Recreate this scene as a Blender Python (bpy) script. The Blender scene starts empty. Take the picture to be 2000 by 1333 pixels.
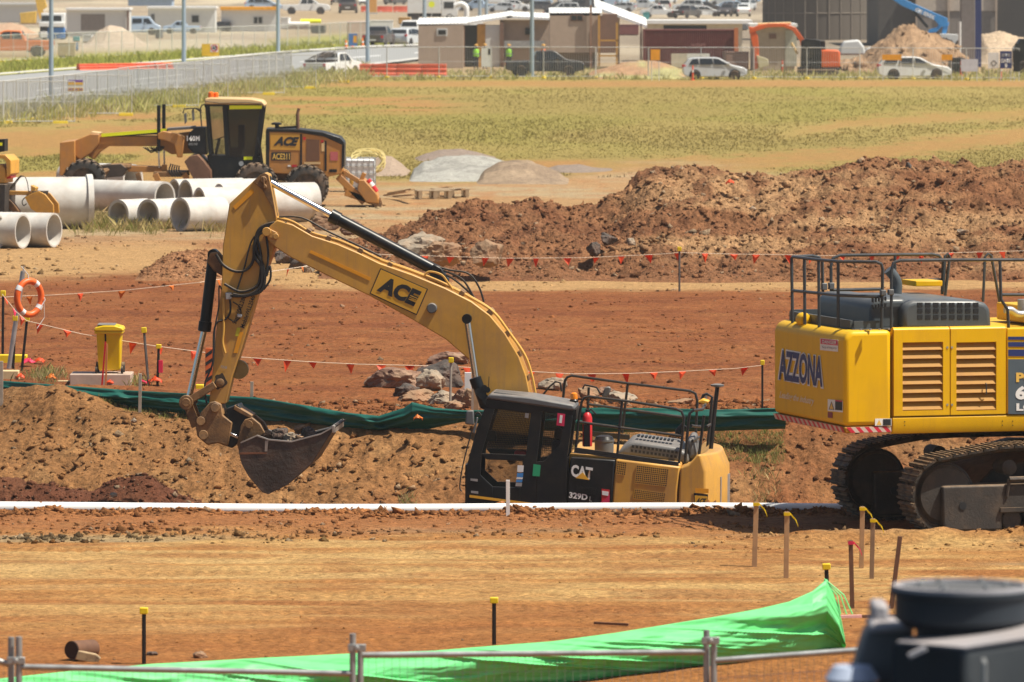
import bpy, bmesh, math, random
import numpy as np
from mathutils import Vector, Matrix
R = math.radians
rng = random.Random(7)
nrs = np.random.RandomState(11)
sc = bpy.context.scene
COL = sc.collection
# ---------------------------------------------------------------- camera
F, H, YH = 13000.0, 8.2, -88.0       # focal length in photo pixels, camera height, horizon row
cam = bpy.data.cameras.new('camera'); camo = bpy.data.objects.new('camera', cam); COL.objects.link(camo)
camo.location = (0, 0, H); camo.rotation_euler = (R(90), 0, 0)
cam.sensor_width = 36.0; cam.lens = 36.0 * F / 2000.0
cam.shift_y = -(666.5 - YH) / 2000.0
cam.clip_start = 1.0; cam.clip_end = 6000
cam.dof.use_dof = True; cam.dof.focus_distance = 112.0; cam.dof.aperture_fstop = 5.2
sc.camera = camo
# ---------------------------------------------------------------- sky, sun, exposure
SUN = Vector((0.46, -0.13, 0.88)).normalized()
w = bpy.data.worlds.new('World'); sc.world = w; w.use_nodes = True
nt = w.node_tree; nt.nodes.clear()
sky = nt.nodes.new('ShaderNodeTexSky'); sky.sky_type = 'NISHITA'; sky.sun_disc = False
sky.sun_elevation = math.asin(SUN.z); sky.sun_rotation = math.atan2(SUN.x, SUN.y)
sky.air_density = 1.0; sky.dust_density = 1.6
bg = nt.nodes.new('ShaderNodeBackground'); bg.inputs[1].default_value = 0.06
wo = nt.nodes.new('ShaderNodeOutputWorld')
nt.links.new(sky.outputs[0], bg.inputs[0]); nt.links.new(bg.outputs[0], wo.inputs[0])
sl = bpy.data.lights.new('sun', 'SUN'); sl.energy = 5.0; sl.angle = R(0.53); sl.color = (1.0, 0.93, 0.80)
so = bpy.data.objects.new('sun', sl); COL.objects.link(so)
so.rotation_euler = (-SUN).to_track_quat('-Z', 'Y').to_euler(); so.location = (40, 100, 90)
sc.view_settings.view_transform = 'Standard'; sc.view_settings.look = 'None'
sc.view_settings.gamma = 1.0; sc.view_settings.exposure = 0.5
sc.render.engine = 'CYCLES'
sc.cycles.max_bounces = 6; sc.cycles.diffuse_bounces = 3; sc.cycles.glossy_bounces = 3
sc.cycles.transmission_bounces = 4; sc.cycles.transparent_max_bounces = 12; sc.cycles.volume_bounces = 0
sc.cycles.caustics_reflective = False; sc.cycles.caustics_refractive = False

# ---------------------------------------------------------------- photo pixel -> place
def gY(py, z=0.0): return F * (H - z) / (py - YH)
def gp(px, py, z=0.0):
    Y = gY(py, z); return Vector(((px - 1000) * Y / F, Y, z))
def at(px, py, Y): return Vector(((px - 1000) * Y / F, Y, H - (py - YH) * Y / F))

# ---------------------------------------------------------------- materials
MATS = {}
def _n(t, kind, **kw):
    n = t.nodes.new(kind)
    for k, v in kw.items():
        if k in n.inputs: n.inputs[k].default_value = v
        else: setattr(n, k, v)
    return n
def mat(name, col, rough=0.6, metal=0.0, var=0.15, scale=3.0, dirt=None, dirt_amt=0.0, dirt_scale=2.0, bump=0.0, bscale=30.0,
        coat=0.0, spec=0.5, trans=0.0, emit=None, dust=0.0, dustcol=(0.42, 0.27, 0.15), streak=0.0):
    if name in MATS: return MATS[name]
    m = bpy.data.materials.new(name); m.use_nodes = True; t = m.node_tree; b = t.nodes['Principled BSDF']
    L = t.links.new
    tc = _n(t, 'ShaderNodeTexCoord')
    nz = _n(t, 'ShaderNodeTexNoise', Scale=scale, Detail=5.0, Roughness=0.6)
    L(tc.outputs['Object'], nz.inputs['Vector'])
    rp = _n(t, 'ShaderNodeMapRange'); rp.inputs['From Min'].default_value = 0.3; rp.inputs['From Max'].default_value = 0.7
    rp.inputs['To Min'].default_value = 1 - var; rp.inputs['To Max'].default_value = 1 + var * 0.6
    L(nz.outputs['Fac'], rp.inputs['Value'])
    mx = _n(t, 'ShaderNodeMix', data_type='RGBA', blend_type='MULTIPLY'); mx.inputs[0].default_value = 1.0
    mx.inputs[6].default_value = (*col, 1)
    cb = _n(t, 'ShaderNodeCombineColor')
    for i in range(3): L(rp.outputs[0], cb.inputs[i])
    L(cb.outputs[0], mx.inputs[7]); out = mx.outputs[2]
    if dirt is not None and dirt_amt > 0:
        n2 = _n(t, 'ShaderNodeTexNoise', Scale=dirt_scale, Detail=7.0, Roughness=0.68); L(tc.outputs['Object'], n2.inputs['Vector'])
        r2 = _n(t, 'ShaderNodeMapRange'); r2.inputs['From Min'].default_value = 0.46; r2.inputs['From Max'].default_value = 0.66
        r2.inputs['To Max'].default_value = dirt_amt; L(n2.outputs['Fac'], r2.inputs['Value'])
        m2 = _n(t, 'ShaderNodeMix', data_type='RGBA'); L(r2.outputs[0], m2.inputs[0]); L(out, m2.inputs[6]); m2.inputs[7].default_value = (*dirt, 1)
        out = m2.outputs[2]
    if streak > 0:   # run-down streaks of dust and grime
        mp_ = _n(t, 'ShaderNodeMapping'); mp_.inputs['Scale'].default_value = (9.0, 9.0, 0.7); L(tc.outputs['Object'], mp_.inputs['Vector'])
        ns = _n(t, 'ShaderNodeTexNoise', Scale=1.0, Detail=6.0, Roughness=0.7); L(mp_.outputs[0], ns.inputs['Vector'])
        rs_ = _n(t, 'ShaderNodeMapRange'); rs_.inputs['From Min'].default_value = 0.5; rs_.inputs['From Max'].default_value = 0.72; rs_.inputs['To Max'].default_value = streak
        L(ns.outputs['Fac'], rs_.inputs['Value']); ms_ = _n(t, 'ShaderNodeMix', data_type='RGBA'); L(rs_.outputs[0], ms_.inputs[0]); L(out, ms_.inputs[6]); ms_.inputs[7].default_value = (*(dirt or dustcol), 1); out = ms_.outputs[2]
        sc_n = _n(t, 'ShaderNodeTexNoise', Scale=38.0, Detail=3.0, Roughness=0.8); L(tc.outputs['Object'], sc_n.inputs['Vector'])
        r5 = _n(t, 'ShaderNodeMapRange'); r5.inputs['From Min'].default_value = 0.70; r5.inputs['From Max'].default_value = 0.74; r5.inputs['To Max'].default_value = 0.6
        L(sc_n.outputs['Fac'], r5.inputs['Value']); m5 = _n(t, 'ShaderNodeMix', data_type='RGBA'); L(r5.outputs[0], m5.inputs[0]); L(out, m5.inputs[6]); m5.inputs[7].default_value = (0.10, 0.06, 0.035, 1); out = m5.outputs[2]
    if dust > 0:   # fallen dust lies on upward faces
        g = _n(t, 'ShaderNodeNewGeometry'); sp = _n(t, 'ShaderNodeSeparateXYZ'); L(g.outputs['Normal'], sp.inputs[0])
        n3 = _n(t, 'ShaderNodeTexNoise', Scale=6.0, Detail=6.0, Roughness=0.7); L(tc.outputs['Object'], n3.inputs['Vector'])
        mu = _n(t, 'ShaderNodeMath', operation='MULTIPLY'); L(sp.outputs[2], mu.inputs[0]); L(n3.outputs['Fac'], mu.inputs[1])
        r3 = _n(t, 'ShaderNodeMapRange'); r3.inputs['From Min'].default_value = 0.15; r3.inputs['From Max'].default_value = 0.6
        r3.inputs['To Max'].default_value = dust; L(mu.outputs[0], r3.inputs['Value'])
        m3 = _n(t, 'ShaderNodeMix', data_type='RGBA'); L(r3.outputs[0], m3.inputs[0]); L(out, m3.inputs[6]); m3.inputs[7].default_value = (*dustcol, 1)
        out = m3.outputs[2]
    L(out, b.inputs['Base Color'])
    b.inputs['Metallic'].default_value = metal; b.inputs['Coat Weight'].default_value = coat
    b.inputs['Specular IOR Level'].default_value = spec; b.inputs['Transmission Weight'].default_value = trans
    rr = _n(t, 'ShaderNodeMapRange'); rr.inputs['To Min'].default_value = max(0.02, rough - 0.12); rr.inputs['To Max'].default_value = min(1, rough + 0.15)
    L(nz.outputs['Fac'], rr.inputs['Value']); L(rr.outputs[0], b.inputs['Roughness'])
    if bump > 0:
        bn = _n(t, 'ShaderNodeTexNoise', Scale=bscale, Detail=6.0, Roughness=0.65); L(tc.outputs['Object'], bn.inputs['Vector'])
        bp = _n(t, 'ShaderNodeBump', Strength=min(1, bump), Distance=0.05); L(bn.outputs['Fac'], bp.inputs['Height']); L(bp.outputs[0], b.inputs['Normal'])
    if emit: b.inputs['Emission Color'].default_value = (*emit[0], 1); b.inputs['Emission Strength'].default_value = emit[1]
    MATS[name] = m; return m
def glassmat(name, tint, alpha):
    if name in MATS: return MATS[name]
    m = bpy.data.materials.new(name); m.use_nodes = True; t = m.node_tree; b = t.nodes['Principled BSDF']
    b.inputs['Base Color'].default_value = (*tint, 1); b.inputs['Roughness'].default_value = 0.06; b.inputs['Alpha'].default_value = alpha
    nz = _n(t, 'ShaderNodeTexNoise', Scale=2.5, Detail=5.0); mr = _n(t, 'ShaderNodeMapRange')
    mr.inputs['To Min'].default_value = alpha - 0.12; mr.inputs['To Max'].default_value = min(1, alpha + 0.18)
    t.links.new(nz.outputs['Fac'], mr.inputs['Value']); t.links.new(mr.outputs[0], b.inputs['Alpha'])
    MATS[name] = m; return m
def clothmat(name, col, transl=0.35, fold=6.0):
    m = bpy.data.materials.new(name); m.use_nodes = True; t = m.node_tree; b = t.nodes['Principled BSDF']; L = t.links.new
    nz = _n(t, 'ShaderNodeTexNoise', Scale=4.0, Detail=4.0); tc = _n(t, 'ShaderNodeTexCoord'); L(tc.outputs['Object'], nz.inputs['Vector'])
    rmp = _n(t, 'ShaderNodeMix', data_type='RGBA'); L(nz.outputs['Fac'], rmp.inputs[0])
    rmp.inputs[6].default_value = (*[c * 0.85 for c in col], 1); rmp.inputs[7].default_value = (*[min(1, c * 1.12) for c in col], 1)
    L(rmp.outputs[2], b.inputs['Base Color']); b.inputs['Roughness'].default_value = 0.5
    tr = _n(t, 'ShaderNodeBsdfTranslucent'); L(rmp.outputs[2], tr.inputs[0])
    ms = _n(t, 'ShaderNodeMixShader'); ms.inputs[0].default_value = transl
    L(b.outputs[0], ms.inputs[1]); L(tr.outputs[0], ms.inputs[2]); L(ms.outputs[0], t.nodes['Material Output'].inputs[0])
    MATS[name] = m; return m

# ---------------------------------------------------------------- mesh builder
class MB:
    def __init__(s): s.v = []; s.f = []
    def add(s, vs, fs):
        n = len(s.v); s.v += [tuple(v) for v in vs]; s.f += [tuple(i + n for i in f) for f in fs]; return s
    def box(s, x0, x1, y0, y1, z0, z1):
        vs = [(x0,y0,z0),(x1,y0,z0),(x1,y1,z0),(x0,y1,z0),(x0,y0,z1),(x1,y0,z1),(x1,y1,z1),(x0,y1,z1)]
        return s.add(vs, [(0,3,2,1),(4,5,6,7),(0,1,5,4),(1,2,6,5),(2,3,7,6),(3,0,4,7)])
    def bar(s, p0, p1, wd, ht, up=(0, 0, 1)):
        p0 = Vector(p0); p1 = Vector(p1); d = (p1 - p0).normalized(); u = Vector(up)
        if abs(d.dot(u)) > 0.98: u = Vector((0, 1, 0))
        a = d.cross(u).normalized() * (wd / 2); b = a.cross(d).normalized() * (ht / 2)
        vs = [p + i * a + j * b for p in (p0, p1) for i, j in ((-1,-1),(1,-1),(1,1),(-1,1))]
        return s.add(vs, [(0,1,2,3),(7,6,5,4),(0,4,5,1),(1,5,6,2),(2,6,7,3),(3,7,4,0)])
    def tube(s, pts, r, n=8, cap=True, r1=None):
        pts = [Vector(p) for p in pts]; k = len(pts); vs = []; fs = []
        ref = None
        for i, p in enumerate(pts):
            d = (pts[min(i+1,k-1)] - pts[max(i-1,0)]).normalized()
            if ref is None:
                u = Vector((0,0,1)) if abs(d.z) < 0.9 else Vector((0,1,0)); ref = (u - d * u.dot(d)).normalized()
            else:
                q = ref - d * ref.dot(d); ref = q.normalized() if q.length > 1e-6 else ref
            bb = d.cross(ref); rr = r if r1 is None else r + (r1 - r) * i / (k - 1)
            vs += [p + rr * (math.cos(2*math.pi*j/n) * ref + math.sin(2*math.pi*j/n) * bb) for j in range(n)]
        for i in range(k - 1):
            for j in range(n):
                fs.append((i*n+j, i*n+(j+1)%n, (i+1)*n+(j+1)%n, (i+1)*n+j))
        if cap: fs += [tuple(range(n))[::-1], tuple(range((k-1)*n, k*n))]
        return s.add(vs, fs)
    def cyl(s, p0, p1, r, r1=None, n=14): return s.tube([p0, p1], r, n, True, r1)
    def ring(s, p0, p1, ro, ri, n=28, chamf=0.0):
        p0 = Vector(p0); p1 = Vector(p1); d = (p1-p0).normalized(); u = Vector((0,0,1)) if abs(d.z) < 0.9 else Vector((0,1,0))
        a = (u - d*u.dot(d)).normalized(); b = d.cross(a); vs = []
        for p, rr in ((p0,ro),(p1,ro),(p1,ri),(p0,ri)):
            vs += [p + rr*(math.cos(2*math.pi*j/n)*a + math.sin(2*math.pi*j/n)*b) for j in range(n)]
        fs = []
        for i in range(4):
            for j in range(n):
                fs.append((i*n+j, i*n+(j+1)%n, ((i+1)%4)*n+(j+1)%n, ((i+1)%4)*n+j))
        return s.add(vs, fs)
    def lathe(s, prof, c, axis=(0,0,1), n=20):
        d = Vector(axis).normalized(); u = Vector((0,0,1)) if abs(d.z) < 0.9 else Vector((0,1,0))
        a = (u - d*u.dot(d)).normalized(); b = d.cross(a); c = Vector(c); vs = []; k = len(prof); fs = []
        for r, h in prof: vs += [c + d*h + r*(math.cos(2*math.pi*j/n)*a + math.sin(2*math.pi*j/n)*b) for j in range(n)]
        for i in range(k-1):
            for j in range(n): fs.append((i*n+j, i*n+(j+1)%n, (i+1)*n+(j+1)%n, (i+1)*n+j))
        fs += [tuple(range(n))[::-1], tuple(range((k-1)*n, k*n))]
        return s.add(vs, fs)
    def prism(s, poly, y0, y1, poly2=None):
        n = len(poly); q = poly2 or poly
        vs = [(x, y0, z) for x, z in poly] + [(x, y1, z) for x, z in q]
        fs = [tuple(range(n)), tuple(range(2*n-1, n-1, -1))] + [(i, n+i, n+(i+1)%n, (i+1)%n) for i in range(n)]
        return s.add(vs, fs)
    def quad(s, a, b, c, d): return s.add([a, b, c, d], [(0,1,2,3)])
    def build(s, name, m, parent=None, bevel=0.0, smooth=False, seg=2, recalc=True, kind=None):
        me = bpy.data.meshes.new(name); me.from_pydata(s.v, [], s.f)
        if recalc:
            bm = bmesh.new(); bm.from_mesh(me); bmesh.ops.recalc_face_normals(bm, faces=bm.faces); bm.to_mesh(me); bm.free()
        me.materials.append(m)
        if smooth:
            me.shade_smooth(); me.set_sharp_from_angle(angle=R(38))
        o = bpy.data.objects.new(name, me); COL.objects.link(o)
        if parent is not None: o.parent = parent
        if bevel > 0:
            md = o.modifiers.new('bevel', 'BEVEL'); md.width = bevel; md.segments = seg; md.limit_method = 'ANGLE'; md.angle_limit = R(35)
            me.shade_smooth(); me.set_sharp_from_angle(angle=R(50)); md.harden_normals = False
        if kind: o['kind'] = kind
        return o
def thing(name, label, cat, loc=(0,0,0), yaw=0.0, group=None, rot=None):
    o = bpy.data.objects.new(name, None); COL.objects.link(o); o.empty_display_size = 0.3
    o.location = loc; o.rotation_euler = rot if rot else (0, 0, yaw)
    o['label'] = label; o['category'] = cat
    if group: o['group'] = group
    return o
def tag(o, label, cat, group=None):
    o['label'] = label; o['category'] = cat
    if group: o['group'] = group
    return o
def split_islands(o, gap=0.012):
    """each separate piece of a mesh becomes an object of its own under the same parent."""
    me = o.data; n = len(me.vertices); par = list(range(n))
    def fd(i):
        while par[i] != i: par[i] = par[par[i]]; i = par[i]
        return i
    for e in me.edges:
        a, b = fd(e.vertices[0]), fd(e.vertices[1])
        if a != b: par[a] = b
    isl = {}
    for v in me.vertices: isl.setdefault(fd(v.index), []).append(v.index)
    L = []
    for k, vs in isl.items():
        c = np.array([me.vertices[i].co[:] for i in vs]); L.append([c.min(0), c.max(0), set(vs)])
    ch = True
    while ch:
        ch = False
        for i in range(len(L)):
            for j in range(i+1, len(L)):
                if np.all(L[i][0] - gap <= L[j][1]) and np.all(L[j][0] - gap <= L[i][1]):
                    L[i] = [np.minimum(L[i][0], L[j][0]), np.maximum(L[i][1], L[j][1]), L[i][2] | L[j][2]]; del L[j]; ch = True; break
            if ch: break
    if len(L) < 2: return
    base = me.copy()
    for k, (_, _, vs) in enumerate(L):
        m2 = base.copy(); bm = bmesh.new(); bm.from_mesh(m2); bm.verts.ensure_lookup_table()
        bmesh.ops.delete(bm, geom=[v for v in bm.verts if v.index not in vs], context='VERTS'); bm.to_mesh(m2); bm.free()
        if k == 0: o.data = m2
        else:
            c = o.copy(); c.data = m2; COL.objects.link(c); c.parent = o.parent
def struct(o): o['kind'] = 'structure'; return o
def copy_tree(o, parent=None):
    c = o.copy(); COL.objects.link(c); c.parent = parent
    for ch in o.children: copy_tree(ch, c)
    return c
class Fr:
    """local frame of a thing: x along it, y away from the viewer, z up; p() drops a photo pixel onto the plane y = yl."""
    def __init__(s, origin, yaw=0.0):
        s.o = Vector(origin); s.yaw = yaw; s.e = Vector((math.cos(yaw), math.sin(yaw), 0)); s.n = Vector((-math.sin(yaw), math.cos(yaw), 0))
    def p(s, px, py, yl=0.0):
        D = Vector(((px-1000)/F, 1.0, -(py-YH)/F)); C = Vector((0,0,H))
        t = (yl - (C - s.o).dot(s.n)) / D.dot(s.n); wv = C + t*D - s.o
        return Vector((wv.dot(s.e), yl, wv.z))
    def xz(s, pts, yl=0.0):
        r = []
        for a, b in pts:
            q = s.p(a, b, yl); r.append((q.x, q.z))
        return r
    def scale(s): return s.o.y / F
def text_on(body, bl, br, tl, m, parent, name='lettering', bold=0.02, thick=0.004, shear=0.0, spacing=1.0):
    cu = bpy.data.curves.new(name, 'FONT'); cu.body = body; cu.size = 1.0; cu.offset = bold; cu.resolution_u = 3; cu.shear = shear; cu.space_character = spacing
    o = bpy.data.objects.new(name + '_tmp', cu); COL.objects.link(o)
    dg = bpy.context.evaluated_depsgraph_get(); me = bpy.data.meshes.new_from_object(o.evaluated_get(dg))
    bpy.data.objects.remove(o); bpy.data.curves.remove(cu)
    n = len(me.vertices); co = np.empty(n*3); me.vertices.foreach_get('co', co); co = co.reshape(-1,3)
    mn = co.min(0); mxx = co.max(0); u = (co[:,0]-mn[0])/(mxx[0]-mn[0]); v = (co[:,1]-mn[1])/(mxx[1]-mn[1])
    bl = np.array(bl); U = np.array(br)-bl; V = np.array(tl)-bl; N = np.cross(U, V); N /= np.linalg.norm(N)
    out = bl + u[:,None]*U + v[:,None]*V + N*thick
    me.vertices.foreach_set('co', out.ravel()); me.update(); me.name = name
    me.materials.clear(); me.materials.append(m)
    ob = bpy.data.objects.new(name, me); COL.objects.link(ob)
    if parent is not None: ob.parent = parent
    return ob
def plate(corners, m, parent, name, thick=0.004):
    a, b, c, d = [Vector(p) for p in corners]; N = (b-a).cross(d-a).normalized()*thick
    mb = MB(); mb.add([a, b, c, d, a+N, b+N, c+N, d+N], [(3,2,1,0),(4,5,6,7),(0,1,5,4),(1,2,6,5),(2,3,7,6),(3,0,4,7)])
    return mb.build(name, m, parent)

# ---------------------------------------------------------------- numpy noise
def _hash(ix, iy, seed):
    h = (ix.astype(np.int64)*374761393 + iy.astype(np.int64)*668265263 + seed*1274126177) & 0xffffffff
    h = ((h ^ (h >> 13)) * 1274126177) & 0xffffffff
    return ((h ^ (h >> 16)) & 0xffff) / 65535.0
def vnoise(x, y, seed=0):
    x = np.asarray(x, float); y = np.asarray(y, float)
    ix = np.floor(x); iy = np.floor(y); fx = x-ix; fy = y-iy; fx = fx*fx*(3-2*fx); fy = fy*fy*(3-2*fy)
    a = _hash(ix,iy,seed); b = _hash(ix+1,iy,seed); c = _hash(ix,iy+1,seed); d = _hash(ix+1,iy+1,seed)
    return (a*(1-fx)+b*fx)*(1-fy) + (c*(1-fx)+d*fx)*fy
def fbm(x, y, oct=4, seed=0, gain=0.5):
    t = 0; a = 1.0; s = 0
    for i in range(oct):
        t = t + a*vnoise(np.asarray(x)*2**i+17.3*i, np.asarray(y)*2**i+9.1*i, seed+i); s += a; a *= gain
    return t/s
def sst(a, b, x):
    t = np.clip((np.asarray(x, float)-a)/(b-a), 0, 1); return t*t*(3-2*t)
# ================================================================= GROUND
YN = lambda x: 98.5 + 2.6*sst(4.6, 6.5, x)                      # near lip of the cut
_sfx = [-400, 0, 120, 300, 500, 640, 740, 820, 905, 1040, 1180, 1300, 1400, 1520, 1700, 2000, 2600]
_sfb = [768, 770, 780, 788, 798, 806, 811, 814, 816, 822, 826, 829, 831, 832, 832, 832, 832]   # foot of the silt fence in the photo
_sfX = [(a-1000)*gY(b)/F for a, b in zip(_sfx, _sfb)]; _sfY = [gY(b) for b in _sfb]
def YF(x): return np.interp(x, _sfX, _sfY) - 0.02               # far lip, just before the silt fence
PITZ = -2.15
def ground_h(x, y):
    x = np.asarray(x, float); y = np.asarray(y, float)
    h = 0.10*(fbm(x*0.05, y*0.05, 3, 3)-0.5)*sst(130, 200, y)
    h = h + 0.05*(fbm(x*0.6, y*0.9, 4, 5)-0.5)
    h = h + 0.035*(fbm(x*0.12, y*2.2, 3, 8)-0.5)*sst(99, 90, y)*sst(60, 66, y)          # wheel ruts along the haul road
    for yc_, x0_, x1_ in ((91.3, -9, 4), (88.6, -9, 3), (85.2, -4, 9), (82.6, -5, 9), (79.6, -9, 2)):      # crawler and tyre prints
        cy = yc_+.5*np.sin(x*.22+yc_)+.25*np.sin(x*.5+2*yc_); b_ = sst(.34, .26, np.abs(y-cy))*sst(x0_-1.5, x0_+1, x)*sst(x1_+1.5, x1_-1, x)*sst(.36, .58, fbm(x*.5, y*.5, 3, 9))
        h = h - b_*(.012+.020*sst(-.2, .5, np.sin(2*np.pi*x/.24+.6*np.sin(9*(y-cy)))))
    rough = sst(96.6, 97.6, y)*(1-sst(99, 99.5, y)) + sst(118, 121, y)*(1-sst(150, 165, y))*0.5
    h = h + rough*0.20*(fbm(x*2.2, y*2.2, 4, 21)-0.42)
    # far bank, pit floor
    yf = YF(x); yn = YN(x)
    wf = np.maximum(yf-112.2, 2.6)
    t = np.clip((yf-y)/wf, 0, 1); tn = sst(0, 0.7, (y-yn))
    prof = np.power(t, 0.85)
    d = np.where(y > yn, np.minimum(prof, 1)*tn, 0)
    h = h*(1-d) + d*PITZ
    inb = sst(0.02, 0.2, t)*tn
    h = h + inb*(0.34*(fbm(x*1.1, y*1.1, 3, 31)-0.5) + 0.36*(fbm(x*3.4, y*3.4, 5, 33, .62)-0.5))
    # soil pushed up on the far bank at left
    h = h + np.exp(-((x+8.5)/1.3)**2 - ((y-(yf-0.9))/0.9)**2)*0.55*(0.7+0.6*fbm(x*2, y*2, 3, 41))
    # berm churned up beside the big excavator's track
    h = h + 0.16*np.exp(-((y-93.2)/0.35)**2)*sst(3.3, 4.4, x)*(0.5+fbm(x*2.5, y*2.5, 3, 51))
    # embankment the camera looks down from
    h = h + 1.5*sst(50, 42, y)
    return h
def gh(x, y): return float(ground_h(np.array([x]), np.array([y]))[0])
def on(px, py):
    p = gp(px, py)
    return Vector((p.x, p.y, gh(p.x, p.y)))
def lerp(a, b, t): return a*(1-t[..., None]) + np.array(b)*t[..., None]
def soil_colour(x, y):
    py = YH + F*H/y; px = 1000 + F*x/y
    n1 = fbm(x*0.25, y*0.25, 4, 61); n2 = fbm(x*1.3, y*1.3, 4, 63); st = fbm(x*0.10+0.02*y, y*1.1, 4, 67); st2 = fbm(x*0.35, y*3.1, 3, 69)
    C = np.zeros(x.shape+(3,)) + np.array((0.43, 0.215, 0.078))               # tan haul road
    C = lerp(C, (0.52, 0.33, 0.145), sst(0.40, 0.60, st)*sst(1290, 1150, py))
    brk = fbm(x*0.45, y*0.6, 4, 64); C = lerp(C, (0.35, 0.145, 0.05), sst(0.50, 0.72, st2)*0.6*sst(0.35, 0.6, brk)); C = lerp(C, (0.36, 0.165, 0.06), sst(0.54, 0.7, fbm(x*0.8, y*1.2, 4, 66))*0.45); C = lerp(C, (0.55, 0.37, 0.18), sst(0.58, 0.74, fbm(x*0.5, y*2.0, 4, 68))*0.5)
    C = lerp(C, (0.36, 0.15, 0.052), sst(1160, 1260, py + 70*(n1-.5))*0.9); C = lerp(C, (0.31, 0.118, 0.04), sst(0.5, 0.68, fbm(x*0.5, y*1.4, 4, 62))*0.55)
    C = lerp(C, (0.33, 0.255, 0.165), sst(0.66, 0.80, fbm(x*0.12, y*0.8, 3, 71))*sst(1230, 1150, py)*0.8)
    k = sst(1062, 1022, py + 30*(n2-0.5)); C = lerp(C, (0.34, 0.145, 0.06), k)                 # churned lip
    k = sst(99.2, 99.8, y); C = lerp(C, (0.285, 0.142, 0.062), k)                                # bank
    C = lerp(C, (0.24, 0.105, 0.048), k*sst(0.46, 0.64, n1)*0.9); C = lerp(C, (0.37, 0.21, 0.10), k*sst(0.55, 0.7, n2)*0.5)
    C = lerp(C, (0.24, 0.085, 0.04), k*sst(0.45, 0.62, fbm(x*0.5, y*0.5, 3, 75))*sst(116.5, 113.0, y)*0.8)
    k = sst(-0.4, 0.5, y-YF(x)); red = np.array((0.25, 0.09, 0.035))
    C = lerp(C, red, k); C = lerp(C, (0.30, 0.125, 0.05), k*sst(0.45, 0.7, n2)*0.6)
    C = lerp(C, (0.19, 0.062, 0.026), k*sst(0.5, 0.7, fbm(x*0.3, y*0.7, 4, 77))*0.7)
    # pale track crossing behind, wider at left
    ctr = np.interp(px, [-300, 0, 300, 560, 800, 2300], [515, 515, 500, 535, 552, 552]); hw = np.interp(px, [-300, 0, 300, 560, 900, 2300], [32, 32, 36, 26, 15, 15])
    k = sst(1.35, 0.6, np.abs(py-ctr + 16*(n2-0.5))/hw); C = lerp(C, (0.46, 0.29, 0.145), k*0.9)
    k = sst(500, 440, py + 40*(n1-0.5)); C = lerp(C, (0.40, 0.25, 0.135), k)
    C = lerp(C, (0.40, 0.32, 0.22), k*sst(0.5, 0.68, fbm(x*0.16, y*0.4, 4, 79))*0.8)
    C = lerp(C, (0.38, 0.18, 0.085), k*sst(0.52, 0.7, n2)*0.6)
    # paddock
    left = 0.95*sst(600, 400, px); lim = 352 + 30*(n1-0.5) - 30*sst(1000, 1250, px)*sst(1700, 1300, px)
    k = sst(lim+14, lim-14, py + 16*(n2-0.5)); C = lerp(C, (0.295, 0.235, 0.082), k)
    C = lerp(C, (0.33, 0.262, 0.095), k*sst(0.42, 0.66, fbm(x*0.08, y*0.035, 4, 81)))
    C = lerp(C, (0.28, 0.25, 0.07), k*sst(0.5, 0.7, fbm(x*0.11, y*0.03, 4, 83))*0.7)
    bare = sst(0.40, 0.56, fbm(x*0.16, y*0.05, 4, 85))*left*0.9
    bare = np.maximum(bare, sst(0.40, 0.55, n1)*sst(26, 8, np.abs(py-205))*sst(480, 560, px)*sst(980, 800, px))
    d1 = np.abs(py - np.interp(px, [1100, 1400, 1700, 2000, 2400], [330, 322, 300, 265, 215]))
    bare = np.maximum(bare, sst(22, 4, d1 + 34*(n2-0.5))*sst(1080, 1250, px)*.75)
    d2 = np.abs(py - np.interp(px, [1500, 1650, 1900, 2300], [272, 242, 228, 214]))
    bare = np.maximum(bare, sst(15, 2, d2 + 26*(n2-0.5))*sst(1480, 1640, px)*0.6)
    bare = np.maximum(bare, sst(9, 2, np.abs(py-164)+6*(n1-0.5))*sst(560, 680, px)*0.85)
    bare = np.maximum(bare, sst(15, 4, np.abs(py-322)+10*(n1-0.5))*sst(940, 1020, px)*sst(1230, 1120, px)*.9)
    C = lerp(C, (0.40, 0.20, 0.088), k*bare*.8)
    k = sst(157, 153, py); C = lerp(C, (0.32, 0.27, 0.09), k)
    k = sst(149, 138, py + 12*(n1-0.5)); C = lerp(C, (0.36, 0.27, 0.18), k)
    k = sst(128, 112, py)*sst(500, 900, px); C = lerp(C, (0.33, 0.27, 0.215), k); C = lerp(C, (0.42, 0.36, 0.30), k*sst(0.45, 0.6, fbm(x*.03, y*.008, 4, 87))); C = lerp(C, (0.24, 0.20, 0.17), k*sst(0.5, 0.65, fbm(x*.05, y*.012, 4, 89)))
    ver = np.interp(px, [0, 300, 560, 760, 900], [150, 128, 108, 95, 90]); k = sst(24, 10, np.abs(py-(ver-16)))*sst(800, 640, px); C = lerp(C, (0.36, 0.36, 0.08), k)
    k = sst(106, 92, py)*sst(620, 460, px); C = lerp(C, (0.38, 0.31, 0.25), k); C = lerp(C, (0.26, 0.22, 0.18), k*sst(0.48, 0.62, fbm(x*.06, y*.02, 4, 88))); C = lerp(C, (0.50, 0.44, 0.36), k*sst(0.5, 0.64, fbm(x*.04, y*.015, 4, 86)))
    return C*np.array((1.0, .97, .84))
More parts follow.
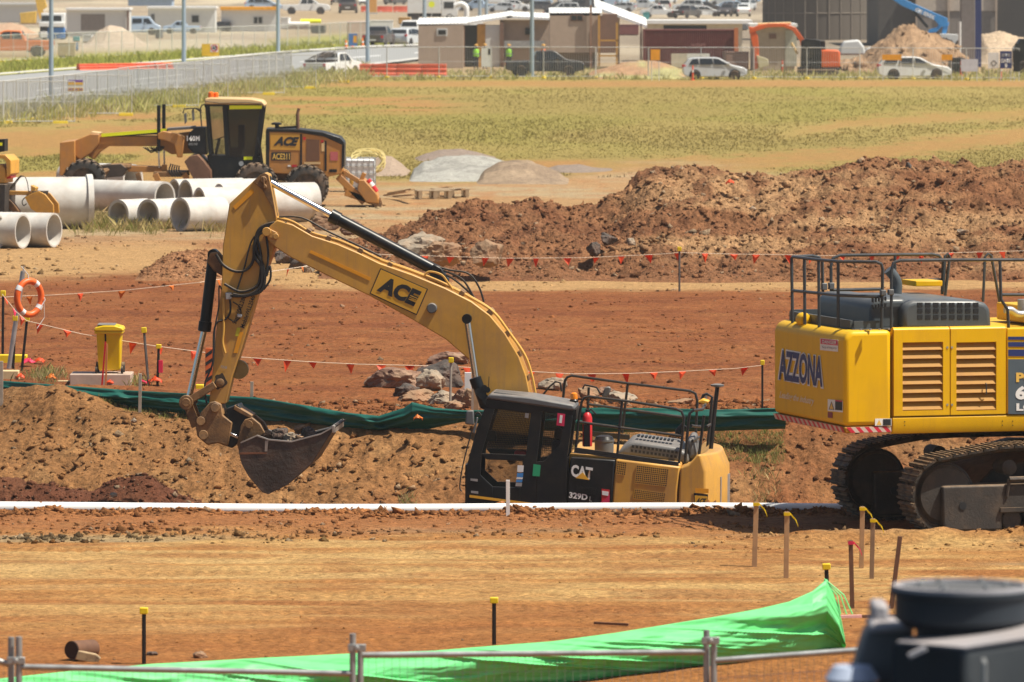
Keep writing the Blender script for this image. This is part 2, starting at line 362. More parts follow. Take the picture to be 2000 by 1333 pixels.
def soilmat(name, grain=1.0, attr='soil', base=None):
    m = bpy.data.materials.new(name); m.use_nodes = True; t = m.node_tree; b = t.nodes['Principled BSDF']; L = t.links.new
    at_ = _n(t, 'ShaderNodeAttribute'); at_.attribute_name = attr
    geo = _n(t, 'ShaderNodeNewGeometry')
    n1 = _n(t, 'ShaderNodeTexNoise', Scale=9.0*grain, Detail=8.0, Roughness=0.72); L(geo.outputs['Position'], n1.inputs['Vector'])
    n2 = _n(t, 'ShaderNodeTexNoise', Scale=1.6*grain, Detail=6.0, Roughness=0.65); L(geo.outputs['Position'], n2.inputs['Vector'])
    vo = _n(t, 'ShaderNodeTexVoronoi', Scale=7.0*grain); L(geo.outputs['Position'], vo.inputs['Vector'])
    r1 = _n(t, 'ShaderNodeMapRange'); r1.inputs['From Min'].default_value = 0.32; r1.inputs['From Max'].default_value = 0.68
    r1.inputs['To Min'].default_value = 0.52; r1.inputs['To Max'].default_value = 1.42; L(n1.outputs['Fac'], r1.inputs['Value'])
    r2 = _n(t, 'ShaderNodeMapRange'); r2.inputs['From Min'].default_value = 0.3; r2.inputs['From Max'].default_value = 0.7
    r2.inputs['To Min'].default_value = 0.78; r2.inputs['To Max'].default_value = 1.2; L(n2.outputs['Fac'], r2.inputs['Value'])
    mu = _n(t, 'ShaderNodeMath', operation='MULTIPLY'); L(r1.outputs[0], mu.inputs[0]); L(r2.outputs[0], mu.inputs[1])
    vm = _n(t, 'ShaderNodeVectorMath', operation='SCALE'); L(at_.outputs['Color'], vm.inputs[0]); L(mu.outputs[0], vm.inputs['Scale'])
    # scattered pale gravel
    sp = _n(t, 'ShaderNodeTexNoise', Scale=26.0*grain, Detail=2.0); L(geo.outputs['Position'], sp.inputs['Vector'])
    rs = _n(t, 'ShaderNodeMapRange'); rs.inputs['From Min'].default_value = 0.66; rs.inputs['From Max'].default_value = 0.72; rs.inputs['To Max'].default_value = 0.55
    L(sp.outputs['Fac'], rs.inputs['Value'])
    mx = _n(t, 'ShaderNodeMix', data_type='RGBA'); L(rs.outputs[0], mx.inputs[0]); L(vm.outputs[0], mx.inputs[6]); vg = _n(t, 'ShaderNodeVectorMath', operation='MULTIPLY_ADD'); L(at_.outputs['Color'], vg.inputs[0]); vg.inputs[1].default_value = (1.05, 1.15, 1.25); vg.inputs[2].default_value = (.10, .085, .055); L(vg.outputs[0], mx.inputs[7])
    L(mx.outputs[2], b.inputs['Base Color']); b.inputs['Roughness'].default_value = 0.95; b.inputs['Specular IOR Level'].default_value = 0.15
    ad = _n(t, 'ShaderNodeMath', operation='ADD'); L(n1.outputs['Fac'], ad.inputs[0])
    ms = _n(t, 'ShaderNodeMath', operation='MULTIPLY'); ms.inputs[1].default_value = -0.45; L(vo.outputs['Distance'], ms.inputs[0]); L(ms.outputs[0], ad.inputs[1])
    bp = _n(t, 'ShaderNodeBump', Strength=0.9, Distance=0.10/grain); L(ad.outputs[0], bp.inputs['Height']); L(bp.outputs[0], b.inputs['Normal'])
    MATS[name] = m; return m
M_SOIL = soilmat('soil'); M_CLOD = soilmat('clod_soil', 2.0)
def set_colour(me, C, attr='soil'):
    a = me.color_attributes.new(attr, 'FLOAT_COLOR', 'POINT')
    out = np.ones((len(me.vertices), 4), np.float32); out[:, :3] = C.reshape(-1, 3); a.data.foreach_set('color', out.ravel())
def grid_mesh(name, X, Y, Z, m, C=None, smooth=True):
    nr, nc = X.shape; co = np.stack([X, Y, Z], -1).reshape(-1, 3)
    idx = np.arange(nr*nc).reshape(nr, nc)
    q = np.stack([idx[:-1,:-1], idx[:-1,1:], idx[1:,1:], idx[1:,:-1]], -1).reshape(-1, 4)
    me = bpy.data.meshes.new(name); me.vertices.add(len(co)); me.vertices.foreach_set('co', co.ravel())
    me.loops.add(q.size); me.loops.foreach_set('vertex_index', q.ravel().astype(np.int32))
    me.polygons.add(len(q)); me.polygons.foreach_set('loop_start', np.arange(0, q.size, 4, dtype=np.int32)); me.polygons.foreach_set('loop_total', np.full(len(q), 4, np.int32))
    me.update(calc_edges=True); me.materials.append(m)
    if C is not None: set_colour(me, C)
    if smooth: me.shade_smooth()
    o = bpy.data.objects.new(name, me); COL.objects.link(o); return o
# rows evenly spaced on the picture, denser over the cut
pys = np.concatenate([np.linspace(2900, 1420, 40), np.linspace(1415, 1030, 150), np.linspace(1028.5, 520, 340), np.linspace(518, 150, 150), np.linspace(148, -20, 60), np.array([-40, -60, -72])])
yr = F*H/(pys-YH)
u = np.linspace(-1, 1, 610); u = np.sign(u)*(0.82*np.abs(u) + 0.18*np.abs(u)**6)
YY = np.repeat(yr[:, None], len(u), 1); XX = u[None, :]*(YY/13.0*1.28 + 4.0)
ground = struct(grid_mesh('ground', XX, YY, ground_h(XX, YY), M_SOIL, soil_colour(XX, YY)))

# ---- clods: many small lumps of soil, one mesh of stuff per zone
_ico = None
def ico(sub=1):
    bm = bmesh.new(); bmesh.ops.create_icosphere(bm, subdivisions=sub, radius=1.0); v = np.array([x.co[:] for x in bm.verts]); f = np.array([[q.index for q in x.verts] for x in bm.faces]); bm.free(); return v, f
IV = np.array([(1, 0, 0), (-1, 0, 0), (0, 1, 0), (0, -1, 0), (0, 0, 1), (0, 0, -1)], float)*1.15
IF = np.array([(0, 2, 4), (2, 1, 4), (1, 3, 4), (3, 0, 4), (2, 0, 5), (1, 2, 5), (3, 1, 5), (0, 3, 5)])
def rotm(n, rs):
    q = rs.normal(size=(n, 4)); q /= np.linalg.norm(q, axis=1)[:, None]; w_, x, y, z = q.T
    return np.stack([np.stack([1-2*(y*y+z*z), 2*(x*y-z*w_), 2*(x*z+y*w_)], -1), np.stack([2*(x*y+z*w_), 1-2*(x*x+z*z), 2*(y*z-x*w_)], -1), np.stack([2*(x*z-y*w_), 2*(y*z+x*w_), 1-2*(x*x+y*y)], -1)], 1)
def clods(name, P, S, C, m=None, parent=None, label=None, cat=None, seed=1, flat=0.75):
    rs = np.random.RandomState(seed); n = len(P); k = len(IV)
    V = IV[None]*(1+0.34*rs.normal(size=(n, k, 1)).clip(-1.4, 1.4))*np.stack([1+0.25*rs.normal(size=n), 1+0.25*rs.normal(size=n), 0.85+0.15*rs.normal(size=n)], -1)[:, None]
    V = np.einsum('nij,nkj->nki', rotm(n, rs), V)*S[:, None, None]; V[..., 2] *= flat; V += P[:, None]
    Fc = (IF[None] + (np.arange(n)*k)[:, None, None]).reshape(-1, 3)
    me = bpy.data.meshes.new(name); me.vertices.add(n*k); me.vertices.foreach_set('co', V.ravel())
    me.loops.add(Fc.size); me.loops.foreach_set('vertex_index', Fc.ravel().astype(np.int32)); me.polygons.add(len(Fc))
    me.polygons.foreach_set('loop_start', np.arange(0, Fc.size, 3, dtype=np.int32)); me.polygons.foreach_set('loop_total', np.full(len(Fc), 3, np.int32)); me.update(calc_edges=True)
    me.materials.append(m or M_CLOD); set_colour(me, np.repeat(C[:, None], k, 1))
    o = bpy.data.objects.new(name, me); COL.objects.link(o); o['kind'] = 'stuff'
    if parent is not None: o.parent = parent
    if label: tag(o, label, cat)
    return o
def sizes(n, lo, hi, p=2.6): return lo + (hi-lo)*nrs.rand(n)**p
def scatter_ground(name, px0, px1, py0, py1, n, lo, hi, label, tint=1.0, patch=None, p=2.6, seed=1):
    px = nrs.uniform(px0, px1, n); py = nrs.uniform(py0, py1, n)
    Y = F*H/(py-YH); X = (px-1000)*Y/F
    if patch is not None:
        k = fbm(X*patch, Y*patch*1.4, 3, seed+5) > 0.5 + 0.12*nrs.normal(size=n); X = X[k]; Y = Y[k]
    n = len(X); S = sizes(n, lo, hi, p); Z = ground_h(X, Y) + S*0.1
    C = soil_colour(X, Y)*(0.42+0.85*nrs.rand(n)**1.1)[:, None]*tint
    g = nrs.rand(n) < 0.07; C[g] = C[g]*0.5 + np.array((0.34, 0.26, 0.17))*0.6
    return clods(name, np.stack([X, Y, Z], -1), S, C, label=label, cat='soil clods', seed=seed)
scatter_ground('soil_clods', -60, 2060, 786, 1010, 62000, 0.008, 0.09, 'loose brown clods lying all over the cut bank', p=9, seed=3)
scatter_ground('soil_clods', -60, 2060, 990, 1052, 6500, 0.008, 0.06, 'reddish clods along the lip in front of the white pipe', patch=0.7, seed=5, p=6.0)
scatter_ground('soil_clods', -60, 2060, 1040, 1330, 2200, 0.004, 0.02, 'pebbles scattered on the tan haul road', patch=0.4, seed=6)
scatter_ground('soil_clods', -60, 2060, 556, 830, 20000, 0.007, 0.06, 'small red clods on the raked ground behind the green fence', patch=0.55, p=7, seed=7)
scatter_ground('soil_clods', -60, 1100, 400, 560, 6000, 0.012, 0.09, 'crumbs of soil beside the pale cross track', patch=0.3, p=6, seed=9)
scatter_ground('soil_clods', -20, 760, 1034, 1062, 700, 0.02, 0.075, 'dark crumbs in a row along the haul road edge', tint=0.5, patch=0.9, seed=10)
scatter_ground('soil_clods', 1330, 2060, 1030, 1076, 2600, 0.005, 0.045, 'clods pushed up beside the big excavator track', patch=1.1, p=6, seed=12)

# ---- heaps
def heap(name, label, cat, prof, Yb, Yr, Yk, m, cfun, bump=0.35, fine=0.14, n=0, clo=(0.03, 0.2), nx=220, ny=110, seed=1, group=None, z0=0.0, big=0):
    """a heap whose crest follows prof [(photo x, photo y of the crest)], front foot at Yb, crest at Yr, back foot at Yk."""
    px = np.array([a for a, b in prof], float); pz = np.array([H-(b-YH)*Yr/F for a, b in prof]) - z0
    X = np.linspace((px[0]-1000)*Yr/F, (px[-1]-1000)*Yr/F, nx); Y = np.linspace(Yb, Yk, ny)
    XX, YY = np.meshgrid(X, Y)
    def hz(XX, YY):
        PX = 1000 + XX*F/Yr
        wob = (fbm(XX*0.35, YY*0.0+3, 3, seed+1)-0.5)*0.5*(Yr-Yb)*0.8
        yb = Yb + np.clip(wob, 0, None); crest = np.interp(PX, px, pz); crest = np.maximum(crest, 0)
        t = np.where(YY < Yr, (YY-yb)/(Yr-yb), (Yk-YY)/(Yk-Yr)); t = np.clip(t, 0, 1)
        s = np.where(t < 0.8, t*1.08, 0.864+0.136*np.sin((t-0.8)/0.2*np.pi/2))
        h = crest*s*(1 - 0.16*np.sin(np.pi*t)*(fbm(XX*0.3, YY*0.3, 2, seed+9)-0.3))
        env = sst(0, 0.25, t)*sst(0, 0.4, crest)
        h = h + env*bump*(fbm(XX*0.55, YY*0.75, 3, seed+2)-0.5) + env*fine*(fbm(XX*1.9, YY*1.9, 5, seed+3, 0.62)-0.5)
        return h - 0.06*(1-sst(0, 0.06, t)) - 0.03 + z0
    Z = hz(XX, YY)
    o = grid_mesh(name, XX, YY, Z, m, cfun(XX, YY, Z)); tag(o, label, cat, group)
    if n:
        x = nrs.uniform(X[0], X[-1], n); y = nrs.uniform(Yb, Yr+0.25*(Yk-Yr), n); z = hz(x, y); k = z > 0.05+z0; x, y, z = x[k], y[k], z[k]
        S = sizes(len(x), clo[0]*.45, clo[1]*.55, 11); bgk = nrs.rand(len(x)) < .0035; S[bgk] = clo[1]*nrs.uniform(.45, 1.0, bgk.sum())
        C = cfun(x, y, z)*(0.6+0.65*nrs.rand(len(x)))[:, None]; g = nrs.rand(len(x)) < 0.07; C[g] = C[g]*0.4 + np.array((0.34, 0.26, 0.17))*0.7
        clods('clods', np.stack([x, y, z+S*0.15], -1), S, C, parent=o, seed=seed)
    return o, hz
def c_heap(x, y, z):
    C = np.zeros(np.shape(x)+(3,)) + np.array((0.235, 0.108, 0.05)); a = fbm(x*0.22, y*0.3+z, 4, 91); b = fbm(x*1.4, y*1.4, 3, 92)
    C = lerp(C, (0.40, 0.235, 0.115), sst(0.44, 0.62, a + 0.15*(b-0.5))*sst(1.5, 4.5, x)*.85); C = lerp(C, (0.17, 0.068, 0.032), sst(0.5, 0.7, b)*0.7); return C
big_heap, bh = heap('soil_heap', 'long rough heap of red brown excavated soil and stones', 'soil heap',
    [(640, 470), (700, 462), (760, 443), (820, 424), (880, 404), (930, 394), (960, 391), (1000, 396), (1050, 398), (1100, 412), (1140, 414), (1180, 404), (1220, 378), (1250, 350), (1280, 336), (1330, 331), (1400, 330), (1450, 336),
     (1500, 340), (1550, 342), (1600, 338), (1660, 327), (1720, 322), (1780, 324), (1840, 322), (1900, 326), (1960, 328), (2060, 326), (2160, 330), (2260, 350), (2320, 420)],
    166.5, 177.0, 184.0, M_SOIL, c_heap, bump=0.75, fine=0.62, n=42000, clo=(0.03, 0.17), nx=760, ny=190, seed=101)
def c_flat(col, amp=0.0, col2=None, sc_=0.8):
    def f(x, y, z):
        C = np.zeros(np.shape(x)+(3,)) + np.array(col)
        if col2 is not None: C = lerp(C, col2, sst(0.4, 0.65, fbm(x*sc_, y*sc_, 3, 95)))
        return C
    return f
heap('soil_heap', 'small crumbly brown soil heap beside the pale track', 'soil heap', [(268, 538), (300, 512), (330, 494), (360, 488), (390, 486), (410, 492), (440, 508), (470, 530), (490, 540)], 167.5, 169.7, 172, M_SOIL, c_flat((0.33, 0.16, 0.075)), bump=0.25, fine=0.2, n=2500, clo=(0.025, 0.13), nx=110, ny=60, seed=111)
heap('soil_heap', 'dark red soil heap at the foot of the bank, behind the white pipe', 'soil heap', [(-120, 948), (-40, 936), (20, 940), (60, 936), (120, 948), (180, 950), (220, 930), (262, 922), (300, 930), (340, 952), (380, 972), (420, 986), (450, 1000)], 108.6, 111.0, 114.0, M_SOIL,
     c_flat((0.135, 0.05, 0.026), 0, (0.20, 0.085, 0.042)), bump=0.35, fine=0.3, n=4000, clo=(0.025, 0.14), nx=150, ny=70, seed=121, z0=-1.9)
GV = soilmat('gravel', 3.0)
heap('gravel_pile', 'dark grey brown gravel pile behind the pale one', 'gravel pile', [(790, 316), (830, 300), (860, 292), (900, 291), (930, 296), (965, 306), (1000, 322)], 264, 268, 272, GV, c_flat((0.27, 0.21, 0.17)), bump=0.1, fine=0.08, nx=80, ny=40, seed=131)
heap('gravel_pile', 'brownish gravel pile behind the white tank', 'gravel pile', [(690, 338), (715, 316), (745, 303), (765, 304), (785, 318), (806, 342)], 246, 251, 255, GV, c_flat((0.36, 0.27, 0.20)), bump=0.08, fine=0.06, nx=80, ny=50, seed=133)
heap('gravel_pile', 'pale grey crushed rock pile in the middle', 'gravel pile', [(798, 352), (808, 330), (828, 314), (870, 305), (915, 304), (950, 306), (985, 314), (1020, 340), (1030, 356)], 240.5, 246, 251, GV, c_flat((0.37, 0.36, 0.32), 0, (0.30, 0.29, 0.26), 1.5), bump=0.12, fine=0.16, nx=90, ny=60, seed=135)
heap('gravel_pile', 'tan gravel pile at the right of the pale one', 'gravel pile', [(928, 356), (945, 332), (975, 314), (1000, 309), (1030, 311), (1060, 322), (1095, 340), (1125, 360)], 237.5, 242, 246.5, GV, c_flat((0.33, 0.245, 0.165), 0, (0.26, 0.19, 0.13), 1.5), bump=0.12, fine=0.16, nx=90, ny=60, seed=137)
heap('gravel_pile', 'low dark gravel spread right of the tan pile', 'gravel pile', [(1060, 330), (1090, 322), (1130, 320), (1160, 326), (1190, 331), (1220, 336)], 250, 253.5, 257, GV, c_flat((0.26, 0.205, 0.165)), bump=0.1, fine=0.1, nx=70, ny=30, seed=139)
heap('soil_heap', 'low reddish mound with weeds beyond the mesh fence', 'soil heap', [(1150, 142), (1190, 130), (1215, 121), (1250, 118), (1290, 119), (1320, 130), (1350, 146)], 438, 443, 449, M_SOIL, c_flat((0.42, 0.25, 0.14), 0, (0.40, 0.37, 0.17), 0.5), bump=0.3, fine=0.2, nx=70, ny=36, seed=141)
heap('soil_heap', 'tall brown mound behind the white station wagon', 'soil heap', [(1640, 128), (1690, 112), (1720, 80), (1750, 58), (1775, 50), (1800, 62), (1830, 72), (1860, 84), (1880, 110), (1900, 130)], 462, 478, 492, M_SOIL, c_flat((0.30, 0.19, 0.11), 0, (0.38, 0.25, 0.15), .4), bump=0.9, fine=0.8, nx=110, ny=60, seed=143, n=500, clo=(0.1, 0.5))
heap('soil_heap', 'pale sandy mound beyond the grey column', 'soil heap', [(1890, 110), (1915, 68), (1950, 62), (1985, 72), (2030, 76), (2090, 120)], 500, 515, 530, M_SOIL, c_flat((0.50, 0.38, 0.26)), bump=0.6, fine=0.4, nx=80, ny=50, seed=145)
heap('soil_heap', 'pale dirt mound before the site sheds', 'soil heap', [(165, 92), (190, 62), (215, 50), (240, 54), (262, 70), (290, 92)], 585, 600, 612, M_SOIL, c_flat((0.50, 0.40, 0.30)), bump=0.4, fine=0.3, nx=70, ny=40, seed=147)
heap('soil_heap', 'brown dirt mound behind the orange pickup', 'soil heap', [(-40, 70), (0, 46), (20, 42), (45, 50), (75, 72)], 640, 655, 668, M_SOIL, c_flat((0.45, 0.30, 0.20)), bump=0.4, fine=0.3, nx=60, ny=40, seed=149)

# ---- boulders
def rockmesh(r, seed, sub=3, sq=(1, 1, 0.75), cut=0.30):
    rs = np.random.RandomState(seed); v, f = ico(sub)
    d = np.ones(len(v))
    for i in range(16):                                        # planes knock facets off
        n_ = rs.normal(size=3); n_ /= np.linalg.norm(n_); lim = rs.uniform(0.5, 0.9); dd = v@n_; k = dd > lim; d[k] = np.minimum(d[k], lim/dd[k])
    nn = fbm(v[:, 0]*2.6+seed, v[:, 1]*2.3+v[:, 2]*2.1, 5, seed, .62)-0.5
    v = v*(d*(1+cut*nn*2))[:, None]*np.array(sq)*r; return v, f
def rock(name, label, c, r, seed, m, sq=(1, 1, 0.75), rz=0.0, cat='rock', group=None, sub=4):
    v, f = rockmesh(r, seed, sub, sq); me = bpy.data.meshes.new(name); me.from_pydata([tuple(x) for x in v], [], [tuple(x) for x in f.tolist()])
    me.materials.append(m); me.shade_smooth(); me.set_sharp_from_angle(angle=R(22))
    o = bpy.data.objects.new(name, me); COL.objects.link(o); o.location = c; o.rotation_euler = (0, 0, rz); return tag(o, label, cat, group)
M_RTAN = mat('rock_tan', (0.30, 0.19, 0.11), 0.9, var=0.3, scale=3, dirt=(0.30, 0.13, 0.06), dirt_amt=0.6, dirt_scale=1.6, bump=0.7, bscale=9)
M_RGREY = mat('rock_grey', (0.33, 0.27, 0.20), 0.9, var=0.35, scale=3, dirt=(0.34, 0.19, 0.10), dirt_amt=0.5, dirt_scale=2.2, bump=0.7, bscale=9)
M_RDARK = mat('rock_dark', (0.085, 0.07, 0.06), 0.85, var=0.4, scale=3, dirt=(0.2, 0.1, 0.06), dirt_amt=0.5, dirt_scale=2.2, bump=0.7, bscale=9)
M_RRED = mat('rock_red', (0.24, 0.13, 0.085), 0.9, var=0.35, scale=3, dirt=(0.42, 0.30, 0.19), dirt_amt=0.5, dirt_scale=1.8, bump=0.7, bscale=9)
def rk(label, px, py, w_, m, seed, sq=(1, 0.9, 0.75), rz=0.0, lift=0.35, Y=None):
    """boulder whose middle shows at px, py and which is w_ photo pixels wide."""
    if Y is None: p = gp(px, py+w_*0.3*sq[2]); Y = p.y
    p = at(px, py, Y); return rock('boulder', label, p, 0.5*w_*Y/F*1.30, seed, m, sq, rz)
rk('largest pale boulder at the left foot of the long heap', 820, 486, 100, M_RGREY, 3, (1, .9, .62), Y=167.2)
rk('rounded tan boulder touching the pale one, under the flags', 868, 500, 76, M_RTAN, 5, (1, .9, .6), Y=166.4)
rk('upright brown boulder right of the tan one', 952, 502, 62, M_RTAN, 8, (1, .9, .75), Y=167.4)
rk('small flat pale stone right of the upright boulder', 996, 522, 26, M_RGREY, 9, (1, .9, .5))
rk('dark round rock half way up the long heap', 1162, 486, 28, M_RDARK, 12, (1, 1, .95), Y=169.6)
rk('dark rock perched above another on the heap slope', 1188, 468, 30, M_RDARK, 13, (1, 1, .8), Y=170.4)
rk('grey stone on the slope right of the dark rocks', 1232, 474, 18, M_RGREY, 14, Y=170.5)
rk('dark jagged stump of rock on the heap crest', 1778, 338, 26, M_RDARK, 15, (1, 1, 1.2), Y=176.4)
rk('black hollow-looking rock below the crest at right', 1855, 368, 34, M_RDARK, 16, (1, 1, .7), Y=175.4)
rk('pale stone near the crest left of the black rock', 1755, 372, 16, M_RGREY, 17, Y=175.0)
rk('tan stone in the middle of the heap face', 1470, 408, 14, M_RGREY, 18, Y=173.4)
rk('flat slab on the lower heap face', 1632, 448, 24, M_RRED, 19, (1, 1, .4), Y=171.6)
rk('long pale slab low on the heap at right', 1880, 452, 22, M_RGREY, 20, (1, 1, .4), Y=171.5)
rk('dark block behind the excavator stick', 590, 512, 46, M_RDARK, 21, (1, 1, .95))
rk('dark red block behind the boom pivot', 556, 502, 50, M_RDARK, 22, (1, 1, .9))
rk('pale stone between the dark blocks and the boom', 604, 528, 22, M_RGREY, 23)
rk('dusty grey boulder behind the stick cylinder', 690, 446, 50, M_RRED, 24, (1, .8, .6), Y=175)
rk('pale boulder behind the stick cylinder rod', 640, 432, 60, M_RTAN, 25, (1, .8, .6), Y=180)
# rock pile by the boom foot
for lb, px, py, w_, m, sd, sq in [
    ('longest rock of the pile, pale top over a dark side', 772, 744, 100, M_RRED, 31, (1, .7, .42)), ('knobbly pale rock in the middle of the pile', 840, 750, 52, M_RGREY, 33, (1, .9, .75)),
    ('large dark rock at the back of the pile', 868, 738, 74, M_RDARK, 35, (1, .9, .65)), ('low tan rock in front of the long one', 812, 776, 62, M_RTAN, 37, (1, .8, .42)),
    ('pale flat rock below the star picket', 868, 780, 66, M_RGREY, 39, (1, .8, .42)), ('red brown squarish rock nearest the cab mirror', 906, 780, 46, M_RRED, 41, (1, .9, .8)),
    ('red rock under the boom at the top of the pile', 885, 702, 62, M_RRED, 43, (1, .9, .5)), ('small pale pebble on the longest rock', 797, 728, 14, M_RGREY, 45, (1, 1, .6)),
    ('tan rock hugging the white plank', 924, 784, 34, M_RTAN, 47, (1, .9, 1.1)), ('dark rock wedged under the longest rock', 800, 766, 50, M_RDARK, 48, (1, .8, .5)), ('brown rock behind the knobbly one', 846, 726, 46, M_RRED, 49, (1, .8, .6)), ('tan rock in front of the red brown one', 888, 794, 40, M_RTAN, 50, (1, .8, .5))]:
    rk(lb, px, py, w_*1.15, m, sd, sq)
for lb, px, py, w_, m, sd, sq in [
    ('grey rock behind the cab roof beacon', 1085, 752, 50, M_RGREY, 51, (1, .9, .7)), ('tan rock under the round mirror', 1150, 772, 46, M_RTAN, 53, (1, .9, .6)), ('broad pale rock behind the handrail', 1215, 780, 64, M_RGREY, 55, (1, .9, .5)),
    ('dark rock left of the broad pale one', 1180, 766, 34, M_RRED, 57, (1, .9, .6)), ('flat pale rock by the silt fence right of the handrail', 1330, 786, 46, M_RTAN, 58, (1, .8, .35))]:
    rk(lb, px, py, w_, m, sd, sq)
rk('pale chip of rock on the bank left of the bucket', 262, 822, 12, M_RGREY, 61, Y=114.0)
rk('triangular pale rock on the road behind the lime cloth', 393, 1282, 26, M_RTAN, 62, (1, 1, .7))
rk('dark stone beside the left black picket', 296, 1278, 20, M_RDARK, 63, (1, 1, .5))
rk('flat pale stone in the dark red heap', 222, 968, 16, M_RGREY, 64, (1, 1, .6), Y=109.8)
# ================================================================= CRAWLER EXCAVATOR DOWN IN THE CUT
M_CATY = mat('ochre_paint', (0.64, 0.335, 0.055), 0.42, var=0.14, scale=2.0, dirt=(0.36, 0.20, 0.10), dirt_amt=0.35, dirt_scale=1.3, dust=0.3, bump=0.05, bscale=60, streak=0.45)
M_CATB = mat('worn_ochre', (0.27, 0.14, 0.05), 0.6, var=0.35, scale=4, dirt=(0.075, 0.045, 0.028), dirt_amt=0.8, dirt_scale=3.0, dust=0.4, bump=0.2)
M_BLACK = mat('black_paint', (0.006, 0.009, 0.012), 0.35, var=0.2, dirt=(0.06, 0.045, 0.035), dirt_amt=0.25, dirt_scale=2.5, dust=0.08, spec=0.35)
M_RAIL = mat('black_rail', (0.018, 0.019, 0.02), 0.4, var=0.2, dust=0.2)
M_HOSE = mat('hose_rubber', (0.018, 0.018, 0.018), 0.55, var=0.2, dust=0.35)
M_CHROME = mat('chrome_rod', (0.72, 0.72, 0.72), 0.16, metal=1.0, var=0.05)
M_STEEL = mat('galvanised', (0.50, 0.51, 0.51), 0.42, metal=0.7, var=0.2, scale=8)
M_BUCKET = mat('bucket_steel', (0.075, 0.058, 0.048), 0.5, metal=0.35, var=0.4, scale=3, dirt=(0.20, 0.12, 0.08), dirt_amt=0.55, dirt_scale=2.2, bump=0.3, bscale=14)
M_WORN = mat('worn_edge', (0.52, 0.46, 0.40), 0.4, metal=0.6, var=0.25)
M_GREYP = mat('grey_plastic', (0.12, 0.125, 0.13), 0.5, var=0.2, dust=0.45, dustcol=(0.36, 0.29, 0.23))
M_WHITE = mat('white_paint', (0.80, 0.80, 0.78), 0.45, var=0.08)
M_HIVIS = mat('marker_tape', (0.85, 0.36, 0.015), 0.5, var=0.08)
M_DECALY = mat('decal_yellow', (0.80, 0.42, 0.03), 0.45, var=0.08, dirt=(0.4, 0.25, 0.1), dirt_amt=0.2)
M_TXTB = mat('decal_black', (0.015, 0.018, 0.022), 0.5, var=0.05)
M_RED = mat('red_paint', (0.55, 0.02, 0.025), 0.35, var=0.12)
M_MAG = mat('sign_red', (0.62, 0.02, 0.09), 0.5, var=0.05)
M_GREEN = mat('sign_green', (0.02, 0.36, 0.16), 0.5, var=0.05)
M_BLUE = mat('sign_blue', (0.05, 0.25, 0.62), 0.5, var=0.05)
M_AMBER = mat('amber_lens', (0.85, 0.25, 0.01), 0.25, var=0.1, coat=0.5)
M_GLASS = glassmat('cab_glass', (0.025, 0.035, 0.035), 0.16)
M_SEAT = mat('seat_fabric', (0.05, 0.05, 0.055), 0.85, var=0.3)
M_TRACK = mat('track_steel', (0.045, 0.038, 0.032), 0.6, metal=0.4, var=0.4, scale=6, dirt=(0.36, 0.23, 0.13), dirt_amt=0.45, dirt_scale=4.0, dust=0.8, bump=0.3, bscale=20)
M_FRAMEK = mat('track_frame', (0.04, 0.034, 0.03), 0.65, var=0.3, scale=3, dirt=(0.12, 0.08, 0.05), dirt_amt=0.5, dirt_scale=2.0, dust=0.5, bump=0.2)
def rail(fr, root, segs, r, yl, name='handrail', m=None, n=8):
    mb = MB()
    for s in segs:
        pts = [fr.p(a[0], a[1], a[2] if len(a) > 2 else yl) for a in s]; mb.tube(pts, r, n)
    return mb.build(name, m or M_RAIL, root, smooth=True)
def smooth_path(pts, k=6):
    """Catmull-Rom through pixel points."""
    out = []; P = [pts[0]] + list(pts) + [pts[-1]]
    for i in range(1, len(P)-2):
        for j in range(k):
            t = j/k; a, b, c, d = [np.array(q, float) for q in P[i-1:i+3]]
            out.append(tuple(0.5*((2*b)+(c-a)*t+(2*a-5*b+4*c-d)*t*t+(3*b-a-3*c+d)*t**3)))
    out.append(tuple(float(q) for q in pts[-1])); return out
def hose(fr, root, pts, r, yl, name='hose', m=None):
    mb = MB(); mb.tube([fr.p(a, b, yl) for a, b in smooth_path(pts)], r, 6); return mb.build(name, m or M_HOSE, root, smooth=True)
fc = Fr((1.26, 109.0, PITZ), -R(4))
cat = thing('crawler_excavator', 'ochre excavator with black cab standing down in the cut, bucket raised', 'excavator', fc.o, fc.yaw)
def cpr(pts, y0, y1, name, m, bevel=0.0, parent=None, smooth=False, yt=None, seg=2):
    return MB().prism(fc.xz(pts, y0 if yt is None else yt), y0, y1).build(name, m, parent or cat, bevel, smooth, seg)
# undercarriage, mostly hidden behind the lip
for s in (-1, 1):
    mb = MB(); prof = [(-1.9, .42), (-1.75, .75), (-1.4, .92), (1.5, .95), (1.95, .78), (2.1, .45), (1.95, .15), (1.5, 0), (-1.4, 0), (-1.75, .14)]
    mb.prism([(x, z) for x, z in prof], s*1.3-.3, s*1.3+.3); mb.build('track', M_TRACK, cat, 0.03)
MB().box(-1.2, 1.2, -1.0, 1.0, .35, .95).build('car_body', M_FRAMEK, cat, 0.03)
MB().cyl((0, 0, .9), (0, 0, 1.35), .65, n=24).build('slew_ring', M_FRAMEK, cat)
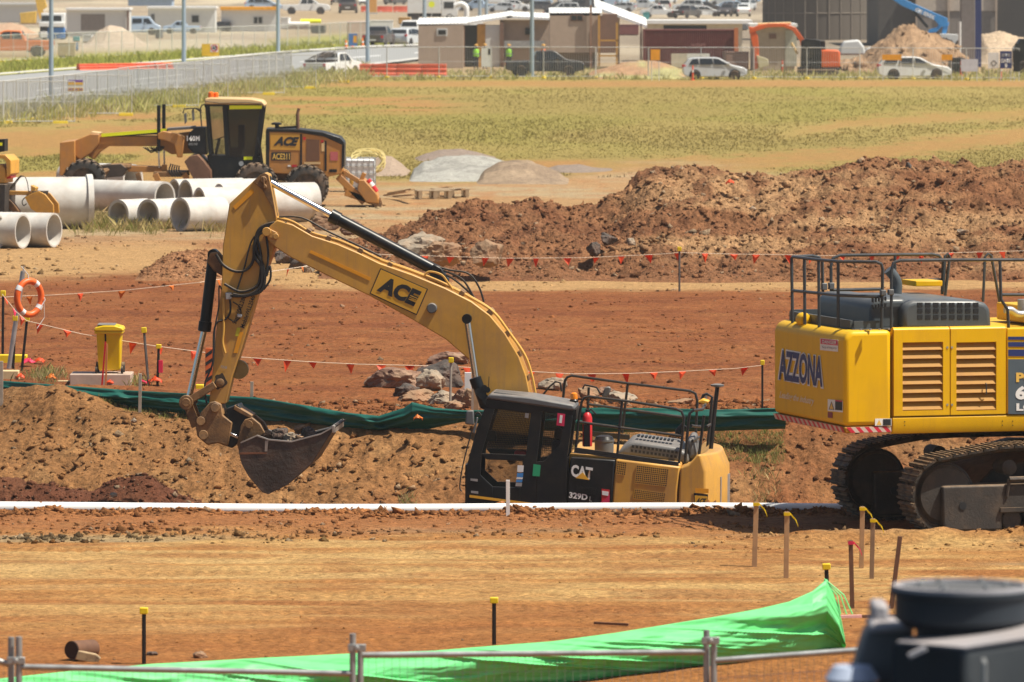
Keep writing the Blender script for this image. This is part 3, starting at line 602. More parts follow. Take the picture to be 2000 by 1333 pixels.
# upper frame and bodywork
cpr([(1112, 886), (1205, 893), (1330, 906), (1330, 1016), (1100, 1016)], -1.30, 1.42, 'upper_frame', M_CATY, 0.03)
cpr([(905, 1000), (1110, 1012), (1110, 1030), (905, 1018)], -1.40, 1.2, 'front_frame', M_CATB, 0.02)
pb = cpr([(1115, 893), (1202, 899), (1197, 960), (1193, 1020), (1105, 1020), (1109, 930)], -1.47, -1.26, 'side_door', M_BLACK, 0.025)
yp = cpr([(1203, 897), (1329, 912), (1323, 960), (1321, 1020), (1193, 1020), (1198, 950)], -1.455, -1.26, 'side_door', M_CATY, 0.03)
cwp = fc.xz([(1329, 914), (1352, 908), (1378, 888), (1388, 889), (1402, 922), (1401, 1020), (1322, 1020), (1325, 960)], -1.46)
mb = MB(); nsl = 15; nP = len(cwp)                                # rounded in plan
for i in range(nsl):
    y = -1.46+i*2.88/(nsl-1); t = abs((y+.02)/1.44); f_ = 1-.62*max(0, t-.35)**2.2/.65**2.2*.55; x0c = cwp[0][0]
    mb.v += [(x0c+(x-x0c)*f_ + (.13*(1-t*t) if j in (3, 4, 5) else 0), y, z) for j, (x, z) in enumerate(cwp)]
mb.f = [tuple(range(nP)), tuple(range(nsl*nP-1, (nsl-1)*nP-1, -1))]+[(i*nP+j, (i+1)*nP+j, (i+1)*nP+(j+1) % nP, i*nP+(j+1) % nP) for i in range(nsl-1) for j in range(nP)]
cw = mb.build('counterweight', M_CATY, cat, .05, seg=3)
def grille(pts, nx, ny, yl, bars, parent, name='grille', back=M_TXTB):
    a, b, c, d = [fc.p(x, y, yl) for x, y in pts]     # BL BR TR TL
    plate([a, b, c, d], back, parent, name+'_backing', 0.003)
    mb = MB(); off = Vector((0, -0.008, 0))
    for i in range(nx+1):
        t = i/nx; mb.bar(a.lerp(b, t)+off, d.lerp(c, t)+off, 0.010, 0.006, (0, 1, 0))
    for j in range(ny+1):
        t = j/ny; mb.bar(a.lerp(d, t)+off, b.lerp(c, t)+off, 0.006, 0.010)
    return mb.build(name, bars, parent)
grille([(1240, 944), (1302, 951), (1306, 917), (1244, 909)], 16, 9, -1.458, M_CATY, yp)
grille([(1203, 926), (1221, 929), (1224, 904), (1206, 901)], 5, 6, -1.458, M_CATY, yp)
grille([(1237, 974), (1297, 981), (1300, 964), (1240, 956)], 16, 5, -1.458, M_CATY, yp)
grille([(1125, 963), (1164, 967), (1165, 955), (1127, 950)], 11, 3, -1.472, M_BLACK, pb, back=M_HOSE)
# wordmarks on the side
fy = -1.475
text_on('CAT', fc.p(1115, 931, fy), fc.p(1157, 938, fy), fc.p(1116, 907, fy), M_WHITE, pb, bold=0.045)
MB().prism(fc.xz([(1124, 934), (1151, 938), (1138, 923)], fy), fy-.010, fy-.004).build('logo_triangle', M_DECALY, pb)
text_on('329D', fc.p(1111, 973, fy), fc.p(1147, 978, fy), fc.p(1112, 961, fy), M_WHITE, pb, bold=0.035)
text_on('L', fc.p(1151, 979, fy), fc.p(1156, 980, fy), fc.p(1152, 970, fy), M_STEEL, pb, bold=0.0)
plate([fc.p(1175, 979, fy), fc.p(1189, 981, fy), fc.p(1191, 957, fy), fc.p(1175, 955, fy)], M_RED, pb, 'warning_label')
plate([fc.p(1176, 967, fy-.005), fc.p(1188, 969, fy-.005), fc.p(1189, 961, fy-.005), fc.p(1176, 959, fy-.005)], M_WHITE, pb, 'label_print')
MB().prism(fc.xz([(1163, 989), (1190, 993), (1191, 966), (1183, 974)], fy), fy-.006, fy-.002).build('red_stripe', M_MAG, pb)
MB().prism(fc.xz([(1357, 1010), (1381, 1011), (1383, 966), (1355, 963)], -1.462), -1.47, -1.462).build('decal_plate', M_TXTB, cw)
plate([fc.p(1357, 1005, -1.472), fc.p(1380, 1006, -1.472), fc.p(1382, 970, -1.472), fc.p(1357, 968, -1.472)], M_DECALY, cw, 'decal')
text_on('ACE', fc.p(1358, 984, -1.478), fc.p(1377, 985, -1.478), fc.p(1361, 973, -1.478), M_TXTB, cw, bold=0.05, shear=0.2)
plate([fc.p(1358, 963, -1.47), fc.p(1384, 964, -1.47), fc.p(1384, 955, -1.47), fc.p(1358, 954, -1.47)], M_HIVIS, cw, 'reflector')
plate([(cwp[5][0]+.02, -1.0, cwp[5][1]), (cwp[5][0]+.14, -.2, cwp[5][1]), (cwp[4][0]+.14, -.2, cwp[4][1]-.12), (cwp[4][0]+.02, -1.0, cwp[4][1]-.12)], M_STEEL, cw, 'rear_plate', .012)
# cab: frame built of posts round real openings
cabY0, cabY1 = -1.50, -0.42
cab = cpr([(912, 968), (1106, 990), (1104, 1016), (906, 1000)], cabY0, cabY1, 'cab_floor', M_BLACK, 0.03)
outer = [(951, 780), (1122, 801), (1108, 894), (1105, 1004), (908, 984), (912, 909), (932, 834)]
def cabside(yl0, yl1):
    mb = MB(); f = lambda pts: mb.prism(fc.xz(pts, cabY0), yl0, yl1)
    f([(951, 780), (1122, 801), (1119, 813), (1104, 811), (1059, 804), (1037, 808), (966, 799), (947, 797)])     # head rail
    f([(947, 797), (966, 799), (940, 886), (938, 928), (962, 951), (963, 990), (908, 984), (912, 909), (932, 834)])
    f([(1037, 807), (1059, 804), (1048, 903), (1047, 998), (1016, 994), (1016, 953), (1021, 900), (1027, 889)])
    f([(1104, 810), (1119, 813), (1108, 894), (1105, 1004), (1047, 998), (1048, 903), (1063, 901), (1094, 868)])
    f([(940, 886), (1027, 889), (1021, 901), (950, 898)])
    f([(962, 951), (1016, 953), (1016, 994), (962, 990)])
    return mb
cabside(cabY0, cabY0+.06).build('cab_side', M_BLACK, cat, 0.008)
cabside(cabY1-.05, cabY1).build('cab_side', M_BLACK, cat, 0.008)
def crossbars():
    mb = MB()
    for a, b in (((951, 781), (947, 797)), ((911, 909), (908, 984)), ((1122, 801), (1117, 822)), ((1107, 900), (1105, 1004))):
        p = fc.p(*a, cabY0); q = fc.p(*b, cabY0); mb.bar((p.x, cabY0+.06, (p.z+q.z)/2), (p.x, cabY1-.05, (p.z+q.z)/2), .05, abs(p.z-q.z))
    return mb.build('cab_crossbar', M_BLACK, cat)
crossbars()
for pts, nm in (([(966, 799), (1037, 808), (1027, 889), (940, 886)], 'window'), ([(950, 898), (1021, 901), (1016, 953), (962, 951), (938, 928)], 'window'), ([(1059, 804), (1104, 811), (1094, 868), (1063, 901), (1048, 903)], 'window')):
    MB().prism(fc.xz(pts, cabY0), cabY0+.026, cabY0+.034).build(nm, M_GLASS, cat)
    MB().prism(fc.xz(pts, cabY0), cabY1-.03, cabY1-.02).build(nm, M_GLASS, cat)
p = fc.p(951, 782, cabY0); q = fc.p(933, 834, cabY0); r_ = fc.p(912, 909, cabY0)
MB().add([(p.x-.01, cabY0+.06, p.z), (p.x-.01, cabY1-.06, p.z), (q.x-.01, cabY1-.06, q.z), (q.x-.01, cabY0+.06, q.z), (r_.x-.01, cabY1-.06, r_.z), (r_.x-.01, cabY0+.06, r_.z)], [(0, 1, 2, 3), (3, 2, 4, 5)]).build('windscreen', M_GLASS, cat)
mesh = MB()                                                   # wire guard on the far side of the cab
for i in range(26):
    t = i/25; a = fc.p(966+t*70, 799+t*9, cabY0); b = fc.p(942+t*82, 886+t*3, cabY0); mesh.bar((a.x, cabY1+.03, a.z), (b.x, cabY1+.03, b.z), .008, .008)
for j in range(22):
    t = j/21; a = fc.p(966-t*24, 799+t*87, cabY0); b = fc.p(1102-t*16, 811+t*80, cabY0); mesh.bar((a.x, cabY1+.03, a.z), (b.x, cabY1+.03, b.z), .008, .008)
for i in range(12):
    t = i/11; a = fc.p(1058+t*44, 804+t*7, cabY0); b = fc.p(1046+t*44, 900-t*30, cabY0); mesh.bar((a.x, cabY1+.03, a.z), (b.x, cabY1+.03, b.z), .008, .008)
mesh.build('wire_guard', M_RAIL, cat)
# seat and console inside
c0 = fc.p(1066, 950, -1.0); mb = MB(); mb.box(c0.x-.30, c0.x+.25, -1.22, -.7, c0.z-.15, c0.z+.02); mb.box(c0.x+.1, c0.x+.28, -1.2, -.72, c0.z, c0.z+.75); mb.box(c0.x+.14, c0.x+.27, -1.08, -.84, c0.z+.75, c0.z+.95); mb.build('seat', M_SEAT, cat, 0.05)
mb = MB(); mb.box(c0.x-.35, c0.x+.1, -1.36, -1.25, c0.z-.1, c0.z+.22); mb.box(c0.x-.35, c0.x+.1, -.68, -.58, c0.z-.1, c0.z+.22); mb.tube([(c0.x-.3, -1.3, c0.z+.2), (c0.x-.34, -1.3, c0.z+.42)], .025); mb.tube([(c0.x-.3, -.63, c0.z+.2), (c0.x-.34, -.63, c0.z+.42)], .025); mb.build('console', M_GREYP, cat, 0.02)
cpr([(1005, 880), (1036, 884), (1030, 900), (1002, 898)], -.9, -.55, 'red_cushion', M_RED, .03)
cpr([(944, 840), (968, 842), (970, 862), (946, 862)], -.62, -.54, 'monitor', M_BLACK, .02)
rf = cpr([(949, 779), (957, 769), (1035, 776), (1120, 791), (1124, 801), (1118, 803)], cabY0-.02, cabY1+.02, 'cab_roof', M_GREYP, 0.03)
cpr([(962, 771), (1028, 779), (1027, 784), (961, 777)], -1.38, -.6, 'roof_grille_frame', M_BLACK, .006, rf)
mb = MB()
for i in range(22):
    t = (i+.5)/22; a = fc.p(964+t*62, 766.5+t*7.6, -1.36); mb.box(a.x-.008, a.x+.008, -1.36, -.62, a.z-.03, a.z+.004)
mb.build('roof_slat', M_GREYP, rf)
for a, b in ((0, 0),): text_on('', (0,0,0), (1,0,0), (0,0,1), M_WHITE, rf) if False else None
fl = cabY0-.006
plate([fc.p(917, 972, fl), fc.p(1064, 991, fl), fc.p(1065, 986, fl), fc.p(917, 967, fl)], M_DECALY, cat, 'yellow_stripe')
plate([fc.p(1087, 831, fl), fc.p(1102, 833, fl), fc.p(1104, 809, fl), fc.p(1089, 807, fl)], M_MAG, cat, 'extinguisher_sign')
plate([fc.p(1092, 826, fl-.004), fc.p(1097, 827, fl-.004), fc.p(1099, 812, fl-.004), fc.p(1094, 811, fl-.004)], M_WHITE, cat, 'sign_pictogram')
plate([fc.p(1040, 930, fl), fc.p(1054, 931, fl), fc.p(1056, 909, fl), fc.p(1042, 907, fl)], M_GREEN, cat, 'green_sticker')
for k, (m, y0, y1) in enumerate([(M_WHITE, 922, 909), (M_BLUE, 932, 924), (M_WHITE, 936, 932.5), (M_BLUE, 942, 937), (M_STEEL, 950, 943)]):
    plate([fc.p(1010-k*.8, y0, fl), fc.p(1022-k*.8, y0+.5, fl), fc.p(1023-k*.8, y1+.5, fl), fc.p(1011-k*.8, y1, fl)], m, cat, 'sticker')
for (x, y) in ((919, 935), (920, 959)): plate([fc.p(x, y+4, fl), fc.p(x+14, y+6, fl), fc.p(x+14, y+1, fl), fc.p(x, y, fl)], M_STEEL, cat, 'white_tag')
plate([fc.p(1025, 816, fl+.02), fc.p(1032, 817, fl+.02), fc.p(1033, 808, fl+.02), fc.p(1026, 807, fl+.02)], M_STEEL, cat, 'window_tag')
# mirror, lights, beacon
cpr([(908, 829), (911, 803), (925, 802), (926, 831)], -1.78, -1.70, 'mirror', M_GREYP, .02)
cpr([(922, 845), (931, 815), (934, 816), (927, 848)], -1.70, -1.66, 'mirror', M_GREYP, .01)
hose(fc, cat, [(926, 812), (934, 806), (940, 812)], .015, -1.62, 'mirror_bracket', M_RAIL)
hose(fc, cat, [(922, 840), (905, 905), (898, 950), (902, 960)], .012, -1.6, 'mirror_bracket', M_RAIL)
mb = MB(); mb.add([], []); 
for (x, y, r) in ((936, 766, .07), (941, 773, .06), (946, 758, .05)): mb.cyl(fc.p(x, y, -1.3), fc.p(x, y, -1.1), r, n=10); mb.cyl(fc.p(x+6, y+4, -1.0), fc.p(x+6, y+4, -.8), r, n=10)
mb.tube([fc.p(954, 766, -.6), fc.p(955, 736, -.6)], .006, 5); mb.build('work_light', M_BLACK, cat, smooth=True)
mb = MB(); a = fc.p(1121, 786, -.9); mb.lathe([(.07, 0), (.07, .03), (.055, .05)], a); mb.build('beacon_base', M_BLACK, cat)
mb = MB(); mb.lathe([(.06, .05), (.062, .09), (.055, .14), (.03, .16)], a, n=16); mb.build('beacon', M_AMBER, cat, smooth=True)
# engine hood
hd = cpr([(1203, 888), (1226, 866), (1240, 862), (1318, 873), (1342, 884), (1346, 906)], -.85, .95, 'engine_hood', M_GREYP, .06, seg=3)
mb = MB()
for i in range(12):
    for j in range(2):
        x = 1234+i*7.7+j*-2; y = 869.5+i*1.05+j*8.5; mb.prism(fc.xz([(x, y+5), (x+4.6, y+5.6), (x+4.8, y+.6), (x+.2, y)], -.853), -.856, -.84)
mb.build('hood_slot', M_TXTB, hd)
mb = MB()
for i in range(10):
    a = fc.p(1248+i*7.3, 858+i*1.0, -.3); mb.box(a.x-.018, a.x+.018, -.55, -.2, a.z+.05, a.z+.075)
mb.build('hood_slot', M_TXTB, hd)
cpr([(1340, 858), (1354, 856), (1362, 890), (1346, 900)], -.6, .9, 'hood_end', M_GREYP, .05)
mb = MB(); a = fc.p(1325, 854, .6); mb.tube([a, a+Vector((.0, 0, .1)), a+Vector((.1, 0, .2))], .06, 10); mb.build('exhaust_pipe', M_BLACK, cat, smooth=True)
# handrails, catwalk kick plate
cpr([(1122, 874), (1326, 903), (1325, 913), (1121, 884)], -1.42, -1.39, 'kick_plate', M_RAIL, .004)
cpr([(1150, 842), (1230, 850), (1230, 860), (1150, 852)], 1.32, 1.35, 'kick_plate', M_RAIL, .004)
rail(fc, cat, [[(1125, 874), (1130, 822), (1136, 785), (1142, 777), (1152, 775), (1240, 786), (1320, 799), (1331, 804), (1336, 816), (1332, 860), (1326, 905)], [(1132, 825), (1332, 852)], [(1215, 783), (1209, 850), (1206, 886)]], .022, -1.40)
rail(fc, cat, [[(1100, 778), (1103, 745), (1108, 737), (1117, 734), (1225, 749), (1348, 764), (1358, 769), (1362, 784), (1358, 868)], [(1150, 790), (1338, 816)], [(1226, 750), (1215, 846)], [(1150, 757), (1148, 800)]], .022, 1.30)
rail(fc, cat, [[(1338, 905, -1.2), (1344, 830, -1.2), (1347, 808, -1.2), (1354, 802, -1.2), (1372, 800, -.6), (1378, 790, .2), (1379, 770, 1.1)], [(1363, 908, -.6), (1375, 812, -.6)], [(1369, 784, .9), (1374, 772, .9), (1381, 770, .9), (1391, 776, .9), (1387, 820, .9), (1381, 880, .9)],
    [(1352, 862, -.9), (1366, 854, .3)], [(1350, 832, -1.), (1368, 834, .2)], [(1380, 834, .6), (1390, 828, 1.)]], .024, -.6)
rail(fc, cat, [[(1388, 882), (1395, 810), (1401, 757)]], .035, -.2, 'antenna_mast')
mb = MB(); a = fc.p(1401, 757, -.2); mb.lathe([(.03, 0), (.11, .02), (.11, .045), (.05, .06)], a); mb.build('antenna_dome', M_GREYP, cat)
cpr([(1362, 786), (1372, 780), (1386, 784), (1380, 792)], .2, .5, 'rear_camera', M_DECALY, .02)
# mirror beyond the far rail
rail(fc, cat, [[(1138, 760), (1142, 752), (1165, 757), (1172, 768)], [(1060, 772), (1074, 755), (1085, 746), (1094, 748), (1097, 765)]], .016, 1.45, 'mirror_bracket')
cpr([(1174, 775), (1182, 756), (1191, 755), (1194, 760), (1186, 778)], 1.42, 1.47, 'mirror', M_GREYP, .03)
# boom, stick
boomP = [(520, 450), (530, 438), (541, 430), (572, 439), (610, 461), (660, 477), (700, 494), (741, 514), (804, 536), (870, 563), (921, 589), (957, 616), (987, 652), (1014, 697), (1028, 735), (1036, 775), (1044, 870), (962, 870), (952, 800), (944, 762), (930, 722), (915, 702), (900, 689), (870, 663), (804, 624), (723, 579), (660, 549), (569, 504), (537, 483), (523, 469)]
boom = cpr(boomP, -.33, .33, 'boom', M_CATY, .018)
stickP = [(508, 342), (516, 338), (524, 342), (529, 366), (536, 405), (541, 436), (537, 482), (502, 577), (472, 680), (453, 737), (440, 789), (408, 790), (413, 748), (421, 656), (433, 555), (435, 482), (448, 398), (494, 355)]
stick = cpr(stickP, -.24, .24, 'stick', M_CATY, .015)
for yl, q in ((-.335, -.375), (.335, .375)):
    mb = MB(); a = fc.p(521, 453, yl); b = fc.p(539, 462, yl); mb.bar((a.x, yl, a.z), (b.x, yl, b.z), .04, .13); mb.cyl((a.x, yl, a.z), (a.x, q, a.z), .075, n=18); mb.cyl((b.x, yl, b.z), (b.x, q, b.z), .05, n=14); mb.build('pivot_plate', M_CATY, boom, .01)
mb = MB(); a = fc.p(515, 351, -.25); b = fc.p(517, 365, -.25)
for s in (-1, 1): mb.bar((a.x, s*.26, a.z+.05), (b.x, s*.26, b.z-.03), .03, .11); mb.cyl((a.x, s*.25, a.z), (a.x, s*.31, a.z), .055, n=16); mb.cyl((b.x, s*.25, b.z), (b.x, s*.31, b.z), .04, n=12)
mb.build('pivot_plate', M_CATB, stick, .01)
cpr([(494, 355), (513, 372), (534, 411), (541, 436), (536, 405), (529, 366), (524, 342), (516, 338), (508, 342)], -.262, -.24, 'edge_plate', M_CATB, .004, stick)
def cylinder(pts, r0, r1, yl, sep):
    a, b, c = [fc.p(x, y, yl) for x, y in pts]; d = (b-a).normalized()
    mb = MB(); mb.cyl(a, b, r0, n=18); mb.lathe([(r0*1.18, -.10), (r0*1.18, .06), (r0*.8, .07)], b, d, 18); bar_ = mb.build('cylinder_barrel', M_BLACK, cat, smooth=True)
    MB().cyl(b, c, r1, n=16).build('cylinder_rod', M_CHROME, cat, smooth=True)
    mb = MB(); mb.cyl((c.x, yl-sep, c.z), (c.x, yl+sep, c.z), r0*.95, n=16); mb.cyl((a.x, yl-sep, a.z), (a.x, yl+sep, a.z), r0*.95, n=16); mb.build('cylinder_eye', M_BLACK, cat, smooth=True)
    return bar_
sb = cylinder([(852, 529), (652, 424), (520, 352)], .098, .052, 0.0, .10)
cylinder([(417, 497), (400, 640), (368, 783)], .092, .050, 0.0, .12)
cylinder([(946, 790), (930, 745), (912, 623)], .085, .056, -.46, .06)
cylinder([(946, 790), (930, 745), (912, 623)], .085, .056, .46, .06)
cpr([(404, 512), (410, 494), (424, 492), (434, 505), (434, 540), (418, 530)], -.16, .16, 'cylinder_lug', M_CATB, .02, stick)
cpr([(838, 540), (846, 516), (862, 524), (876, 548), (868, 566)], -.14, .14, 'cylinder_lug', M_BLACK, .02, boom)
mb = MB(); a = fc.p(844, 602, -.33)
mb.lathe([(.085, 0), (.085, .06), (.07, .08)], a, (0, -1, 0), 18); mb.build('pivot_cap', M_GREYP, boom, smooth=True)
# hydraulic lines over the boom
top = boomP[2:16]
for i, yl in enumerate((-.27, -.16, -.04, .08, .2)):
    pts = [(x+(6 if y > 600 else 0)+(4 if y > 690 else 0), y-3.5-(i % 2)*2.0-(2.5 if 60 < x-560 < 400 else 0)) for x, y in top]
    hose(fc, boom, pts, .020, yl, 'hydraulic_line', mat('line_yellow', (0.66, 0.36, 0.07), 0.35, var=0.15, dust=0.3))
hose(fc, boom, [(545, 424), (590, 426), (640, 452), (700, 480), (745, 502)], .016, -.3, 'hydraulic_line', M_HOSE)
mb = MB()
for (x, y, dx, dy) in ((600, 452, 8, 5), (640, 466, 8, 4), (702, 490, 8, 4), (760, 517, 8, 4), (900, 572, 8, 5), (955, 607, 6, 7), (990, 648, 4, 7), (1012, 688, 3, 8), (1028, 735, 2, 8)):
    a = fc.p(x, y-2, 0); b = fc.p(x+dx, y+dy-2, 0); mb.bar((a.x, 0, a.z), (b.x, 0, b.z), .62, .09, (0, 0, 1))
mb.build('line_clamp', M_CATB, boom)
for pts in ([(858, 528), (880, 534), (905, 548), (925, 580)], [(862, 534), (885, 545), (915, 570), (935, 592)], [(850, 520), (880, 528), (915, 535), (935, 560), (945, 590)]): hose(fc, boom, pts, .017, -.1)
hose(fc, boom, [(828, 540), (838, 531), (862, 537), (875, 553), (884, 566)], .017, -.30, 'hydraulic_line', MATS['line_yellow'])
for pts, r in (([(560, 437), (530, 437), (508, 447), (499, 470), (497, 500), (510, 520), (512, 545), (505, 565), (480, 578), (455, 575)], .030), ([(545, 440), (515, 445), (500, 465), (501, 490), (512, 515), (517, 545), (508, 570), (470, 578), (450, 577)], .028), ([(540, 448), (505, 460), (510, 500), (508, 540), (500, 560), (470, 570), (438, 555)], .022),
    ([(422, 497), (436, 518), (458, 530), (480, 528), (494, 510), (497, 480)], .024), ([(497, 462), (488, 480), (478, 520), (470, 545), (462, 570)], .014), ([(520, 460), (524, 500), (520, 540), (527, 520), (528, 545), (515, 566)], .02)):
    hose(fc, stick, pts, r, -.30)
for pts, r in (([(436, 582), (437, 640), (435, 668), (440, 690)], .024),): hose(fc, stick, pts, r, -.27, 'hydraulic_line', MATS['line_yellow'])
for pts, r in (([(447, 577), (450, 595), (449, 612), (440, 624), (424, 630), (418, 650), (417, 680), (415, 712), (400, 752), (404, 790)], .018), ([(433, 566), (428, 560), (427, 600), (420, 640), (418, 690)], .012), ([(455, 590), (468, 600), (470, 618), (458, 628), (446, 622)], .010)):
    hose(fc, stick, pts, r, -.275)
cpr([(440, 572), (452, 572), (453, 584), (441, 586)], -.31, -.24, 'valve_block', M_STEEL, .01, stick)
cpr([(463, 613), (473, 615), (472, 621), (463, 620)], -.29, -.24, 'valve_block', M_STEEL, .01, stick)
# markings
def cplate(BL, BR, TR, TL, yl, m, parent, name): return plate([fc.p(*BL, yl), fc.p(*BR, yl), fc.p(*TR, yl), fc.p(*TL, yl)], m, parent, name)
cplate((722, 574), (814, 616), (836, 565), (743, 524), -.334, M_TXTB, boom, 'logo_border')
cplate((724, 573), (813, 613.5), (833.5, 565.5), (744, 526.5), -.339, M_DECALY, boom, 'logo_plate')
text_on('ACE', fc.p(735, 568, -.344), fc.p(812, 601, -.344), fc.p(747, 537, -.344), M_TXTB, boom, 'logo_lettering', bold=0.055, shear=0.15)
for k in range(3): cplate((801+k*-1.5, 578+k*3.4), (815+k*-1.5, 584+k*3.4), (815.4+k*-1.5, 582.8+k*3.4), (801.4+k*-1.5, 576.8+k*3.4), -.350, M_DECALY, boom, 'logo_stripe')
cplate((604, 494), (722, 549), (725, 543), (607, 489), -.334, M_HIVIS, boom, 'marker_stripe')
cplate((455, 404), (460, 410), (497, 376), (492, 368), -.244, M_HIVIS, stick, 'marker_stripe')
cplate((456, 690), (464, 690), (475, 650), (467, 648), -.244, M_HIVIS, stick, 'marker_stripe')
text_on('StaticWLL280', fc.p(461, 634, -.244), fc.p(481, 580, -.244), fc.p(453, 631, -.244), M_TXTB, stick, 'load_marking', bold=0.015)
text_on('MobileWLL2546', fc.p(477, 642, -.244), fc.p(499, 580, -.244), fc.p(469, 639, -.244), M_TXTB, stick, 'load_marking', bold=0.015)
cplate((459, 657), (466, 657), (470, 641), (463, 640), -.244, mat('tag_yellow', (0.7, 0.62, 0.03), .5), stick, 'yellow_tag')
text_on('F2HB', fc.p(431, 719, -.244), fc.p(443, 721, -.244), fc.p(432, 714, -.244), M_STEEL, stick, 'load_marking')
cpr([(430+12*math.cos(a_)*(1+.16*math.sin(3*a_+1)+.1*math.sin(7*a_)), 745+15*math.sin(a_)*(1+.14*math.sin(4*a_)+.1*math.cos(6*a_))) for a_ in [i*math.pi/14 for i in range(28)]], -.243, -.24, 'grease_patch', mat('grease', (.06, .04, .025), .55, var=.4, scale=12), 0, stick)
mb = MB(); mb.lathe([(.07, 0), (.07, .03), (.05, .04)], fc.p(430, 748, -.243), (0, -1, 0), 18); mb.build('pin_cap', M_CATB, stick, smooth=True)
mb = MB(); a = fc.p(467, 722, 0); mb.lathe([(.155, -.06), (.155, .06)], a, (0, 1, 0), 24); mb.build('lifting_eye', mat('eye_brass', (0.32, 0.24, 0.09), 0.5, metal=.4, var=.3), stick)
# linkage, coupler
mb = MB()
for s in (-.30, .30):
    a = fc.p(368, 784, 0); b = fc.p(424, 749, 0); mb.bar((a.x, s, a.z), (b.x, s, b.z), .05, .12); mb.cyl((a.x, s-.03, a.z), (a.x, s+.03, a.z), .12, n=18)
mb.build('tipping_link', M_CATB, cat, .01)
mb = MB(); a = fc.p(368, 784, 0); b = fc.p(386, 832, 0)
for s in (-.2, .2): mb.bar((a.x, s, a.z), (b.x, s, b.z), .06, .15)
mb.cyl((a.x, -.34, a.z), (a.x, .34, a.z), .075, n=16); mb.build('bucket_link', M_CATB, cat, .01)
cpr([(392, 806), (410, 786), (420, 784), (432, 790), (436, 812), (454, 826), (450, 850), (445, 872), (425, 866), (405, 870), (385, 853), (382, 836)], -.30, .30, 'quick_coupler', M_CATB, .02)
mb = MB()
for (x, y, r) in ((392, 823, .075), (397, 850, .08), (420, 797, .075)): mb.cyl(fc.p(x, y, -.30), fc.p(x, y, -.335), r, n=18)
mb.build('coupler_pin', M_CATB, cat, .008)
cpr([(440, 800), (466, 790), (473, 807), (492, 816), (482, 832), (468, 862), (454, 876), (430, 868), (448, 830)], -.26, .26, 'tilt_coupler', M_BLACK, .02)
cpr([(458, 792), (472, 800), (492, 812), (490, 818), (470, 808), (456, 800)], -.28, .28, 'coupler_plate', M_CATB, .008)
cpr([(444, 842), (466, 852), (465, 858), (443, 849)], -.29, -.2, 'hydraulic_ram', M_CHROME, .01)
for s in (-.34, .24):
    cpr([(470, 832), (478, 820), (492, 816), (508, 829), (517, 846), (503, 856), (467, 884), (463, 868)], s, s+.10, 'bucket_ear', M_CATB, .012, yt=-.34)
mb = MB(); a = fc.p(487, 829, -.35); mb.cyl((a.x, -.40, a.z), (a.x, .40, a.z), .06, n=16); mb.build('bucket_pin', M_CATB, cat)
# bucket shell: two cheeks, wrapped floor, lips, teeth
chk = [(470, 866), (502, 852), (524, 860), (569, 864), (626, 849), (655, 833), (632, 869), (610, 905), (561, 948), (524, 966), (512, 962), (486, 932), (472, 907), (466, 884)]
bk = cpr(chk, -.74, -.70, 'bucket', M_BUCKET, .006, yt=-.74)
cx = fc.xz(chk, -.74)
MB().prism(cx, .70, .74).build('bucket_cheek', M_BUCKET, bk, .006)
back = cx[5:] + [cx[0]]; mb = MB(); n = len(back)
inn = [(x*0.985+0.015*fc.p(560, 880, -.74).x, z+0.03) for x, z in back]
vs = [(x, y, z) for y in (-.70, .70) for x, z in back]+[(x, y, z) for y in (-.70, .70) for x, z in inn]
mb.add(vs, [(i, i+1, n+i+1, n+i) for i in range(n-1)]+[(2*n+i, 3*n+i, 3*n+i+1, 2*n+i+1) for i in range(n-1)]+[(0, n, 3*n, 2*n), (n-1, 3*n-1, 4*n-1, 2*n-1)]); mb.build('bucket_wrap', M_BUCKET, bk, recalc=False)
mb = MB()
for s in (-.75, .69):
    for (p0, p1) in zip(chk[0:5], chk[1:6]):
        a = fc.p(*p0, -.74); b = fc.p(*p1, -.74); mb.bar((a.x, s+.03, a.z+.006), (b.x, s+.03, b.z+.006), .07, .02)
mb.build('worn_rim', M_WORN, bk)
a = fc.p(655, 834, -.74); b = fc.p(640, 858, -.74)
mb = MB(); mb.bar((a.x-.03, -.76, a.z-.04), (a.x-.03, .76, a.z-.04), .05, .12); mb.build('cutting_edge', M_WORN, bk, .008)
for k in range(5):
    y = -.62+k*.31; MB().prism([(a.x-.08, a.z-.10), (a.x+.05, a.z+.03), (a.x-.02, a.z+.01), (a.x-.10, a.z-.04)], y-.05, y+.05).build('tooth', M_BUCKET, bk)
cpr([(469, 884), (521, 884), (521, 887), (468, 888)], -.748, -.74, 'weld_rib', mat('rust', (0.22, 0.085, 0.04), .8, var=.3), 0, bk)
MB().prism(fc.xz([(518, 861), (524, 861), (522, 882), (517, 882)], -.742), -.75, -.742).build('scrape_mark', M_WORN, bk)
# load of rocks lies in the bucket
for lb, x, y, w_, m, sd, yl in (('black rock standing up in the bucket', 545, 846, 34, M_RDARK, 71, -.1), ('dark rock in the bucket near its teeth', 604, 848, 36, M_RDARK, 72, .1), ('grey rock at the bottom of the bucket load', 566, 858, 30, M_RGREY, 73, -.3), ('pale clod between the black rocks in the bucket', 586, 838, 28, M_RTAN, 74, .25), ('tan clod beside the bucket ears', 520, 850, 24, M_RTAN, 75, .2), ('small tan clod under the teeth-side rock', 584, 856, 18, M_RTAN, 76, -.5)):
    lp = fc.p(x, y, yl); wp = fc.o + fc.e*lp.x + fc.n*lp.y + Vector((0, 0, lp.z)); rock('loose_rock', lb, wp, .5*w_*109/F*1.1, sd, m, (1, 1, .85))
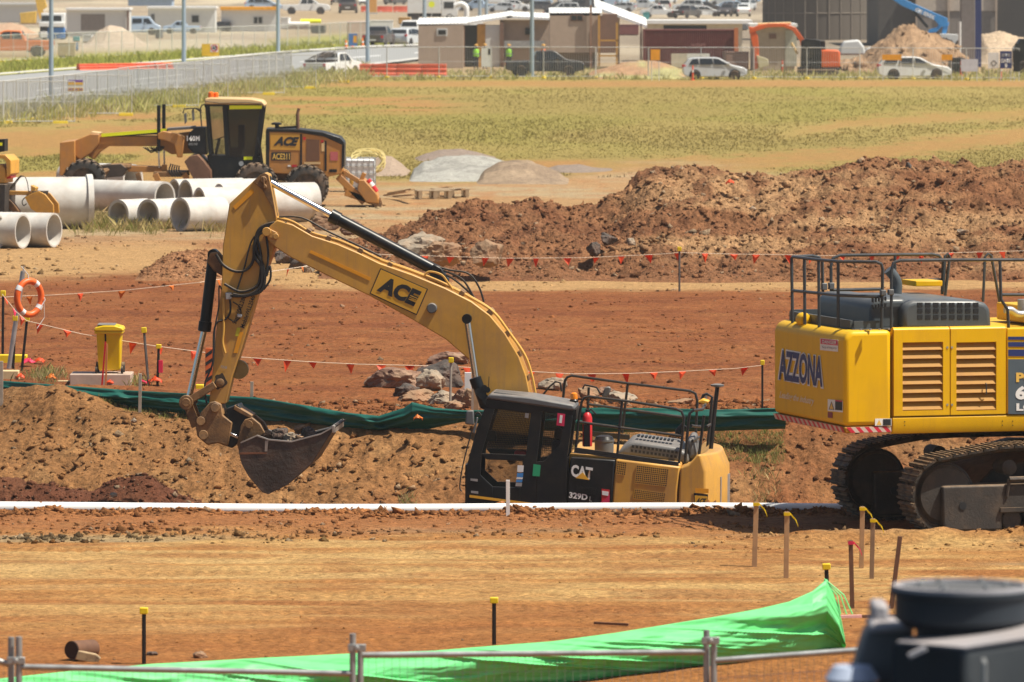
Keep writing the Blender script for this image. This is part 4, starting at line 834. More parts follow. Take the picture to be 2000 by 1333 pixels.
# deck items
ex = thing('fire_extinguisher', 'red fire extinguisher strapped upright behind the cab', 'extinguisher', fc.o, fc.yaw)
a = fc.p(1147, 872, -1.15); mb = MB(); mb.lathe([(.075, 0), (.08, .02), (.08, .46), (.06, .52), (.03, .55)], a, n=18); mb.build('cylinder_body', M_RED, ex, smooth=True)
mb = MB(); mb.box(a.x-.05, a.x+.05, a.y-.1, a.y-.07, a.z, a.z+.36); mb.build('bracket', M_BLACK, ex); mb = MB(); mb.tube([(a.x, a.y, a.z+.54), (a.x+.06, a.y, a.z+.6), (a.x+.14, a.y, a.z+.52)], .015); mb.cyl((a.x, a.y, a.z+.53), (a.x, a.y, a.z+.6), .03); mb.build('valve', M_BLACK, ex)
bi = thing('filler_canister', 'dark grey plastic canister on the excavator deck', 'canister', fc.o, fc.yaw)
a = fc.p(1180, 884, -.9); mb = MB(); mb.lathe([(.15, 0), (.155, .05), (.155, .17), (.165, .18), (.165, .21)], a, n=20); mb.build('canister_body', M_GREYP, bi, smooth=True); mb = MB(); mb.lathe([(.16, .21), (.13, .26), (.07, .28)], a, n=20); mb.build('lid', M_BLACK, bi, smooth=True)
# ================================================================= BIG YELLOW EXCAVATOR, REAR TO THE VIEWER'S LEFT
M_KY = mat('bright_yellow', (0.80, 0.46, 0.002), 0.42, var=0.06, scale=1.2, dirt=(0.58, 0.31, 0.02), dirt_amt=0.3, dirt_scale=1.0, dust=0.2, spec=0.3, streak=0.35)
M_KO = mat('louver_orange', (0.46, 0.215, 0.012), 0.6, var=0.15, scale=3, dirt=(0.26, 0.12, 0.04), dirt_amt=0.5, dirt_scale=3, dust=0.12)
M_KH = mat('slate_plastic', (0.075, 0.088, 0.096), 0.38, var=0.15, dust=0.3, dustcol=(0.30, 0.27, 0.24))
M_KR = mat('slate_rail', (0.06, 0.068, 0.075), 0.35, var=0.15, dust=0.25, metal=0.2)
M_NAVY = mat('navy_decal', (0.02, 0.035, 0.15), 0.45, var=0.05)
M_SLATE = mat('slate_decal', (0.085, 0.115, 0.14), 0.45, var=0.06)
fk = Fr((900*96.2/F, 96.2, 0.0), R(17.0))
kom = thing('crawler_excavator', 'bright yellow excavator with louvred doors, cut off by the right edge', 'excavator', fk.o, fk.yaw)
def kq(px, py, xl):
    D = Vector(((px-1000)/F, 1.0, -(py-YH)/F)); C = Vector((0, 0, H)); t = (xl - (C-fk.o).dot(fk.e))/D.dot(fk.e); wv = C+t*D-fk.o
    return Vector((xl, wv.dot(fk.n), wv.z))
NY = -1.60
def kpr(pts, y0, y1, name, m, bevel=0.0, parent=None, yt=None, seg=2): return MB().prism(fk.xz(pts, y0 if yt is None else yt), y0, y1).build(name, m, parent or kom, bevel, False, seg)
xr = fk.p(1649, 740, NY).x; ztop = fk.p(1700, 646, NY).z; zbot = fk.p(1700, 846, NY).z; xs = fk.p(1743, 740, NY).x; xe = 3.2
zst = fk.p(1700, 833, NY).z
kcw = MB().prism([(xr, zst), (xs-.012, zst), (xs-.012, ztop), (xr+.10, ztop), (xr, ztop-.10)], NY, 1.42).build('counterweight', M_KY, kom, .07, seg=4)
mb = MB(); mb.prism([(xr+.02, zbot), (xs-.012, zbot), (xs-.012, zst-.003), (xr+.004, zst-.003)], NY+.006, 1.41); mb.build('counterweight_skirt', M_KO, kom, .02)
# hazard tape: slanted red and white stripes on the skirt
M_TR = mat('tape_red', (0.60, 0.02, 0.05), .45, var=.1); M_TW = mat('tape_white', (0.62, 0.50, 0.42), .5, var=.15)
for face in (0, 1):
    L0, L1 = ((NY+.02, 1.38) if face == 0 else (xr+.03, xs-.02)); n = 15 if face == 0 else 5; stp = (L1-L0)/n; zb, zt = zbot+.008, zst-.008; mr = MB(); mw = MB()
    for i in range(n):
        for k, b in ((0, mr), (1, mw)):
            u0 = L0+(i+k*.5)*stp; u1 = u0+stp*.5; sl_ = .07
            if face == 0:
                xx = xr-.002; q = [(xx, u0+sl_, zt), (xx, u1+sl_, zt), (xx+.018, u1, zb), (xx+.018, u0, zb)]
            else:
                yy = NY-.001; q = [(u0, yy, zt), (u1, yy, zt), (min(u1+sl_, L1+.005), yy, zb), (min(u0+sl_, L1), yy, zb)]
            b.quad(*q)
    mr.build('hazard_stripe', M_TR, kcw); mw.build('hazard_stripe', M_TW, kcw)
# body behind the counterweight
xd1 = fk.p(1745, 740, NY).x; xd2 = fk.p(1856, 740, NY).x; xd3 = fk.p(1965.5, 740, NY).x; zd0 = fk.p(1800, 812, NY).z; zc0 = fk.p(1800, 815, NY).z; zl = fk.p(1800, 848, NY).z
MB().box(xs+.02, xe, NY+.09, 1.60, zl+.02, ztop-.03).build('upper_body', M_KY, kom, .02)
mb = MB(); mb.prism([(NY, 0)], 0, 0) if False else None
sill = MB(); prof = [(NY+.004, zc0-.004), (NY+.004, zl+.10), (NY+.03, zl+.01), (NY+.10, zl), (NY+.12, zc0-.004)]; n = len(prof)
sill.add([(xs+.004, y, z) for y, z in prof]+[(xe, y, z) for y, z in prof], [tuple(range(n)), tuple(range(2*n-1, n-1, -1))]+[(i, n+i, n+(i+1) % n, (i+1) % n) for i in range(n)]); sill.build('side_sill', M_KY, kom, .012)
mb = MB()
for (x, y) in ((1767, 824), (1767, 831), (1958, 823), (1958, 831), (1978, 823), (1978, 831)): mb.cyl(fk.p(x, y, NY+.006), fk.p(x, y, NY-.004), .008, n=8)
mb.build('bolt', M_TXTB, kom)
def door(x0, x1, lx0, lx1, hinge):
    z0, z1 = zd0, ztop; a = fk.p(lx0, 803, NY); b = fk.p(lx1, 668, NY); mb = MB()
    mb.box(x0+.008, a.x, NY, NY+.06, z0, z1); mb.box(b.x, x1-.008, NY, NY+.06, z0, z1); mb.box(a.x, b.x, NY, NY+.06, z0, a.z); mb.box(a.x, b.x, NY, NY+.06, b.z, z1)
    d = mb.build('engine_door', M_KY, kom)
    mb = MB(); mb.cyl((x0+.008, NY+.07, z1-.035), (x1-.008, NY+.07, z1-.035), .07, n=20); mb.build('door_top_edge', M_KY, d, smooth=True)
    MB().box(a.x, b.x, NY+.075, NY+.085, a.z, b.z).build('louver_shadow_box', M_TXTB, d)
    hh = (b.z-a.z)/8
    for i in range(8):
        z = a.z+i*hh; mb = MB(); mb.add([(a.x, NY+.004, z+.012), (b.x, NY+.004, z+.012), (b.x, NY+.06, z+hh+.0), (a.x, NY+.06, z+hh+.0), (a.x, NY+.012, z+.005), (b.x, NY+.012, z+.005), (b.x, NY+.07, z+hh-.012), (a.x, NY+.07, z+hh-.012)], [(0,1,2,3),(7,6,5,4),(0,4,5,1),(1,5,6,2),(2,6,7,3),(3,7,4,0)]); mb.build('louver_slat', M_KO, d)
    mb = MB()
    for y in (679, 791): mb.cyl(fk.p(hinge, y, NY+.002), fk.p(hinge, y, NY-.008), .016, n=14)
    mb.build('door_lock', M_STEEL, d)
door(xd1, xd2, 1763, 1842, 1850.5); door(xd2, xd3, 1868, 1946, 1859.5)
mb = MB(); mb.box(xd3+.01, xe, NY, NY+.06, zd0, ztop); sp = mb.build('tool_panel', M_KY, kom, .02)
kpl = lambda x0, x1, y0, y1, m, par, nm, yl=NY-.004: plate([fk.p(x0, y1, yl), fk.p(x1, y1, yl), fk.p(x1, y0, yl), fk.p(x0, y0, yl)], m, par, nm)
kpl(1969, 2060, 658, 664, M_NAVY, sp, 'stripe'); kpl(1969, 2060, 668.5, 677.5, M_NAVY, sp, 'stripe'); kpl(1969, 2060, 683, 696, M_NAVY, sp, 'stripe'); kpl(1969, 2060, 702, 809, M_SLATE, sp, 'badge_panel')
M_GOLD = mat('badge_gold', (0.80, 0.50, 0.10), .45, var=.05)
def ktext(t, x0, x1, y0, y1, m, nm='lettering'): return text_on(t, fk.p(x0, y1, NY-.010), fk.p(x1, y1, NY-.010), fk.p(x0, y0, NY-.010), m, sp, nm, bold=.05)
ktext('PC', 1984.5, 2020, 728, 747, M_GOLD); ktext('650', 1983, 2046, 754, 781, M_WHITE); ktext('LC', 1985, 2018, 788, 803, M_WHITE)
# rear lettering
xo = xr-.006
def rtext(t, x0, y0b, x1, y1b, x0t, y0t, m, bold, nm, dx=0.0, shear=0.0):
    BL, BR, TL = kq(x0, y0b, xo+dx), kq(x1, y1b, xo+dx), kq(x0t, y0t, xo+dx); return text_on(t, BL, BR, TL, m, kcw, nm, bold=bold, thick=.002, shear=shear)
rtext('AZZONA', 1519, 743, 1609, 761, 1520, 679, M_WHITE, .085, 'lettering_outline'); rtext('AZZONA', 1521, 742, 1606, 757, 1522, 683, M_NAVY, .03, 'lettering', -.006)
rtext('Leading the industry', 1522, 781, 1590, 795, 1523, 764, mat('script_cream', (0.85, 0.70, 0.45), .5), .022, 'script_lettering', 0, .35)
def rplate(x0, x1, y0, y1, m, nm, dx=0.0):
    s = 0.10
    return plate([kq(x0, y1, xo+dx), kq(x1, y1+s*(x1-x0), xo+dx), kq(x1, y0+s*(x1-x0), xo+dx), kq(x0, y0, xo+dx)], m, kcw, nm, .003)
rplate(1602, 1637, 661, 684, M_WHITE, 'danger_sign'); rplate(1603, 1636, 662, 672, M_MAG, 'danger_band', -.004)
rtext('DANGER', 1606, 671, 1634, 673.5, 1606, 664, M_WHITE, .02, 'sign_lettering', -.010); rtext('Keep of living area', 1606, 681, 1634, 683.5, 1606, 676, M_TXTB, 0.0, 'sign_lettering', -.010)
rplate(1617, 1646, 780, 803, M_WHITE, 'warning_label'); rplate(1631.5, 1645, 782, 801, M_TXTB, 'label_print', -.004); rplate(1631.5, 1645, 781.4, 784, M_MAG, 'label_print', -.007)
mb = MB(); mb.add([kq(1618.5, 800, xo-.005), kq(1629.5, 801, xo-.005), kq(1624, 784, xo-.005)], [(0, 1, 2)]); mb.build('warning_triangle', M_TXTB, kcw); mb = MB(); mb.add([kq(1620, 799, xo-.008), kq(1628, 799.8, xo-.008), kq(1624, 787, xo-.008)], [(0, 1, 2)]); mb.build('triangle_fill', M_GOLD, kcw)
rplate(1617, 1626, 805, 816, mat('label_maroon', (.25, .04, .05), .5), 'maroon_label')
kpl(1709, 1741, 818, 832, M_WHITE, kcw, 'warning_label'); kpl(1725, 1740, 819, 831, M_TXTB, kcw, 'label_print', NY-.010)
mb = MB(); mb.add([fk.p(1712, 830.5, NY-.010), fk.p(1722, 830.5, NY-.010), fk.p(1717, 820, NY-.010)], [(0, 1, 2)]); mb.build('warning_triangle', M_GOLD, kcw)
# deck: hood, exhaust, boxes, rails
zk = ztop
hp = [(1677, 640), (1677, 612), (1682, 592), (1690, 576), (1700, 573), (1760, 572), (1762, 640)]
kh = MB().prism(fk.xz([(1764, 646), (1762, 610), (1768, 594), (1784, 587), (1905, 587), (1925, 592), (1935, 602), (1938, 646)], -1.38), -1.38, .95).build('engine_hood', M_KH, kom, .07, seg=4)
kh2 = MB().prism(fk.xz([(1700, 646), (1700, 606), (1706, 590), (1716, 584), (1770, 584), (1770, 646)], -1.2), -1.2, 1.05).build('muffler_hood', M_KH, kom, .06, seg=4)
mb = MB()
for j, y in enumerate((591.5, 603, 615.5)):
    for i in range(8):
        x = 1792+i*15.6; mb.prism(fk.xz([(x, y+8), (x+10, y+8), (x+10, y), (x, y)], -1.383), -1.386, -1.37)
mb.build('hood_slot', M_TXTB, kh)
mb = MB()
for i in range(5):
    for j in range(2):
        x = 1704+i*6.2; y = 600-i*.8+j*-13; q = kq(x, y, fk.p(1700, 620, -1.2).x-.002); mb.box(q.x-.004, q.x+.01, q.y-.03, q.y+.03, q.z-.03, q.z+.03)
mb.build('hood_slot', M_TXTB, kh2)
MB().box(fk.p(1770, 570, .9).x, fk.p(1822, 570, .9).x, .5, 1.1, zk+.5, zk+.58).build('yellow_cover', M_KY, kom, .01)
mb = MB(); mb.tube([fk.p(x, y, -.2) for x, y in smooth_path([(1751, 574), (1752, 556), (1747, 542), (1735, 527)], 5)], .075, 16); mb.build('exhaust_pipe', M_KH, kom, smooth=True)
mb = MB(); mb.box(xr+.2, xr+.24, -1.3, 1.3, zk, zk+.13); mb.box(xr+.24, fk.p(1724, 640, -1.35).x, -1.35, -1.31, zk, zk+.12); mb.box(fk.p(1550, 640, 1.2).x, xs+.3, 1.3, 1.34, zk, zk+.15); mb.build('kick_plate', M_KH, kom)
for px_ in (1690, 1925):
    mb = MB(); q = fk.p(px_, 760, NY); mb.tube([(q.x, NY-.002, q.z+.08), (q.x, NY-.03, q.z+.07), (q.x, NY-.03, q.z-.07), (q.x, NY-.002, q.z-.08)], .009, 6); mb.build('grab_handle', M_KR, kom, smooth=True) if px_ > 1900 else None
mb = MB(); mb.box(xr+.2, xr+.9, -1.4, 1.3, ztop-.005, ztop+.012); mb.build('deck_plate', M_KH, kom)
for k in range(4):
    q = fk.p(1690+k*4, 640, NY); mb = MB(); mb.lathe([(.018, 0), (.018, .02)], (xr+.28+.14*k, -1.52, ztop+.0), n=6); mb.build('bolt', M_STEEL, kom)
lug = MB(); q = kq(1570, 636, xr+.15); lug.lathe([(.02, -.16), (.08, -.14), (.10, -.05), (.10, .05), (.07, .14), (.02, .16)], (xr+.14, q.y, zk+.05), (0, 1, 0), 14); lug.build('lifting_lug', M_KY, kom, smooth=True)
xa = xr+.10
def kr(pts): return [kq(a, b, xa) if c is None else fk.p(a, b, c) for a, b, c in pts]
mb = MB()
T = lambda pts, r=.024: mb.tube(kr(pts), r, 8)
T([(1548, 632, None), (1546, 505, None), (1549, 502, None), (1601, 508, None), (1637, 511, None)]); T([(1637, 511, None), (1712, 512, -1.42), (1721, 516, -1.42), (1724, 526, -1.42), (1722, 642, -1.42)])
T([(1572, 634, None), (1571, 505, None)]); T([(1600, 640, None), (1599, 508, None)]); T([(1637, 640, None), (1637, 511, None)]); T([(1548, 568, None), (1600, 573, None), (1637, 577, None)]); T([(1637, 577, None), (1720, 580, -1.42)])
T([(1741, 644, -1.42), (1741, 530, -1.42), (1745, 514, -1.42), (1757, 509, -1.42), (1860, 508, -1.42), (2060, 508, -1.42)]); T([(1953, 510, -1.42), (1955, 585, -1.42), (1968, 605, -1.42), (1970, 644, -1.42)]); T([(1957, 576, -1.42), (2060, 576, -1.42)])
T([(1624, 625, 1.35), (1623, 520, 1.35), (1627, 505, 1.35), (1640, 499, 1.35), (1820, 497, 1.35), (1834, 500, 1.35), (1842, 512, 1.35), (1840, 575, 1.35)]); T([(1608, 618, 1.35), (1606, 512, 1.35), (1600, 503, 1.35), (1585, 500, 1.35), (1549, 502, None)]); T([(1748, 498, 1.35), (1748, 540, 1.35)])
T([(1624, 567, 1.35), (1720, 565, 1.35)]); T([(1762, 548, 1.35), (1838, 547, 1.35)]); T([(1846, 578, 1.3), (1855, 502, 1.3), (1851, 496, 1.3), (1846, 500, 1.3), (1842, 570, 1.3)])
T([(1920, 590, 1.0), (1924, 502, 1.0), (1930, 496, 1.0), (1936, 500, 1.0), (1952, 588, 1.0), (1955, 604, 1.0)], .022)
mb.build('handrail', M_KR, kom, smooth=True)
mb = MB()
for (x, y, c) in ((1724, 572, -1.42), (1739, 571, -1.42)): q = fk.p(x, y, c); mb.box(q.x-.04, q.x+.04, c-.05, c+.03, q.z-.04, q.z+.04)
for (x, y) in ((1609, 560), (1623, 559)): q = fk.p(x, y, 1.35); mb.box(q.x-.04, q.x+.04, 1.30, 1.38, q.z-.05, q.z+.05)
mb.build('rail_clamp', M_GREYP, kom, .01)
mb = MB(); q = fk.p(1998, 600, -.6); mb.tube([fk.p(x, y, -.8) for x, y in smooth_path([(1962, 606), (1975, 606), (1990, 614), (2020, 612)])], .05, 10); mb.cyl(fk.p(1998, 610, -.5), fk.p(1998, 585, -.5), .08, n=12); mb.build('deck_pipework', M_STEEL, kom, smooth=True)
MB().box(fk.p(1985, 600, -.2).x, xe, -.9, 0.6, zk, zk+.25).build('valve_cover', M_KY, kom, .02)
# undercarriage
def ktrack(yc):
    hw_ = .30; xi = fk.p(1826, 968, -1.95).x+.17; zi = .575; ri = .50; xsp = 3.3
    path = []
    for i in range(15):
        a = -math.pi/2 - i*math.pi/14*0.86; path.append((xi+ri*math.cos(a), zi+ri*math.sin(a)))
    top = [fk.p(x, y, -1.95) for x, y in ((1850, 892), (1890, 884), (1944, 874), (2000, 870))]; path += [(q.x, q.z-.05) for q in top] + [(2.0, 1.2), (2.6, 1.22), (xsp, 1.16)]
    for i in range(1, 10):
        a = math.pi/2 - i*math.pi/10; path.append((xsp+.5*math.cos(a), .62+.52*math.sin(a)))
    path += [(xsp, .085), (xi, .075)]
    # resample evenly
    P = [Vector((x, 0, z)) for x, z in path]; Ls = [0.0]
    for a, b in zip(P, P[1:]): Ls.append(Ls[-1]+(b-a).length)
    N = 52; out = []
    for k in range(N):
        s = Ls[-1]*k/N; i = max(j for j in range(len(Ls)) if Ls[j] <= s+1e-9); i = min(i, len(P)-2); t = (s-Ls[i])/(Ls[i+1]-Ls[i]); out.append(P[i].lerp(P[i+1], t))
    tr = MB()
    cen = sum((q for q in out), Vector())/N
    pitch = Ls[-1]/N; sh = MB(); sh.box(-pitch*.47, pitch*.47, -hw_, hw_, .0, .035)
    for gx in (-.42, -.05, .3): sh.prism([(pitch*gx, .03), (pitch*gx+.035, .03), (pitch*gx+.028, .058), (pitch*gx+.008, .058)], -hw_, hw_)
    chain = MB()
    for s in (-.09, .09): chain.tube([Vector((q.x, yc+s, q.z)) for q in out]+[Vector((out[0].x, yc+s, out[0].z))], .045, 6, cap=False)
    ch = chain.build('track_chain', M_TRACK, kom)
    first = None
    for k in range(N):
        a, b = out[k], out[(k+1) % N]; d = (b-a).normalized(); nrm = Vector((d.z, 0, -d.x))
        if nrm.dot((a+b)/2-cen) < 0: nrm = -nrm
        pos = (a+b)/2 + nrm*.03; X = nrm.cross(Vector((0, 1, 0))).normalized()*-1
        Mx = Matrix((X, Vector((0, 1, 0)), nrm)).transposed()
        if Mx.determinant() < 0: X = -X; Mx = Matrix((X, Vector((0, 1, 0)), nrm)).transposed()
        if first is None: o = first = sh.build('track_shoe', M_TRACK, ch)
        else: o = first.copy(); COL.objects.link(o)
        o.matrix_local = Matrix.Translation((pos.x, yc, pos.z)) @ Mx.to_4x4()
    mb = MB(); mb.lathe([(.10, -.18), (.38, -.16), (.42, -.09), (.455, -.08), (.455, .08), (.42, .09), (.38, .16), (.10, .18)], (xi, yc, zi), (0, 1, 0), 32); mb.build('idler_wheel', M_FRAMEK, kom, smooth=True)
    fo = yc-.27; mb = MB(); f0 = fk.p(1830, 946, -1.95).x+.05
    mb.prism([(f0, .16), (f0+.05, .06), (f0+.9, .06), (f0+.9, .30), (xsp-.4, .30), (xsp-.4, .72), (f0, .70)], fo, yc+.2); mb.build('track_frame', M_FRAMEK, kom, .03)
    mb = MB(); g = fk.p(1980, 935, -1.95); mb.tube([(g.x-.12, fo-.03, g.z), (g.x+1.2, fo-.03, g.z)], .04, 8); mb.tube([(g.x-.12, fo-.03, g.z), (g.x-.15, fo-.01, g.z-.25)], .025, 6); mb.box(g.x-.25, g.x+1.2, fo-.04, fo, g.z-.46, g.z-.40); mb.build('frame_step', M_FRAMEK, kom)
    mb = MB()
    for i in range(5): mb.lathe([(.13, -.12), (.15, -.10), (.15, .10), (.13, .12)], (f0+1.05+i*.36, yc-.12, .20), (0, 1, 0), 16)
    mb.build('track_roller', M_FRAMEK, kom, smooth=True)
    q = fk.p(1968.6, 913, -1.9); mb = MB(); mb.lathe([(.06, -.2), (.11, -.18), (.11, .2), (.06, .22)], (q.x, yc, q.z), (0, 1, 0), 18); mb.build('carrier_roller', M_FRAMEK, kom, smooth=True)
    mb = MB(); mb.cyl((f0+.30, fo, .42), (f0+.30, fo-.012, .42), .055, n=16); mb.build('grease_port', M_TXTB, kom)
ktrack(-1.78); ktrack(1.02)
mb = MB(); mb.prism([(-.6, .45), (-.35, .35), (3.0, .35), (3.0, 1.05), (1.0, 1.12), (-.2, .85)], -1.25, 1.25); mb.cyl((1.9, 0, 1.05), (1.9, 0, zbot+.02), .9, n=28); mb.build('car_body', M_FRAMEK, kom, .03)
# ================================================================= MOTOR GRADER
M_GY = mat('grader_ochre', (0.50, 0.22, 0.045), 0.5, var=0.18, scale=1.5, dirt=(0.30, 0.16, 0.08), dirt_amt=0.55, dirt_scale=1.3, dust=0.45, streak=0.4)
M_ROOFX = mat('letter_white', (.92, .92, .9), .5, var=.02)
M_GTOP = mat('grader_cream', (0.72, 0.50, 0.24), 0.5, var=0.1, dust=0.3)
M_FLUO = mat('fluoro_yellow', (0.90, 0.97, 0.01), 0.5, var=0.04)
M_TYRE = mat('tyre_rubber', (0.028, 0.027, 0.026), 0.8, var=0.3, scale=5, dirt=(0.22, 0.14, 0.09), dirt_amt=0.55, dirt_scale=2.0, dust=0.5)
M_RIM = mat('rim_dusty', (0.34, 0.17, 0.075), 0.7, var=0.25, dirt=(0.2, 0.11, 0.06), dirt_amt=0.6)
def wheel(parent, c, r, wd, rim=M_RIM, lugs=0, name='wheel'):
    mb = MB(); h = wd/2
    mb.lathe([(r*.56, -h*.8), (r*.62, -h), (r*.86, -h), (r*.97, -h*.8), (r, -h*.5), (r, h*.5), (r*.97, h*.8), (r*.86, h), (r*.62, h), (r*.56, h*.8)], c, (0, 1, 0), 32)
    for k in range(lugs):
        for sd in (-1, 1):
            a = 2*math.pi*(k+(.5 if sd > 0 else 0))/lugs; d = Vector((math.cos(a), 0, math.sin(a))); t = Vector((-math.sin(a), 0, math.cos(a))); cc = Vector(c)
            p0 = cc+d*(r+.01)+Vector((0, sd*h*.1, 0)); p1 = cc+d*(r-.02)+t*.10+Vector((0, sd*h*1.0, 0)); mb.bar(p0, p1, .08, .06, d)
    o = mb.build(name, M_TYRE, parent, smooth=True)
    mb = MB(); mb.lathe([(r*.57, -h*.72), (r*.52, -h*.62), (r*.34, -h*.30), (r*.30, -h*.42), (r*.16, -h*.50), (r*.12, -h*.58), (.01, -h*.58)], c, (0, 1, 0), 24); mb.lathe([(r*.57, h*.72), (r*.34, h*.3), (.01, h*.5)], c, (0, 1, 0), 20); mb.build('rim', rim, o, smooth=True); return o
fg = Fr((at(400, 404, 217).x, 217.0, 0.0), R(0))
gr = thing('motor_grader', 'ochre motor grader with dark cab parked behind the concrete pipes', 'grader', fg.o, fg.yaw)
def gpr(pts, y0, y1, name, m, bevel=0.0, parent=None, yt=None): return MB().prism(fg.xz(pts, y0 if yt is None else yt), y0, y1).build(name, m, parent or gr, bevel)
gpr([(117, 279), (146, 275), (147, 336), (125, 344), (116, 343)], -1.15, 1.15, 'push_plate', M_GY, .02)
gpr([(146, 275), (176, 262), (194, 262), (193, 280), (180, 298), (157, 313), (147, 305)], -.8, .8, 'front_frame', M_GY, .03)
gpr([(176, 262), (178, 258), (196, 260), (194, 264)], -.6, .6, 'frame_top', M_GTOP, .01)
gn = gpr([(184, 266), (310, 266), (372, 258), (380, 300), (335, 302), (307, 286), (213, 286), (196, 297), (184, 312), (172, 306)], -.35, .35, 'gooseneck', M_GY, .03)
gpr([(198, 264), (326, 254), (326, 262), (198, 268)], -.38, .38, 'neck_cover', M_BLACK, .01, gn)
plate([fg.p(198, 268, -.40), fg.p(326, 257.5, -.40), fg.p(326, 251.5, -.40), fg.p(198, 261.5, -.40)], M_FLUO, gn, 'hi_vis_tape', .01)
gpr([(368, 262), (381, 249), (401, 249), (404, 303), (378, 300), (366, 288)], -.75, .5, 'front_console', M_BLACK, .03)
gpr([(326, 251), (380, 247), (382, 252), (328, 256)], -.5, .5, 'neck_top', M_GREYP, .01)
text_on('140M', fg.p(365, 276, -.76), fg.p(390, 276, -.76), fg.p(365, 265.5, -.76), M_ROOFX, gr, 'model_lettering', bold=.035, spacing=1.15); text_on('AWD VHP', fg.p(368, 284.5, -.76), fg.p(386, 284.5, -.76), fg.p(368, 279.5, -.76), M_STEEL, gr, 'model_lettering', bold=.01)
for x, y0, y1, yl in ((310, 206, 296, -.75), (320, 204, 252, .75)):
    mb = MB(); mb.cyl(fg.p(x, y0, yl), fg.p(x, y1, yl), .06, n=12); o = mb.build('lift_cylinder', M_BLACK, gr, smooth=True); MB().cyl(fg.p(x, y1, yl), fg.p(x+1, 328, yl), .03, n=10).build('cylinder_rod', M_CHROME, o, smooth=True)
gpr([(307, 262), (318, 256), (350, 262), (361, 268), (356, 308), (346, 308), (340, 282), (326, 276), (308, 272)], -.85, -.6, 'lift_yoke', M_GY, .03); gpr([(307, 262), (350, 262), (356, 300), (308, 272)], .6, .8, 'lift_yoke', M_GY, .03)
mb = MB()
for k in range(7): mb.tube([fg.p(a, b, -.5-.02*k) for a, b in smooth_path([(280+k*4, 288), (286+k*4, 292+k % 3*3), (298+k*3, 294), (309+k*2, 286)], 4)], .02, 5)
for k in range(5): mb.tube([fg.p(a, b, -.9) for a, b in smooth_path([(334+k*4, 320+k), (330+k*5, 335), (338+k*5, 346)], 4)], .025, 5)
mb.build('hose_bundle', M_HOSE, gr)
# drawbar, circle, mouldboard
gpr([(178, 326), (210, 322), (236, 320), (248, 330), (240, 345), (200, 348), (182, 340)], -.5, .5, 'front_axle', mat('greasy_metal', (.06, .045, .035), .6, var=.4, dust=.6), .02)
mb = MB(); mb.tube([fg.p(200, 338, -.5), fg.p(222, 326, -.3), fg.p(256, 326, -.2)], .12, 8); mb.tube([fg.p(200, 338, .5), fg.p(222, 326, .3), fg.p(256, 326, .2)], .12, 8); mb.build('drawbar_arm', M_CATB, gr, smooth=True)
gpr([(250, 324), (318, 326), (318, 337), (250, 336)], -.3, .3, 'drawbar', M_GY, .02); gpr([(300, 336), (364, 336), (366, 346), (298, 346)], -.9, .9, 'blade_circle', M_CATB, .02)
gpr([(316, 322), (326, 322), (326, 340), (316, 340)], -.6, -.4, 'clamp', M_GY, .01); gpr([(354, 345), (364, 336), (370, 348), (362, 352)], -1.3, -1.1, 'blade_bracket', M_GY, .01); gpr([(298, 342), (308, 338), (314, 352), (304, 356)], -1.3, -1.1, 'blade_bracket', M_GY, .01); gpr([(264, 340), (272, 336), (280, 360), (270, 362)], -1.0, -.9, 'blade_bracket', M_CATB, .01)
gpr([(360, 316), (370, 306), (386, 303), (398, 316), (411, 334), (412, 352), (381, 356), (372, 340)], -1.7, 1.7, 'mouldboard', mat('blade_steel', (.20, .10, .06), .5, metal=.3, var=.3, dust=.5), .01)
# cab
gb = gpr([(404, 303), (510, 308), (508, 352), (412, 352)], -.75, .75, 'cab_base', M_BLACK, .03)
mb = MB(); f = lambda pts, y0=-.78, y1=-.72: mb.prism(fg.xz(pts, -.78), y0, y1)
for y0, y1 in ((-.78, -.72), (.72, .78)):
    f([(400, 203), (405, 203), (414, 306), (408, 306)], y0, y1); f([(434, 203), (441, 203), (448, 306), (440, 306)], y0, y1); f([(509, 203), (517, 205), (503, 312), (496, 310)], y0, y1); f([(405, 203), (434, 203), (434, 208), (405, 208)], y0, y1); f([(441, 203), (509, 203), (508, 213), (441, 213)], y0, y1)
for x, y in ((402, 204), (513, 205)): q = fg.p(x, y, -.78); mb.box(q.x-.05, q.x+.05, -.72, .72, q.z-.1, q.z)
mb.build('cab_post', M_BLACK, gr)
GG = glassmat('grader_glass', (.05, .06, .055), .2); GD = glassmat('grader_glass_dark', (.02, .026, .026), .55)
MB().prism(fg.xz([(405, 208), (434, 208), (440, 306), (413, 306)], -.78), -.76, -.75).build('window', GG, gr); MB().prism(fg.xz([(441, 213), (508, 213), (497, 308), (447, 306)], -.78), -.76, -.75).build('window', GD, gr)
MB().prism(fg.xz([(405, 208), (434, 208), (440, 306), (413, 306)], -.78), .75, .76).build('window', GG, gr); MB().prism(fg.xz([(441, 213), (508, 213), (497, 308), (447, 306)], -.78), .75, .76).build('window', GD, gr)
a = fg.p(430, 292, 0); mb = MB(); mb.box(a.x+.25, a.x+.75, -.3, .3, a.z-.3, a.z+.05); mb.box(a.x+.6, a.x+.8, -.3, .3, a.z, a.z+.8); mb.tube([(a.x-.2, 0, a.z-.4), (a.x-.02, 0, a.z+.35)], .05); mb.lathe([(.18, 0), (.18, .03)], (a.x, 0, a.z+.35), (-.4, 0, 1), 16); mb.build('operator_seat', M_SEAT, gr, .02)
gpr([(399, 204), (400, 193), (410, 191), (490, 193), (512, 197), (519, 206), (515, 209), (509, 204)], -.9, .9, 'cab_roof', M_GTOP, .05)
mb = MB(); mb.tube([fg.p(x, y, -.92) for x, y in ((400, 198), (430, 202), (480, 201), (512, 203), (517, 212))], .015, 5); mb.build('roof_cable', M_HOSE, gr)
